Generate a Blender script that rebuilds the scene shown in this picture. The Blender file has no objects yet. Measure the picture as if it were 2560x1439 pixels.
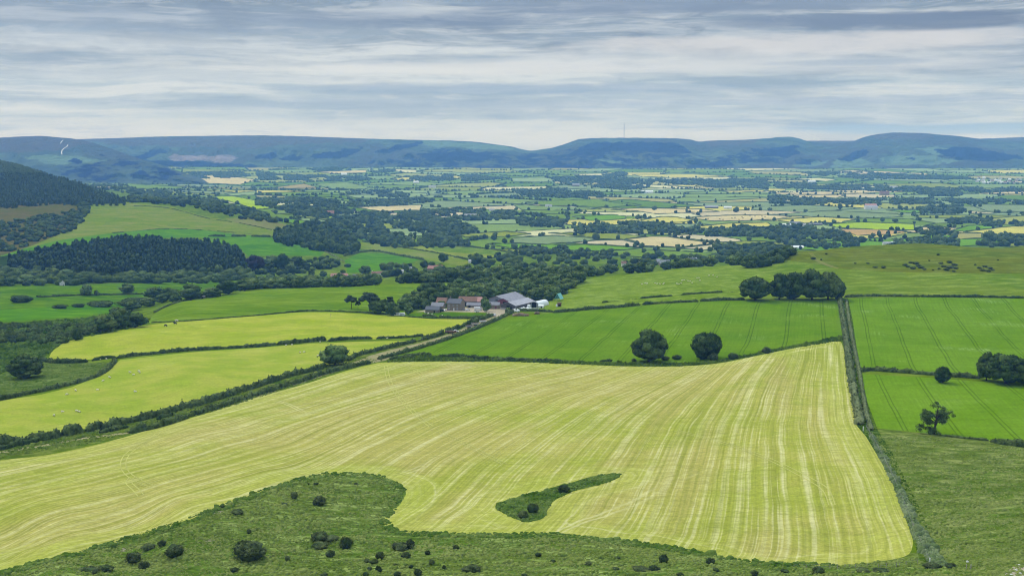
import bpy, bmesh, math, random
import numpy as np
from mathutils import geometry, Vector, Matrix
random.seed(7); RNG = np.random.default_rng(11)
SC = bpy.context.scene
COL = SC.collection
W, H, F = 2560.0, 1439.0, 2790.0
PITCH = math.atan(351.5 / F); cp, sp = math.cos(PITCH), math.sin(PITCH)
CZ = 230.0
# ------------------------------------------------------------------ numpy noise
def _hash(ix, iy, iz):
    n = (ix * 374761393 + iy * 668265263 + iz * 2147483647) & 0xffffffff
    n = ((n ^ (n >> 13)) * 1274126177) & 0xffffffff
    n = n ^ (n >> 16)
    return (n & 0xffff) / 65535.0
def vnoise(x, y, z=0.0):
    x, y, z = np.broadcast_arrays(np.asarray(x, float), np.asarray(y, float), np.asarray(z, float))
    ix, iy, iz = np.floor(x).astype(np.int64), np.floor(y).astype(np.int64), np.floor(z).astype(np.int64)
    fx, fy, fz = x - ix, y - iy, z - iz
    fx, fy, fz = [t * t * (3 - 2 * t) for t in (fx, fy, fz)]
    r = 0
    for a in (0, 1):
        for b in (0, 1):
            for c in (0, 1):
                w = (fx if a else 1 - fx) * (fy if b else 1 - fy) * (fz if c else 1 - fz)
                r = r + w * _hash(ix + a, iy + b, iz + c)
    return r * 2 - 1
def fbm(x, y, z=0.0, o=3):
    r, a = 0, 1.0
    for i in range(o):
        r = r + a * vnoise(np.asarray(x) * 2 ** i + 17.3 * i, np.asarray(y) * 2 ** i - 9.1 * i, np.asarray(z) * 2 ** i)
        a *= .5
    return r
def pchip(xk, yk, x):
    xk, yk = np.asarray(xk, float), np.asarray(yk, float)
    h = np.diff(xk); d = np.diff(yk, axis=0) / (h if yk.ndim == 1 else h[:, None])
    m = np.zeros_like(yk)
    hh = h if yk.ndim == 1 else h[:, None]
    w1, w2 = 2 * hh[1:] + hh[:-1], hh[1:] + 2 * hh[:-1]
    ok = d[:-1] * d[1:] > 0
    with np.errstate(divide='ignore', invalid='ignore'):
        mm = (w1 + w2) / (w1 / d[:-1] + w2 / d[1:])
    m[1:-1] = np.where(ok, mm, 0); m[0] = d[0]; m[-1] = d[-1]
    x = np.clip(x, xk[0], xk[-1]); i = np.clip(np.searchsorted(xk, x) - 1, 0, len(h) - 1)
    t = (x - xk[i]) / h[i]; hi = h[i]
    if yk.ndim > 1: t = t[:, None]; hi = hi[:, None]
    return ((2*t**3 - 3*t**2 + 1) * yk[i] + (t**3 - 2*t**2 + t) * hi * m[i] + (-2*t**3 + 3*t**2) * yk[i+1] + (t**3 - t**2) * hi * m[i+1])
# ------------------------------------------------------------------ terrain: for columns of the view, (distance, image row) of the ground
FAR = [(2788, 600), (3555, 550), (4904, 500), (6200, 470), (7000, 452), (8000, 433), (9000, 417), (13000, 404)]
LFAR = [(4300, 500), (5200, 482), (6200, 470), (7000, 452), (8000, 433), (9000, 417), (13000, 404)]
COLS = {
 -700: [(120, 1950), (292, 1430), (560, 1020), (740, 905), (1000, 800), (1370, 720), (1600, 690), (1850, 640), (2300, 560), (2700, 495), (3300, 380), (4200, 430), (6000, 455), (8000, 433), (9000, 417), (13000, 404)],
 -250: [(120, 1950), (292, 1430), (425, 1175), (560, 1005), (740, 900), (1000, 800), (1370, 720), (1600, 690), (1850, 640), (2300, 560), (2700, 498), (3300, 385), (4200, 440), (6000, 458), (8000, 433), (9000, 417), (13000, 404)],
 0: [(120, 1950), (290, 1432), (425, 1150), (455, 1110), (560, 1000), (640, 950), (740, 900), (830, 860), (1000, 800), (1200, 750), (1370, 720), (1500, 700), (1600, 690), (1850, 640), (1950, 620), (2050, 605), (2300, 560), (2550, 520), (2700, 505), (3000, 455), (3300, 408), (4200, 450), (6000, 460), (7000, 452), (8000, 433), (9000, 417), (13000, 404)],
 160: [(120, 1950), (290, 1400), (400, 1190), (465, 1100), (560, 1000), (660, 930), (740, 880), (800, 845), (1000, 797), (1220, 750), (1400, 720), (1500, 703), (1600, 690), (1850, 640), (2050, 602), (2300, 562), (2550, 522), (2700, 505), (2900, 478), (3100, 452), (4000, 470), (5500, 462), (7000, 452), (8000, 433), (9000, 417), (13000, 404)],
 320: [(120, 1950), (285, 1440), (305, 1390), (390, 1200), (475, 1090), (505, 1060), (560, 1000), (690, 900), (730, 880), (800, 832), (950, 812), (1080, 780), (1250, 750), (1400, 720), (1500, 705), (1600, 690), (1850, 640), (2050, 600), (2200, 580), (2400, 550), (2600, 520), (2700, 506), (3000, 498), (3500, 492), (4600, 474), (6000, 462), (7000, 452), (8000, 433), (9000, 417), (13000, 404)],
 480: [(120, 1950), (283, 1439), (325, 1300), (385, 1200), (460, 1095), (520, 1030), (650, 910), (740, 873), (850, 812), (940, 785), (1060, 752), (1130, 743), (1300, 735), (1500, 708), (1650, 690), (1900, 640), (2100, 600), (2300, 570), (2500, 540), (2620, 522), (2900, 512), (3500, 500), (4600, 486), (6200, 465), (7000, 452), (8000, 433), (9000, 417), (13000, 404)],
 640: [(120, 1950), (280, 1439), (365, 1225), (460, 1100), (580, 975), (620, 940), (760, 860), (880, 800), (930, 785), (1010, 760), (1100, 738), (1180, 722), (1500, 713), (1700, 692), (1900, 650), (2050, 620), (2200, 600), (2350, 570), (2500, 546), (2850, 540), (3300, 520)] + LFAR,
 800: [(120, 1950), (278, 1439), (400, 1183), (465, 1100), (560, 995), (640, 925), (750, 855), (860, 805), (935, 782), (1015, 760), (1120, 732), (1210, 716), (1500, 708), (1640, 695), (1720, 690), (1900, 655), (2150, 625), (2350, 600), (2700, 572), (3200, 545)] + LFAR,
 960: [(120, 1950), (275, 1439), (335, 1310), (395, 1190), (465, 1100), (555, 1000), (665, 905), (740, 860), (880, 802), (940, 785), (1020, 760), (1130, 730), (1230, 712), (1500, 704), (1640, 692), (1800, 672), (2150, 640), (2450, 620), (2788, 600)] + FAR[1:],
 1280: [(120, 1950), (270, 1439), (318, 1332), (390, 1200), (460, 1100), (550, 1000), (660, 905), (760, 850), (905, 792), (980, 770), (1060, 746), (1300, 702), (1480, 682), (1800, 662), (2200, 645), (2330, 637)] + FAR,
 1450: [(120, 1950), (270, 1439), (315, 1336), (390, 1200), (460, 1100), (550, 1000), (660, 910), (755, 850), (930, 777), (1000, 752), (1080, 728), (1200, 698), (1450, 690), (1800, 668), (2150, 650), (2300, 642)] + FAR,
 1600: [(120, 1950), (270, 1439), (310, 1355), (390, 1200), (460, 1100), (550, 1000), (655, 913), (750, 850), (960, 764), (1040, 735), (1170, 700), (1240, 684), (1450, 682), (1800, 668), (2150, 652), (2300, 643)] + FAR,
 1750: [(120, 1950), (268, 1439), (300, 1382), (388, 1200), (470, 1085), (550, 995), (655, 912), (745, 850), (960, 754), (1080, 712), (1200, 683), (1270, 668), (1500, 672), (1800, 662), (2150, 650), (2350, 640)] + FAR,
 1900: [(120, 1950), (267, 1439), (290, 1407), (385, 1200), (485, 1060), (655, 890), (690, 875), (960, 750), (1120, 702), (1280, 664), (1600, 658), (2000, 648), (2380, 637)] + FAR,
 2010: [(120, 1950), (266, 1439), (290, 1410), (380, 1200), (482, 1060), (700, 866), (970, 748), (1100, 705), (1250, 655), (1340, 628), (1600, 650), (2100, 650), (2450, 628)] + FAR,
 2110: [(120, 1950), (265, 1439), (290, 1412), (375, 1200), (480, 1060), (720, 856), (980, 744), (1090, 702), (1270, 650), (1400, 619), (1650, 660), (2300, 650), (2550, 622)] + FAR,
 2330: [(120, 1950), (262, 1439), (285, 1390), (370, 1210), (455, 1088), (530, 1005), (600, 932), (800, 828), (980, 743), (1100, 700), (1150, 682), (1300, 640), (1440, 613), (1650, 655), (2300, 650), (2550, 620)] + FAR,
 2560: [(120, 1950), (255, 1439), (350, 1240), (440, 1112), (570, 957), (780, 845), (980, 744), (1100, 695), (1250, 652), (1350, 632), (1450, 628), (1550, 616), (1800, 650), (2400, 640), (2580, 618)] + FAR,
 3300: [(120, 1950), (255, 1439), (350, 1240), (440, 1120), (570, 960), (780, 848), (980, 748), (1100, 700), (1250, 655), (1400, 628), (1550, 610), (1800, 650), (2400, 640), (2580, 618)] + FAR,
}
S0, S1, NS = math.log(125), math.log(12900), 760
SG = np.linspace(S0, S1, NS); DG = np.exp(SG)
PXG = np.arange(-700, 3301, 20.0)
_ck = sorted(COLS)
_tab = np.array([pchip([math.log(d) for d, r in COLS[k]], [r for d, r in COLS[k]], SG) for k in _ck])
ROWT = pchip(np.array(_ck, float), _tab, PXG)            # (npx, NS)
_v = (719.5 - ROWT) / F
_wx = DG[None, :] * (PXG[:, None] - 1280) / F
_wy = DG[None, :] * (cp + _v * sp)
_amp = np.interp(DG, [150, 400, 1000, 1800, 3000, 6000, 13000], [.7, .8, .9, 1.6, 3.0, 4.5, 4.0])
_wl = np.interp(DG, [150, 400, 1000, 1800, 3000, 6000, 13000], [38, 45, 70, 130, 330, 600, 800])
_n1 = fbm(_wx / 45, _wy / 45, o=2) * np.interp(DG, [150, 1000, 2000], [.75, .8, 0])[None, :]
_n2 = fbm(_wx / 160 + 7, _wy / 160, o=2) * np.interp(DG, [150, 500, 950, 1300, 1500, 2200, 3000], [.5, 1.0, 2.0, 3.2, 3.5, 5.5, 0])[None, :]
_n3 = fbm(_wx / 620 + 3, _wy / 900, o=2) * np.interp(DG, [1400, 2600, 5000, 9000], [0, 4.0, 7.0, 4.0])[None, :]
_n0 = (fbm(_wx / 13 + 2, _wy / 8, o=2) * .55 + fbm(_wx / 30 + 9, _wy / 17, o=1) * .6) * np.interp(DG, [150, 310, 420], [1.0, 1.0, .12])[None, :] * np.interp(DG, [900, 1000], [1, 0])[None, :]
_n4 = fbm(_wx / 70 + 5, _wy / 60, o=2) * np.interp(DG, [1000, 1200, 1450, 2000, 2700, 3000], [0, 1.0, 1.2, 2.2, 2.2, 0])[None, :]
ROWT = ROWT - (_n0 + _n1 + _n2 + _n3 + _n4) * F / DG[None, :]
def rowat(px, s):
    a = np.clip((np.asarray(px, float) + 700) / 20, 0, len(PXG) - 1.001); i = a.astype(int); fa = a - i
    b = np.clip((np.asarray(s, float) - S0) / (S1 - S0) * (NS - 1), 0, NS - 1.001); j = b.astype(int); fb = b - j
    return ((ROWT[i, j] * (1 - fa) + ROWT[i + 1, j] * fa) * (1 - fb) + (ROWT[i, j + 1] * (1 - fa) + ROWT[i + 1, j + 1] * fa) * fb)
def unproj(px, row, d):
    v = (719.5 - np.asarray(row, float)) / F; u = (np.asarray(px, float) - 1280) / F
    return np.stack([d * u, d * (cp + v * sp), CZ + d * (v * cp - sp)], -1)
def P(px, s):
    return unproj(px, rowat(px, s), np.exp(np.asarray(s, float)))
def hit(px, row, dmin=0.0):
    a = min(max((px + 700) / 20, 0), len(PXG) - 1.001); i = int(a); f = a - i
    c = ROWT[i] * (1 - f) + ROWT[i + 1] * f
    below = c <= row
    if dmin: below &= DG >= dmin
    k = int(np.argmax(below))
    if not below[k]: return S1 - .01
    if k == 0: return S0
    t = (c[k - 1] - row) / max(1e-6, c[k - 1] - c[k]); t = min(max(t, 0), 1)
    return SG[k - 1] + t * (SG[k] - SG[k - 1])
def at(px, row, dmin=0.0):
    s = hit(px, row, dmin); return P(px, s), math.exp(s)
def xy2ps(x, y):
    x, y = np.asarray(x, float), np.asarray(y, float)
    d = y / cp
    for _ in range(6):
        px = 1280 + F * x / d; v = (719.5 - rowat(px, np.log(np.maximum(d, 126)))) / F
        d = y / (cp + v * sp)
    return 1280 + F * x / d, np.log(d)
def ground_z(x, y):
    px, s = xy2ps(x, y); return P(px, s)[..., 2]
# ------------------------------------------------------------------ object helpers
def mesh(name, V, Fc, mats=(), mi=None, smooth=True):
    me = bpy.data.meshes.new(name)
    V = np.asarray(V, float)
    if isinstance(Fc, np.ndarray) and len(Fc):
        n, k = Fc.shape
        me.vertices.add(len(V)); me.vertices.foreach_set('co', V.ravel())
        me.loops.add(n * k); me.loops.foreach_set('vertex_index', Fc.ravel().astype(np.int32))
        me.polygons.add(n); me.polygons.foreach_set('loop_start', np.arange(0, n * k, k, dtype=np.int32))
        me.update(calc_edges=True)
    else:
        me.from_pydata([tuple(v) for v in V], [], [tuple(f) for f in Fc]); me.update()
    for m in mats: me.materials.append(m)
    if mi is not None: me.polygons.foreach_set('material_index', np.asarray(mi, np.int32))
    me.polygons.foreach_set('use_smooth', np.full(len(me.polygons), bool(smooth)))
    return me
def link(name, me, parent=None, loc=None, rz=None, scale=None):
    o = bpy.data.objects.new(name, me); COL.objects.link(o)
    if parent: o.parent = parent
    if loc is not None: o.location = [float(v) for v in loc]
    if rz is not None: o.rotation_euler = (0, 0, rz)
    if scale is not None: o.scale = scale
    return o
def tag(o, label, cat, group=None, kind=None):
    o['label'] = label
    if cat: o['category'] = cat
    if group: o['group'] = group
    if kind: o['kind'] = kind
    return o
def struct(o, label=None, kind='structure'):
    o['kind'] = kind
    if label: o['label'] = label
    return o
def attr(me, name, vals):
    a = me.attributes.new(name, 'FLOAT', 'POINT'); a.data.foreach_set('value', np.asarray(vals, np.float32))
def inpoly(px, py, poly):
    poly = np.asarray(poly, float); r = np.zeros(np.shape(px), bool)
    x0, y0 = poly[-1]
    for x1, y1 in poly:
        c = (y0 > py) != (y1 > py)
        if y1 != y0: r ^= c & (px < (x0 - x1) * (py - y1) / (y0 - y1) + x1)
        x0, y0 = x1, y1
    return r
def densify(pts, step, closed=False):
    out = []; n = len(pts)
    for i in range(n if closed else n - 1):
        a, b = np.array(pts[i], float), np.array(pts[(i + 1) % n], float)
        k = max(1, int(math.ceil(np.linalg.norm(b - a) / step)))
        out += [tuple(a + (b - a) * t / k) for t in range(k)]
    if not closed: out.append(tuple(pts[-1]))
    return out
def crom(pts, n=5, closed=False):
    p = [np.array(q, float) for q in pts]; N = len(p); out = []
    for i in range(N if closed else N - 1):
        g = (lambda j: p[j % N]) if closed else (lambda j: p[min(max(j, 0), N - 1)])
        a, b, c, d = g(i - 1), g(i), g(i + 1), g(i + 2)
        for t in np.arange(n) / n:
            out.append(tuple(.5 * ((2*b) + (c-a)*t + (2*a-5*b+4*c-d)*t*t + (3*b-a-3*c+d)*t**3)))
    if not closed: out.append(tuple(p[-1]))
    return out
# ------------------------------------------------------------------ material helpers
class NT:
    def __init__(s, name):
        s.m = bpy.data.materials.new(name); s.m.use_nodes = True; s.t = s.m.node_tree
        s.t.nodes.clear(); s.out = s.n('ShaderNodeOutputMaterial')
    def n(s, typ, **kw):
        nd = s.t.nodes.new(typ)
        for k, v in kw.items(): setattr(nd, k, v)
        return nd
    def l(s, a, b): s.t.links.new(a, b)
    def put(s, sock, v):
        if isinstance(v, bpy.types.NodeSocket): s.l(v, sock)
        else:
            if isinstance(v, tuple) and len(v) == 3 and sock.type == 'RGBA': v = (*v, 1)
            sock.default_value = v
    def math(s, op, a, b=0.0, c=None, clamp=False):
        nd = s.n('ShaderNodeMath', operation=op, use_clamp=clamp); s.put(nd.inputs[0], a); s.put(nd.inputs[1], b)
        if c is not None: s.put(nd.inputs[2], c)
        return nd.outputs[0]
    def mix(s, f, a, b, blend='MIX'):
        nd = s.n('ShaderNodeMix', data_type='RGBA', blend_type=blend); nd.clamp_factor = True
        s.put(nd.inputs[0], f); s.put(nd.inputs[6], a); s.put(nd.inputs[7], b); return nd.outputs[2]
    def mapr(s, v, a, b, c=0.0, d=1.0, smooth=True):
        nd = s.n('ShaderNodeMapRange', interpolation_type='SMOOTHSTEP' if smooth else 'LINEAR'); s.put(nd.inputs[0], v)
        for i, q in enumerate((a, b, c, d)): s.put(nd.inputs[1 + i], q)
        return nd.outputs[0]
    def pos(s, sx=1.0, sy=1.0, sz=1.0, rot=0.0):
        g = s.n('ShaderNodeTexCoord'); mp = s.n('ShaderNodeMapping')
        mp.inputs['Scale'].default_value = (sx, sy, sz); mp.inputs['Rotation'].default_value = (0, 0, rot)
        s.l(g.outputs['Object'], mp.inputs['Vector']); return mp.outputs[0]
    def noise(s, vec, scale=1.0, detail=3.0, rough=.55, dist=0.0):
        nd = s.n('ShaderNodeTexNoise'); s.put(nd.inputs['Vector'], vec)
        nd.inputs['Scale'].default_value = scale; nd.inputs['Detail'].default_value = detail
        nd.inputs['Roughness'].default_value = rough; nd.inputs['Distortion'].default_value = dist
        return nd.outputs[0]
    def var(s, n, a, lo=.34, hi=.66):
        return s.mapr(n, lo, hi, 1 - a, 1 + a, False)
    def attr(s, name):
        nd = s.n('ShaderNodeAttribute'); nd.attribute_name = name; return nd.outputs['Fac']
    def bump(s, h, strength=.5, dist=1.0):
        nd = s.n('ShaderNodeBump'); s.put(nd.inputs['Height'], h); nd.inputs['Strength'].default_value = strength
        nd.inputs['Distance'].default_value = dist; return nd.outputs[0]
    def bsdf(s, col, rough=.9, spec=.0, normal=None, metal=0.0):
        b = s.n('ShaderNodeBsdfPrincipled'); s.put(b.inputs['Base Color'], col); s.put(b.inputs['Roughness'], rough)
        b.inputs['Specular IOR Level'].default_value = spec; b.inputs['Metallic'].default_value = metal
        if normal is not None: s.l(normal, b.inputs['Normal'])
        s.l(b.outputs[0], s.out.inputs[0]); return s.m
def lin(r, g, b, k=1.0):
    f = lambda c: (c / 255 / 12.92 if c / 255 <= .04045 else ((c / 255 + .055) / 1.055) ** 2.4)
    return (f(r) * k, f(g) * k, f(b) * k)
GAIN = 0.60   # sunlit colour to albedo
AIR, SIG = (.50, .59, .62), (.20 * 7.2e-5, .46 * 7.2e-5, 7.2e-5)
def CD(r, g, b, d=700.0, k=1.0):
    """albedo of a thing that shows the colour (r, g, b) when seen through d metres of the air built below"""
    out = []
    for c, a, s in zip(lin(r, g, b), AIR, SIG):
        t = math.exp(-s * d); out.append(max(.0025, (c - a * (1 - t)) / t * GAIN * k))
    return tuple(out)
DIST = [700.0]
def C(r, g, b, k=1.0): return CD(r, g, b, DIST[0], k)
# ================================================================== ground materials
def m_grass(name, c1, c2, c3, fine=1.3, mid=9.0, big=70.0, bump=.5, sx=1.0, rot=0.0, fb=.6):
    k = NT(name); p = k.pos(sx, 1, 1, rot)
    nb = k.noise(p, 1 / big, 3); nm = k.noise(p, 1 / mid, 4, .6); nf = k.noise(p, 1 / fine, 4, .65)
    col = k.mix(k.mapr(nb, .38, .62), c1, c2)
    col = k.mix(k.mapr(nm, .45, .68), col, c3)
    v = k.var(nf, fb * .24)
    v2 = k.var(nm, .05 + fb * .12)
    g = k.n('ShaderNodeCombineColor'); vv = k.math('MULTIPLY', v, v2)
    for i in range(3): k.l(vv, g.inputs[i])
    col = k.mix(1.0, col, g.outputs[0], 'MULTIPLY')
    h = k.math('ADD', nf, k.math('MULTIPLY', nm, 2.0))
    return k.bsdf(col, .95, .0, k.bump(h, bump, .6))
def m_crop(name, c1, c2, pale, big=55.0, tram=True, pal=.35):
    k = NT(name); p = k.pos()
    uv = k.n('ShaderNodeUVMap'); uv.uv_map = 'rows'; sep = k.n('ShaderNodeSeparateXYZ'); k.l(uv.outputs[0], sep.inputs[0])
    ph = sep.outputs[0]
    nb = k.noise(p, 1 / big, 4, .55); nf = k.noise(p, .8, 3, .6)
    cv = k.n('ShaderNodeCombineXYZ'); k.l(k.math('MULTIPLY', ph, 9.0), cv.inputs[0])
    k.l(k.math('MULTIPLY', k.noise(p, .006, 1), 9.0), cv.inputs[1])
    ns = k.noise(cv.outputs[0], 1.6, 4, .65)
    col = k.mix(k.mapr(nb, .35, .65), c1, c2)
    pm = k.math('MULTIPLY', k.mapr(k.noise(p, 1 / 38, 4, .6), .56, .72), k.mapr(ns, .42, .62))
    col = k.mix(k.math('MULTIPLY', pm, pal), col, pale)
    v = k.var(ns, .07 if tram else .09)
    nq = k.noise(k.pos(.35, 1, 1), 1 / 4.5, 4, .65)
    v = k.math('MULTIPLY', v, k.math('MULTIPLY', k.var(nf, .10), k.var(nq, .07)))
    if tram:
        fr = k.math('ABSOLUTE', k.math('SUBTRACT', k.math('FRACT', k.math('ADD', ph, .5)), .5))
        d = k.math('ABSOLUTE', k.math('SUBTRACT', fr, .045))
        ln = k.mapr(d, .006, .024, 1, 0)
        ln = k.math('MULTIPLY', ln, k.mapr(k.noise(p, .02, 2), .3, .5, .45, 1.0))
        v = k.math('MULTIPLY', v, k.math('MULTIPLY_ADD', ln, -.36, 1.0))
    g = k.n('ShaderNodeCombineColor')
    for i in range(3): k.l(v, g.inputs[i])
    col = k.mix(1.0, col, g.outputs[0], 'MULTIPLY')
    return k.bsdf(col, .9, .0, k.bump(nf, .3, .3))
def m_hay(name):
    k = NT(name); p = k.pos()
    uv = k.n('ShaderNodeUVMap'); uv.uv_map = 'rows'; sep = k.n('ShaderNodeSeparateXYZ'); k.l(uv.outputs[0], sep.inputs[0])
    ph, ed = sep.outputs[0], sep.outputs[1]
    slow = k.n('ShaderNodeSeparateXYZ'); k.l(p, slow.inputs[0])
    wob = k.math('MULTIPLY', k.math('SUBTRACT', k.noise(p, .03, 2), .5), .12)
    def rows(c, fx, fy, sc, det=3.0):
        cv = k.n('ShaderNodeCombineXYZ'); k.l(k.math('MULTIPLY', k.math('ADD', c, wob), fx), cv.inputs[0])
        k.l(k.math('MULTIPLY', slow.outputs[0], fy), cv.inputs[1]); k.l(k.math('MULTIPLY', slow.outputs[1], fy), cv.inputs[2])
        return k.noise(cv.outputs[0], sc, det, .6)
    fine = rows(ph, 4.6, .0030, 1.0, 3.0); wide = rows(ph, .7, .004, 1.0, 2.0); vf = rows(ph, 12.0, .007, 1.0, 2.5)
    edg = rows(k.math('MULTIPLY', ed, .14), 3.0, .006, 1.0, 3.0)
    isedge = k.mapr(ed, 9.0, 15.0, 1, 0)
    st = k.mix(isedge, fine, edg)
    blot = k.noise(p, 1 / 22, 5, .65); big = k.noise(p, 1 / 120, 2, .5); nf = k.noise(p, .8, 4, .7); chop = k.noise(k.pos(.4, 1, 1), .33, 4, .65)
    green, mid, straw, pale = C(180, 188, 84), C(197, 194, 100), C(201, 190, 112), C(240, 234, 170)
    gm = k.mapr(k.math('ADD', k.math('MULTIPLY', big, .55), k.math('MULTIPLY', blot, .45)), .40, .58)
    base = k.mix(gm, green, mid)
    base = k.mix(k.math('MULTIPLY', k.mapr(k.math('ADD', k.math('MULTIPLY', wide, .5), k.math('MULTIPLY', big, .5)), .45, .58), .65), base, straw)
    base = k.mix(k.math('MULTIPLY', isedge, .5), base, C(196, 204, 96))
    patch = k.mapr(k.math('ADD', k.math('MULTIPLY', blot, .6), k.math('MULTIPLY', chop, .4)), .34, .62, .25, 1.0)
    col = k.mix(k.math('MULTIPLY', k.math('MULTIPLY', k.mapr(st, .50, .70), .68), patch), base, pale)
    col = k.mix(k.math('MULTIPLY', k.mapr(st, .48, .32), .42), col, C(150, 160, 70))
    col = k.mix(k.math('MULTIPLY', k.mapr(vf, .52, .66), k.math('MULTIPLY', patch, .6)), col, pale)
    col = k.mix(k.math('MULTIPLY', k.mapr(vf, .47, .35), .4), col, C(150, 158, 72))
    # crossing wheel tracks left by the tractor
    for rot, sc in ((.62, 1 / 95.0), (-.9, 1 / 150.0)):
        q = k.pos(1, 1, 1, rot); s3 = k.n('ShaderNodeSeparateXYZ'); k.l(q, s3.inputs[0])
        bend = k.math('MULTIPLY', k.noise(p, .008, 1), 55.0)
        t = k.math('FRACT', k.math('MULTIPLY', k.math('ADD', s3.outputs[0], bend), sc))
        dd = k.math('ABSOLUTE', k.math('SUBTRACT', k.math('ABSOLUTE', k.math('SUBTRACT', t, .5)), 1.1 * sc))
        ln = k.math('MULTIPLY', k.mapr(dd, .25 * sc, .8 * sc, 1, 0), k.mapr(k.noise(p, .012, 2), .52, .64))
        col = k.mix(k.math('MULTIPLY', ln, .55), col, pale)
    v = k.math('MULTIPLY', k.var(nf, .16), k.math('MULTIPLY', k.var(chop, .10), .985))
    g = k.n('ShaderNodeCombineColor')
    for i in range(3): k.l(v, g.inputs[i])
    col = k.mix(1.0, col, g.outputs[0], 'MULTIPLY')
    return k.bsdf(col, .9, .0, k.bump(k.math('ADD', nf, k.math('MULTIPLY', st, 2.0)), .4, .4))
def m_field(name, c, dc=.18, lines=0.0):
    k = NT(name); p = k.pos(); r = random.Random(name); a = r.uniform(0, 3.1)
    q = k.pos(1, .12, 1, a)
    n1 = k.noise(p, 1 / 120, 3); n2 = k.noise(q, 1 / 14, 3, .6); n3 = k.noise(p, 1 / 25, 3, .6)
    v = k.math('MULTIPLY', k.var(n1, .10), k.math('MULTIPLY', k.var(n2, .06), k.var(n3, .05)))
    g = k.n('ShaderNodeCombineColor')
    for i in range(3): k.l(v, g.inputs[i])
    return k.bsdf(k.mix(1.0, c, g.outputs[0], 'MULTIPLY'), .95, .0)
M = {}
DIST[0] = 330; M['scrub'] = m_grass('rough_scrub_grass', C(100, 130, 54), C(118, 138, 64), C(142, 158, 90), 1.5, 6.0, 45, 1.0, .45, 0.1, 1.5)
DIST[0] = 400; M['mound'] = m_grass('long_dark_grass', C(72, 104, 44), C(88, 114, 52), C(112, 130, 72), 1.2, 5.0, 40, 1.0, .5, 0.3, 1.3)
DIST[0] = 450; M['brown'] = m_grass('brown_rough_pasture', C(100, 130, 54), C(116, 134, 64), C(146, 156, 92), 1.6, 6.0, 60, 1.0, .5, -.2, 1.4)
DIST[0] = 550; M['verge'] = m_grass('verge_grass', C(92, 122, 52), C(112, 132, 58), C(134, 146, 80), 1.0, 5.0, 30, .6, 1, 0, .8)
DIST[0] = 700; M['bank'] = m_grass('dark_bank_grass', C(66, 98, 42), C(82, 110, 50), C(112, 134, 72), 1.0, 4.0, 22, .7, 1, 0, .8)  # bank grass in a darker green than the verge
DIST[0] = 1100; M['hillpast'] = m_grass('hill_pasture', C(108, 142, 60), C(124, 148, 68), C(140, 160, 84), 1.6, 12, 80, .5, .5, .1, .6)
DIST[0] = 600; M['corner'] = m_grass('corner_rough_pasture', C(86, 116, 54), C(104, 126, 64), C(122, 140, 82), 1.2, 6, 40, .8, .6, 0, 1.0)
DIST[0] = 1300; M['hillolive'] = m_grass('olive_hill_pasture', C(104, 128, 62), C(118, 130, 68), C(128, 144, 82), 1.6, 12, 80, .6, .5, .1, .6)
DIST[0] = 1100; M['sheep'] = m_grass('sheep_pasture', C(120, 150, 66), C(134, 160, 76), C(146, 168, 90), 1.6, 10, 70, .4, 1, 0, .5)
DIST[0] = 1080; M['convex'] = m_grass('convex_pasture', C(108, 146, 54), C(122, 152, 64), C(134, 160, 76), 1.6, 14, 90, .4, .4, -.1, .5)
DIST[0] = 1900; M['vivid'] = m_grass('vivid_pasture', C(86, 142, 48), C(98, 152, 54), C(112, 158, 68), 1.8, 16, 110, .3, .4, .1, .4)
DIST[0] = 1250; M['green'] = m_grass('valley_pasture', C(84, 128, 48), C(98, 140, 52), C(116, 150, 66), 1.8, 14, 90, .4, .5, .1, .4)
DIST[0] = 2300; M['knoll'] = m_grass('knoll_pasture', C(124, 154, 84), C(134, 156, 94), C(146, 152, 108), 2.5, 18, 110, .5, .4, .1, .5)
DIST[0] = 2300; M['tan'] = m_grass('dry_slope_grass', C(138, 148, 104), C(146, 150, 112), C(128, 144, 98), 2.5, 18, 110, .4, .5, 0, .4)
DIST[0] = 2300; M['cleared'] = m_grass('cleared_slope', C(112, 116, 92), C(124, 118, 102), C(88, 108, 78), 2.2, 11, 60, .8, .5, 0, .8)
DIST[0] = 850; M['darkscrub'] = m_grass('dark_undergrowth', C(66, 98, 50), C(76, 108, 56), C(98, 126, 70), 1.8, 7, 50, .8, 1, 0, .8)
DIST[0] = 2200; M['wood'] = m_grass('woodland_floor', C(50, 78, 44), C(60, 90, 50), C(74, 100, 56), 2, 10, 60, .5)
DIST[0] = 1700; M['base'] = m_grass('valley_grass', C(98, 132, 66), C(112, 140, 74), C(126, 148, 86), 2.2, 16, 140, .4)
DIST[0] = 650; M['track'] = m_grass('dirt_track', C(186, 178, 138), C(172, 166, 124), C(150, 152, 100), .9, 4, 25, .4)
DIST[0] = 980; M['yard'] = m_grass('farmyard_gravel', C(206, 192, 168), C(196, 182, 158), C(178, 172, 148), .8, 4, 22, .3)
DIST[0] = 300; M['chalk'] = m_grass('bare_stones', C(186, 180, 150), C(160, 160, 120), C(116, 128, 74), .6, 2.4, 6, .9)
DIST[0] = 620; M['lowbright'] = m_crop('bright_grass_low', C(164, 184, 74), C(185, 192, 88), C(204, 206, 112), 26, False, .9)
DIST[0] = 830; M['topbright'] = m_crop('bright_grass_top', C(168, 186, 74), C(187, 194, 86), C(208, 208, 118), 30, False, .8)
DIST[0] = 820; M['crop'] = m_crop('green_barley', C(108, 148, 54), C(120, 156, 60), C(142, 172, 100), 45, True, .8)
DIST[0] = 780; M['crop2'] = m_crop('green_barley_right', C(112, 152, 54), C(124, 162, 62), C(150, 180, 108), 45, True, .9)
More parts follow.
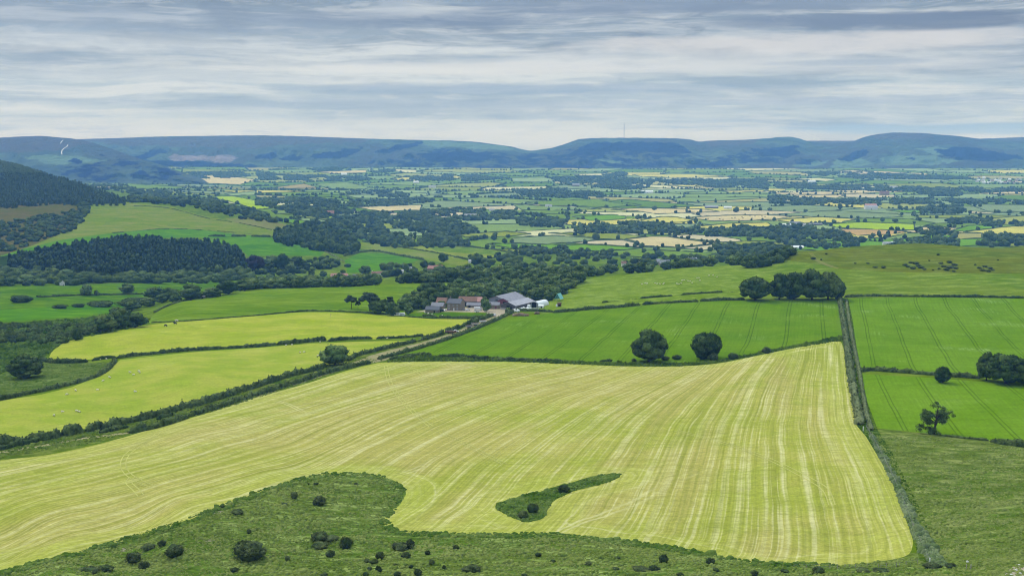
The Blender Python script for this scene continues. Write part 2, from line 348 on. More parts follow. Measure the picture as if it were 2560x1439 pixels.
DIST[0] = 520; M['crop3'] = m_crop('green_barley_low', C(114, 154, 46), C(126, 164, 54), C(146, 176, 90), 50, True, .5)
DIST[0] = 470; M['hay'] = m_hay('mown_hay')
DIST[0] = 3600
PAL = {'g1': (122, 154, 110), 'g2': (137, 164, 124), 'g3': (110, 146, 102), 'g4': (150, 174, 140), 'gg': (139, 161, 136), 'ol': (162, 172, 124), 'ol2': (146, 162, 112),
       'tn': (212, 198, 160), 'tp': (206, 196, 168), 'yl': (208, 202, 134), 'yg': (168, 196, 98), 'sal': (196, 168, 136), 'vg': (118, 164, 84), 'pale': (214, 212, 172), 'gt': (172, 172, 132), 'br': (170, 160, 128)}
for q, c in PAL.items(): M['f_' + q] = m_field('plain_field_' + q, C(*c, 1.12))
# ================================================================== traced regions (photograph pixels), later ones lie over earlier ones
REG = []   # (object name, label, material, polygon, options)
def R(name, label, mat, poly, **o): REG.append((name, label, mat, poly, o))
TBL = 'track between the hedges'
R('scrubland', 'rough tussocky scrubland in the near part of the slope', 'scrub', [(-700, 1950), (-700, 1440), (-100, 1400), (600, 1210), (700, 1165), (1020, 1165), (1060, 1310), (1280, 1310), (1700, 1345), (2000, 1395), (2300, 1380), (2300, 1080), (3300, 1120), (3300, 1950)], z=1)
R('ground', 'brown rough pasture falling to the right of the hedge', 'brown', [(2150, 1080), (2200, 1071), (2330, 1085), (2450, 1098), (2560, 1112), (3300, 1135), (3300, 1500), (2400, 1425), (2330, 1380), (2280, 1290), (2220, 1180), (2170, 1100)])
R('verge', 'rough verge beside the farm track', 'verge', [(-700, 1275), (-250, 1185), (0, 1150), (100, 1138), (200, 1118), (300, 1093), (400, 1062), (500, 1035), (640, 990), (760, 957), (860, 925), (930, 908), (965, 903), (1010, 888), (1130, 850), (1240, 800), (1300, 782), (1300, 770), (1230, 785), (1160, 808), (1100, 833), (1000, 860), (890, 888), (830, 910), (780, 922), (640, 968), (500, 1003), (400, 1033), (200, 1073), (0, 1103), (-250, 1150), (-700, 1230)])
HAY = [(-700, 1280), (-250, 1190), (0, 1150), (100, 1139), (200, 1120), (300, 1095), (400, 1065), (500, 1037), (640, 993), (760, 960), (860, 928), (930, 910), (968, 905), (1100, 903), (1280, 904), (1420, 909), (1560, 915), (1700, 915), (1800, 907), (1900, 887), (2000, 867), (2085, 853), (2106, 862), (2118, 930), (2130, 1000), (2140, 1058), (2165, 1090), (2200, 1150), (2232, 1210), (2262, 1290), (2280, 1340), (2281, 1365), (2265, 1388), (2200, 1402), (2100, 1412), (1980, 1413), (1880, 1405), (1760, 1385), (1640, 1360), (1500, 1340), (1380, 1332), (1280, 1334), (1100, 1334), (1000, 1328), (965, 1311), (961, 1296), (985, 1272), (1009, 1247), (1014, 1224), (1000, 1206), (960, 1192), (900, 1183), (820, 1183), (740, 1199), (690, 1216), (640, 1232), (560, 1262), (450, 1305), (330, 1343), (200, 1380), (100, 1410), (0, 1432), (-250, 1500), (-700, 1600)]
ISL = crom([(1240, 1262), (1275, 1245), (1330, 1232), (1400, 1212), (1480, 1190), (1530, 1182), (1553, 1186), (1520, 1204), (1450, 1222), (1400, 1242), (1375, 1262), (1365, 1285), (1345, 1300), (1310, 1303), (1270, 1288), (1246, 1274)], 3, True)
_rj = random.Random(2)
HAY = [(a, b) if b < 1170 or a > 2150 or a < -100 else (a + _rj.uniform(-2, 2), b + _rj.uniform(-2.2, 2.2)) for a, b in (crom([q for q in HAY], 5, True))]
ISL = [(a + _rj.uniform(-1.5, 1.5), b + _rj.uniform(-1.5, 1.5)) for a, b in ISL]
R('hay_field', 'mown hay field striped with pale swaths', 'hay', HAY, rows='hay')
R('grass_island', 'dark unmown grass island inside the mown hay field', 'mound', ISL)
R('stony_patch', 'bare pale stones at the corner of the slope', 'yard', [(2500, 1450), (2520, 1425), (2545, 1405), (2600, 1395), (2700, 1450)])
R('stony_patch', 'pale stones beside the scrub edge', 'chalk', [(524, 1280), (540, 1275), (556, 1276), (568, 1281), (548, 1284), (532, 1283)])
R('stony_patch', 'pale scrape in the scrub above the round bush', 'chalk', [(507, 1351), (520, 1347), (540, 1345), (547, 1348), (530, 1352), (511, 1355)])
R('stony_patch', 'pale scrape beside the dark bushes', 'chalk', [(300, 1375), (306, 1368), (314, 1367), (322, 1373), (316, 1377), (302, 1379)])
R('dirt_track', 'pale dirt track leading to the farm', 'track', [(-250, 1185), (0, 1133), (100, 1117), (200, 1098), (320, 1083), (326, 1079), (200, 1094), (100, 1112), (0, 1128), (-250, 1178)])
R('dirt_track', 'pale track running between the hedges to the farm', 'track', [(610, 1002), (680, 980), (760, 955), (840, 929), (905, 909), (935, 906), (965, 900), (985, 887), (1060, 863), (1130, 842), (1190, 818), (1240, 797), (1290, 778), (1270, 776), (1235, 789), (1180, 812), (1120, 836), (1040, 859), (980, 873), (920, 890), (895, 901), (830, 924), (750, 949), (670, 973), (600, 997)])
R('grass_track', 'faint grass track between the hedges', 'verge', [(330, 1080), (470, 1042), (610, 1003), (600, 995), (470, 1032), (340, 1071)])
R('upper_meadow', 'bright yellow green meadow with a curved edge', 'topbright', [(122, 894), (130, 878), (160, 855), (220, 840), (270, 832), (330, 818), (420, 806), (520, 797), (640, 789), (740, 781), (830, 780), (900, 784), (1000, 790), (1080, 797), (1205, 797), (1150, 818), (1100, 835), (1050, 842), (960, 847), (860, 850), (760, 854), (640, 864), (500, 872), (400, 881), (300, 891), (215, 899), (150, 901)], rows='up')
R('lower_meadow', 'bright grazed meadow dotted with sheep', 'lowbright', [(-700, 1228), (-250, 1148), (0, 1103), (200, 1073), (400, 1033), (500, 1003), (640, 968), (780, 922), (830, 910), (890, 886), (960, 866), (1040, 850), (900, 853), (780, 858), (640, 869), (500, 878), (400, 888), (300, 899), (280, 917), (240, 942), (180, 967), (100, 986), (0, 1001), (-250, 1035), (-700, 1090)], rows='low')
R('corner_pasture', 'olive corner pasture under the lone oak', 'corner', [(-700, 1088), (-250, 1034), (0, 999), (60, 987), (150, 968), (232, 943), (272, 923), (288, 905), (215, 907), (105, 903), (60, 915), (0, 935), (-250, 985), (-700, 1040)])
R('undergrowth', 'dark bushy slope below the valley', 'darkscrub', [(-700, 1038), (-250, 983), (0, 933), (60, 913), (110, 893), (150, 860), (200, 843), (260, 833), (330, 818), (375, 808), (345, 785), (310, 772), (260, 790), (180, 796), (100, 801), (0, 811), (-700, 850)])
R('green_field', 'green field on the valley floor', 'green', [(-700, 848), (0, 809), (100, 800), (200, 795), (265, 786), (320, 768), (390, 745), (480, 730), (600, 722), (640, 700), (500, 696), (340, 705), (220, 712), (100, 712), (0, 714), (-700, 730)])
R('green_field', 'vivid green strip field below the hedge', 'vivid', [(-700, 790), (0, 775), (130, 766), (300, 758), (330, 763), (270, 780), (180, 792), (60, 800), (-700, 838)])
R('convex_pasture', 'rounded green pasture behind the bright meadow', 'convex', [(372, 806), (380, 790), (410, 768), (450, 752), (510, 741), (570, 732), (650, 725), (770, 718), (900, 712), (1020, 708), (1130, 707), (1160, 730), (1060, 745), (1010, 760), (1010, 790), (980, 786), (880, 778), (760, 777), (640, 787), (520, 797), (420, 806)])
R('paddock', 'small green paddock below the farmhouse', 'green', [(1010, 788), (1040, 782), (1110, 780), (1180, 781), (1235, 786), (1205, 796), (1090, 796), (1020, 791)])
R('farmyard', 'pale gravel farmyard between the barns', 'yard', [(1040, 779), (1060, 775), (1150, 768), (1225, 764), (1290, 762), (1310, 768), (1282, 779), (1262, 786), (1240, 796), (1230, 788), (1215, 781), (1130, 779)])
R('barley_field', 'green barley field with tramlines below the farm', 'crop', [(968, 890), (1010, 885), (1060, 868), (1120, 848), (1190, 822), (1250, 798), (1300, 790), (1380, 783), (1480, 774), (1600, 764), (1700, 757), (1800, 752), (1900, 751), (2000, 751), (2096, 750), (2100, 800), (2108, 836), (2060, 847), (1960, 866), (1860, 887), (1800, 898), (1720, 905), (1600, 905), (1480, 903), (1400, 899), (1280, 893), (1130, 888), (1010, 891)], rows='I')
R('grassy_bank', 'dark grassy bank between barley and mown hay', 'bank', [(968, 905), (1010, 892), (1130, 889), (1280, 894), (1400, 900), (1480, 904), (1600, 906), (1720, 906), (1800, 899), (1860, 888), (1960, 867), (2060, 848), (2106, 838), (2108, 850), (2085, 852), (2000, 866), (1900, 886), (1800, 906), (1700, 914), (1560, 914), (1420, 908), (1280, 903), (1100, 902)])
R('barley_field', 'green barley field right of the long hedge', 'crop2', [(2120, 746), (2300, 743), (2560, 746), (3300, 750), (3300, 965), (2560, 955), (2450, 943), (2300, 933), (2150, 926), (2140, 880), (2130, 800)], rows='K')
R('barley_field', 'vivid barley field around the ragged tree', 'crop3', [(2152, 934), (2300, 942), (2450, 953), (3300, 980), (3300, 1132), (2560, 1110), (2450, 1096), (2330, 1083), (2200, 1070), (2185, 1062), (2167, 1000)], rows='L')
R('hedge_strip', 'rough grass strip along the long hedge', 'bank', [(2094, 744), (2100, 800), (2108, 850), (2118, 930), (2130, 1000), (2141, 1062), (2166, 1092), (2202, 1152), (2234, 1212), (2264, 1292), (2300, 1400), (2360, 1420), (2300, 1270), (2230, 1130), (2195, 1075), (2167, 1000), (2150, 930), (2132, 800), (2120, 745)])
R('sheep_pasture', 'sheep pasture rising to a rounded crest', 'sheep', [(1330, 752), (1400, 730), (1440, 706), (1480, 694), (1560, 688), (1640, 679), (1760, 666), (1860, 660), (1890, 672), (1940, 693), (1990, 730), (2090, 743), (2096, 750), (1900, 750), (1800, 751), (1700, 756), (1600, 763), (1480, 773), (1380, 782), (1330, 770)])
R('hill_pasture', 'green pasture at the foot of the right hill', 'hillpast', [(1880, 668), (1950, 645), (2040, 660), (2110, 672), (2240, 680), (2330, 682), (2560, 684), (3300, 688), (3300, 748), (2560, 744), (2330, 742), (2200, 742), (2095, 743), (1990, 730), (1940, 693)])
R('hill_pasture', 'olive rough pasture on top of the right hill', 'hillolive', [(1900, 660), (1950, 636), (1990, 622), (2040, 612), (2200, 608), (2330, 605), (2560, 605), (3300, 600), (3300, 688), (2560, 684), (2330, 682), (2240, 680), (2110, 672), (2040, 660), (1950, 648)])
R('worn_path', 'worn path across the right hill', 'tan', [(2020, 630), (2032, 632), (2045, 648), (2070, 660), (2098, 670), (2094, 672), (2066, 664), (2038, 652)])
# left hills
R('woodland_floor', 'dark forest hill', 'wood', [(-700, 420), (-250, 360), (0, 400), (100, 430), (200, 462), (310, 495), (330, 505), (250, 505), (100, 508), (0, 518), (-700, 540)])
R('cleared_slope', 'cleared brown slope below the forest hill', 'cleared', [(-700, 545), (0, 517), (100, 506), (210, 502), (222, 525), (190, 560), (140, 590), (90, 610), (0, 640), (-700, 720)])
R('knoll_pasture', 'pale knoll pasture below the forest', 'knoll', [(210, 503), (270, 503), (330, 506), (420, 515), (520, 543), (600, 556), (690, 574), (690, 592), (620, 590), (540, 578), (460, 572), (380, 573), (280, 582), (180, 596), (100, 613), (40, 630), (90, 610), (150, 585), (190, 560), (222, 525)])
R('slope_field', 'vivid green slope field above the plantation', 'vivid', [(-700, 720), (0, 640), (60, 622), (140, 602), (200, 593), (300, 580), (400, 571), (500, 573), (600, 587), (690, 590), (700, 600), (620, 600), (480, 593), (300, 597), (150, 622), (60, 636), (0, 655), (-700, 740)])
R('slope_field', 'vivid green field right of the plantation', 'vivid', [(510, 600), (600, 596), (700, 600), (760, 612), (812, 630), (800, 640), (700, 638), (620, 640), (600, 620)])
R('dry_slope', 'dry tan slope field beside the knoll', 'tan', [(560, 545), (640, 545), (720, 562), (700, 575), (640, 568), (590, 556)])
R('plantation_floor', 'shaded ground under the plantation', 'wood', [(10, 640), (100, 622), (280, 600), (480, 596), (600, 622), (625, 660), (640, 690), (20, 700), (-700, 720), (-700, 745)])
R('valley_field', 'vivid green field above the red roofed barn', 'vivid', [(862, 650), (900, 632), (960, 634), (1050, 648), (1010, 662), (930, 680), (868, 682)])
R('valley_field', 'long olive field strip in the valley', 'ol' and 'knoll', [(905, 604), (1000, 618), (1100, 634), (1180, 654), (1150, 664), (1050, 646), (950, 631), (895, 620)])
R('valley_field', 'olive strip field beside the valley hedge', 'hillpast', [(1070, 615), (1180, 618), (1270, 630), (1265, 640), (1180, 634), (1090, 628)])
R('valley_field', 'rough pasture behind the red roofed barn', 'hillpast', [(640, 700), (700, 672), (800, 668), (868, 684), (930, 682), (1000, 690), (960, 700), (800, 696), (700, 702)])
# plain fields (zoom 3, 4, 2 co-ordinates)
Z3 = lambda L: [(1280 + x / 4, 300 + y / 4) for x, y in L]
Z4 = lambda L: [(1920 + x / 4, 300 + y / 4) for x, y in L]
Z2 = lambda L: [(640 + x / 4, 300 + y / 4) for x, y in L]
PLAIN = [
 ('tp', Z3([(540, 1235), (850, 1205), (1100, 1200), (1220, 1225), (1250, 1255), (1500, 1278), (1240, 1272), (860, 1245)])),
 ('tn', Z3([(1120, 1195), (1400, 1165), (1560, 1168), (1900, 1217), (2060, 1232), (1920, 1250), (1640, 1277), (1300, 1257), (1240, 1217)])),
 ('tp', Z3([(1560, 1157), (1780, 1145), (2060, 1160), (2280, 1195), (2300, 1215), (2120, 1225), (1980, 1212), (1700, 1182)])),
 ('tp', Z3([(1660, 1285), (2060, 1240), (2280, 1245), (2460, 1270), (2160, 1295), (1900, 1300)])),
 ('gg', Z3([(0, 1180), (420, 1155), (780, 1180), (850, 1200), (560, 1228), (300, 1242), (0, 1230)])),
 ('vg', Z3([(-250, 1240), (0, 1236), (300, 1246), (860, 1250), (1300, 1280), (1100, 1302), (760, 1315), (400, 1295), (0, 1285)])),
 ('ol', Z3([(1040, 1122), (1140, 1097), (1560, 1092), (1800, 1142), (1500, 1152), (1300, 1142)])),
 ('ol2', Z3([(360, 1130), (800, 1125), (1000, 1132), (1340, 1162), (1100, 1195), (900, 1192), (700, 1162)])),
 ('vg', Z3([(600, 967), (1000, 947), (1140, 962), (1130, 992), (900, 1007), (780, 1007)])),
 ('tn', Z3([(980, 897), (1260, 882), (1900, 892), (2080, 917), (1700, 932), (1450, 942), (1250, 912)])),
 ('yl', Z3([(1230, 1012), (1500, 967), (1640, 972), (1820, 1002), (1720, 1022), (1560, 1032), (1400, 1022)])),
 ('tn', Z3([(1750, 977), (2100, 957), (2560, 947), (2800, 965), (2640, 995), (2300, 1012), (2000, 1012)])),
 ('yl', Z3([(1830, 1067), (2200, 1032), (2560, 1027), (2620, 1075), (2300, 1072), (2050, 1107)])),
 ('g1', Z3([(130, 822), (500, 802), (900, 792), (1300, 852), (1000, 872), (600, 862), (300, 852)])),
 ('g3', Z3([(880, 802), (1200, 797), (1800, 852), (1900, 862), (1500, 882), (1300, 872)])),
 ('g2', Z3([(0, 845), (300, 860), (700, 872), (900, 890), (500, 905), (100, 900)])),
 ('yl', Z3([(150, 742), (480, 747), (760, 767), (500, 769), (200, 759)])),
 ('pale', Z3([(1280, 688), (1600, 683), (1620, 694), (1300, 698)])),
 ('yl', Z3([(1590, 652), (1900, 640), (2280, 662), (2100, 674), (1700, 669)])),
 ('yl', Z3([(1200, 547), (1800, 543), (2190, 567), (1700, 579), (1300, 569)])),
 ('pale', Z3([(600, 542), (900, 535), (900, 557), (700, 562)])),
 ('yl', Z3([(2080, 711), (2500, 704), (2560, 715), (2200, 727)])),
 ('g4', Z3([(0, 580), (300, 575), (560, 600), (300, 625), (0, 615)])),
 ('g4', Z3([(600, 500), (1000, 480), (1130, 492), (900, 515), (640, 515)])),
 ('yl', Z4([(60, 1002), (500, 970), (910, 992), (700, 1027), (300, 1037)])),
 ('yg', Z4([(560, 1047), (900, 1022), (1460, 1040), (1470, 1105), (1000, 1095), (700, 1077)])),
 ('sal', Z4([(720, 1090), (1100, 1095), (1420, 1118), (1200, 1147), (900, 1157), (760, 1122)])),
 ('g2', Z4([(1100, 1195), (1400, 1132), (1600, 1130), (1560, 1165), (1300, 1195)])),
 ('yl', Z4([(1950, 1122), (2300, 1077), (2560, 1055), (2900, 1090), (2800, 1145), (2300, 1142)])),
 ('gt', Z4([(1780, 1132), (2140, 1132), (2140, 1187), (1900, 1192)])),
 ('vg', Z4([(1820, 1112), (2000, 1057), (2330, 1050), (2250, 1087), (1950, 1117)])),
 ('gg', Z4([(0, 952), (600, 907), (1300, 940), (1350, 972), (900, 987), (500, 967)])),
 ('tp', Z4([(2000, 910), (2300, 932), (2200, 942), (2020, 937)])),
 ('vg', Z4([(1180, 902), (1500, 902), (1740, 937), (1400, 932)])),
 ('pale', Z4([(220, 592), (500, 580), (700, 597), (600, 612), (400, 602)])),
 ('tn', Z4([(250, 755), (770, 752), (700, 777), (300, 782)])),
 ('yl', Z4([(640, 727), (750, 725), (760, 742), (650, 742)])),
 ('ol', Z4([(1900, 1012), (2560, 957), (2900, 965), (2800, 1047), (2250, 1047)])),
 ('gg', Z4([(2000, 842), (2560, 850), (2900, 860), (2800, 922), (2200, 917)])),
 ('yl', Z4([(0, 685), (180, 690), (170, 712), (0, 712)])),
 ('g4', Z4([(600, 530), (900, 535), (960, 555), (700, 558)])),
 ('g4', Z4([(1100, 540), (1400, 530), (1540, 550), (1300, 560)])),
 ('g4', Z4([(1100, 470), (1300, 452), (1650, 490), (1880, 525), (1500, 515), (1200, 495)])),
 ('g4', Z4([(1980, 450), (2560, 470), (2800, 485), (2500, 500), (2200, 490)])),
 ('tn', Z2([(590, 522), (1100, 500), (1110, 527), (800, 537)])),
 ('pale', Z2([(1280, 490), (1600, 500), (1610, 524), (1500, 527)])),
 ('g2', Z2([(580, 642), (900, 620), (1130, 672), (1100, 692), (760, 692)])),
 ('br', Z2([(130, 682), (480, 637), (640, 682), (300, 687)])),
 ('g4', Z2([(870, 752), (1700, 730), (1720, 762), (1400, 787), (1000, 782)])),
 ('gt', Z2([(0, 752), (380, 767), (700, 782), (400, 790), (0, 775)])),
 ('yg', Z2([(500, 952), (760, 957), (1000, 992), (900, 1002), (600, 977)])),
 ('tn', Z2([(970, 872), (1660, 850), (1640, 902), (1270, 917)])),
 ('ol2', Z2([(2020, 1142), (2500, 1115), (2760, 1140), (2540, 1165), (2100, 1177)])),
 ('yg', Z2([(1290, 982), (1480, 975), (1400, 1002), (1320, 1022)])),
 ('gg', Z2([(780, 1062), (900, 1048), (1130, 1075), (1000, 1095), (820, 1090)])),
 ('g2', Z2([(150, 905), (380, 900), (420, 930), (200, 940)])),
 ('tp', Z2([(1310, 1157), (1500, 1160), (1590, 1190), (1570, 1205)])),
 ('g2', Z2([(0, 450), (400, 440), (740, 400), (700, 425), (300, 462), (0, 470)])),
 ('g1', [(300, 455), (340, 461), (470, 468), (440, 474), (330, 472)]),
 ('tn', [(490, 440), (560, 438), (640, 450), (600, 462), (500, 458)]),
 ('yg', [(520, 492), (580, 490), (660, 505), (690, 520), (640, 525), (590, 508)]),
 ('g4', [(560, 485), (640, 478), (640, 488), (580, 490)]),
]
FNAME = {'tn': 'stubble field', 'tp': 'pale stubble field', 'yl': 'ripening yellow field', 'yg': 'bright yellow green field', 'sal': 'bare salmon coloured field', 'vg': 'vivid green field', 'pale': 'pale straw field', 'gt': 'greyish stubble field', 'br': 'brownish field'}
for c, poly in PLAIN:
    R('plain_field', FNAME.get(c, 'green field') + ' on the valley plain', 'f_' + c, poly, plain=1)
# ================================================================== rows of the crops: values traced along the lines, spread over the ground
def tps(lines):
    pts, val = [], []
    for v, L in lines:
        for (a, b) in densify(L, 60):
            q, _ = at(a, b); pts.append(q[:2]); val.append(v)
    X = np.array(pts) / 100; n = len(X)
    def U(r2): return np.where(r2 > 1e-9, r2 * np.log(np.maximum(r2, 1e-9)), 0)
    K = U(((X[:, None] - X[None]) ** 2).sum(-1)) + np.eye(n) * .5
    Q = np.c_[np.ones(n), X]
    A = np.block([[K, Q], [Q.T, np.zeros((3, 3))]])
    w = np.linalg.solve(A, np.r_[val, 0, 0, 0])
    def f(x, y):
        Y = np.c_[x, y] / 100; out = np.empty(len(Y))
        for i in range(0, len(Y), 4000):
            y_ = Y[i:i + 4000]
            out[i:i + 4000] = U(((y_[:, None] - X[None]) ** 2).sum(-1)) @ w[:n] + w[n] + y_ @ w[n + 1:]
        return out
    return f
ROWS = {
 'hay': tps([(0, [(2230, 1300), (2190, 1180), (2130, 1060), (2110, 960), (2100, 870)]), (1.4, [(2120, 1380), (2090, 1230), (2025, 1060), (2035, 960), (2050, 870)]),
   (2.9, [(1900, 1380), (1905, 1200), (1915, 1080), (1950, 960), (1985, 880)]), (5.0, [(1690, 1340), (1735, 1150), (1760, 1080), (1840, 960), (1900, 895)]),
   (6.4, [(1600, 1170), (1650, 1060), (1745, 960), (1800, 910)]), (10.6, [(1122, 1179), (1280, 1084), (1420, 1010), (1560, 955), (1680, 918)]),
   (17, [(640, 1161), (815, 1084), (1000, 1010), (1200, 950), (1380, 912)]), (19.3, [(0, 1249), (325, 1174), (640, 1084), (800, 1030), (960, 985), (1150, 930), (1230, 907)]),
   (23.5, [(0, 1165), (320, 1092), (640, 1000), (960, 907)])]),
 'I': tps([(-1, [(1250, 803), (1100, 868)]), (0, [(1342, 797), (1280, 840), (1180, 890)]), (1, [(1430, 785), (1288, 878)]), (2, [(1520, 772), (1390, 872)]), (3, [(1600, 766), (1452, 896)]),
   (4, [(1673, 762), (1617, 825), (1552, 896)]), (5, [(1745, 759), (1710, 815), (1665, 885)]), (6, [(1819, 760), (1782, 838), (1745, 895)]), (7, [(1892, 767), (1870, 852)]),
   (8, [(1975, 760), (1966, 850)]), (9, [(2055, 767), (2058, 825)])]),
 'K': tps([(1, [(2157, 755), (2172, 820), (2192, 910)]), (2, [(2215, 760), (2242, 830), (2270, 910)]), (3, [(2287, 755), (2378, 915)]), (4, [(2365, 755), (2452, 875), (2482, 912)]),
   (5, [(2437, 755), (2560, 888)]), (6, [(2520, 757), (2595, 845)])]),
 'L': tps([(1, [(2203, 944), (2261, 1073)]), (2, [(2292, 952), (2325, 998), (2400, 1089)]), (3, [(2410, 962), (2560, 1107)]), (4, [(2534, 975), (2660, 1080)])]),
 'up': tps([(0, [(130, 890), (300, 884), (640, 858), (1000, 842)]), (4, [(200, 850), (420, 812), (760, 786), (1100, 800)])]),
 'low': tps([(0, [(0, 1100), (400, 1030), (780, 915)]), (8, [(0, 1010), (300, 960), (640, 890), (960, 855)])]),
}
# ================================================================== the ground: one constrained triangulation, cut into the regions
KS = 900.0
def to_ps(poly, step=14, dmax=None, dmin=0):
    out = []
    for a, b in densify(poly, step, True):
        s = hit(a, b, dmin)
        if dmax: s = min(s, math.log(dmax))
        out.append((a, s * KS))
    return out
DMAX = {'sheep pasture': 1290, 'rounded green': 1270, 'olive rough': 1560, 'green pasture at': 1400, 'dark forest': 3420, 'cleared brown': 2720, 'pale knoll': 2760, 'bright yellow green meadow': 960,
        'worn path': 1390, 'green barley field right': 985, 'green barley field with': 985}
regions = []   # (name, label, mat, poly_ps, opts)
# irregular mosaic of fields over the plain
def voronoi_cells():
    seeds = []
    y = 2150.0; r = random.Random(5)
    while y < 9300:
        dy = 215 + (y - 2150) * .02
        dx = 330 + (y - 2150) * .03
        x = -y * .62 + r.uniform(0, dx)
        while x < y * .62:
            seeds.append((x + r.uniform(-.33, .33) * dx, y + r.uniform(-.33, .33) * dy)); x += dx * r.choice((.75, 1, 1, 1.4))
        y += dy
    V, E, T, *_ = geometry.delaunay_2d_cdt([Vector(s) for s in seeds], [], [], 0, 1e-3)
    V = np.array([tuple(v) for v in V]); T = np.array(T)
    A, B, Cc = V[T[:, 0]], V[T[:, 1]], V[T[:, 2]]
    D = 2 * (A[:, 0]*(B[:, 1]-Cc[:, 1]) + B[:, 0]*(Cc[:, 1]-A[:, 1]) + Cc[:, 0]*(A[:, 1]-B[:, 1]))
    a2, b2, c2 = (A**2).sum(1), (B**2).sum(1), (Cc**2).sum(1)
    U = np.c_[(a2*(B[:, 1]-Cc[:, 1])+b2*(Cc[:, 1]-A[:, 1])+c2*(A[:, 1]-B[:, 1]))/D, (a2*(Cc[:, 0]-B[:, 0])+b2*(A[:, 0]-Cc[:, 0])+c2*(B[:, 0]-A[:, 0]))/D]
    by = {}
    for i, t in enumerate(T):
        for q in t: by.setdefault(int(q), []).append(i)
    cells = []
    for q, ts in by.items():
        c = V[q]; pts = sorted((U[i] for i in ts), key=lambda p: math.atan2(p[1]-c[1], p[0]-c[0]))
        if len(pts) < 4: continue
        if max(abs(p[0]-c[0]) + abs(p[1]-c[1]) for p in pts) > 900: continue
        cells.append((c, [tuple(p) for p in pts]))
    return cells
CELLS = []
_rc = random.Random(3)
for c, poly in voronoi_cells():
    pxs, ss = xy2ps([p[0] for p in poly], [max(p[1], 600) for p in poly])
    cpx = float(np.mean(pxs)); cd = math.exp(float(np.mean(ss)))
    if cpx < 560 and cd < 4300: continue
    if cpx < 900 and cd < 2750: continue
    if cpx > 1950 and cd < 2480: continue
    if cd > 9300: continue
    k = _rc.random()
    right = cpx > 1500
    pal = (('g1', 'g2', 'g3', 'gg', 'g4') if k < .62 else ('ol', 'ol2', 'gt') if k < (.78 if right else .9) else ('tn', 'yl', 'pale', 'tp')) if cd > 2900 else ('g1', 'g3', 'g2', 'vg', 'ol2')
    poly2 = densify(poly, 60, True)
    pxs, ss = xy2ps([p[0] for p in poly2], [p[1] for p in poly2])
    CELLS.append((poly, cpx, cd))
    regions.append(('plain_field', 'patchwork', 'f_' + _rc.choice(pal), [(float(a), float(b) * KS) for a, b in zip(pxs, ss)], {'cell': 1}))
for name, label, mat, poly, o in REG:
    if mat == 'hay' or label.startswith(('bright', 'rounded', 'dark unmown')): poly = poly
    dm = next((v for kx, v in DMAX.items() if label.startswith(kx)), None)
    regions.append((name, label, mat, to_ps(poly, 14 if not o.get('plain') else 20, dm), o))
verts, edges = [], []
for reg in regions:
    b = len(verts); n = len(reg[3])
    verts += reg[3]; edges += [(b + i, b + (i + 1) % n) for i in range(n)]
ss = np.concatenate([np.arange(S0 + .005, math.log(1450), .013), np.arange(math.log(1450), S1, .02)])
for i, s in enumerate(ss):
    stp = 17.0 if s < math.log(1450) else 26.0
    if s < math.log(235): stp = 40.0
    xs = np.arange(-690 + (i % 2) * stp / 2, 3290, stp)
    verts += [(float(x) + random.uniform(-.5, .5), s * KS) for x in xs]
V2, E2, T2, *_ = geometry.delaunay_2d_cdt([Vector(v) for v in verts], edges, [], 0, 1e-3)
V2 = np.array([tuple(v) for v in V2]); T2 = np.array(T2, np.int64)
GPOS = P(V2[:, 0], V2[:, 1] / KS)
cen = V2[T2].mean(1)
own = np.full(len(T2), -1)
for i, reg in enumerate(regions):
    pl = np.array(reg[3]); lo, hi = pl.min(0), pl.max(0)
    c = np.nonzero((cen[:, 0] >= lo[0]) & (cen[:, 0] <= hi[0]) & (cen[:, 1] >= lo[1]) & (cen[:, 1] <= hi[1]))[0]
    if len(c): own[c[inpoly(cen[c, 0], cen[c, 1], pl)]] = i
# orientation up, smooth normals over the whole ground
n = np.cross(GPOS[T2[:, 1]] - GPOS[T2[:, 0]], GPOS[T2[:, 2]] - GPOS[T2[:, 0]])
fl = n[:, 2] < 0; T2[fl] = T2[fl][:, ::-1]; n[fl] *= -1
VN = np.zeros_like(GPOS)
for j in range(3): np.add.at(VN, T2[:, j], n)
VN /= np.maximum(np.linalg.norm(VN, axis=1, keepdims=True), 1e-9)
# normals of the analytic surface are cleaner than those of the thin triangles
e = 1.5 + GPOS[:, 1] * .004
zx = (ground_z(GPOS[:, 0] + e, GPOS[:, 1]) - ground_z(GPOS[:, 0] - e, GPOS[:, 1])) / (2 * e)
zy = (ground_z(GPOS[:, 0], GPOS[:, 1] + e) - ground_z(GPOS[:, 0], np.maximum(GPOS[:, 1] - e, 118))) / (2 * e)
AN = np.c_[-zx, -zy, np.ones(len(zx))]; AN /= np.linalg.norm(AN, axis=1, keepdims=True)
okn = np.isfinite(AN).all(1); VN[okn] = AN[okn]
def seg_dist(X, poly):
    A = np.array(poly); B = np.roll(A, -1, 0); best = np.full(len(X), 1e9)
    for a, b in zip(A, B):
        d = b - a; L = max(1e-9, d @ d); t = np.clip(((X - a) @ d) / L, 0, 1)
        best = np.minimum(best, np.hypot(*(X - a - t[:, None] * d).T))
    return best
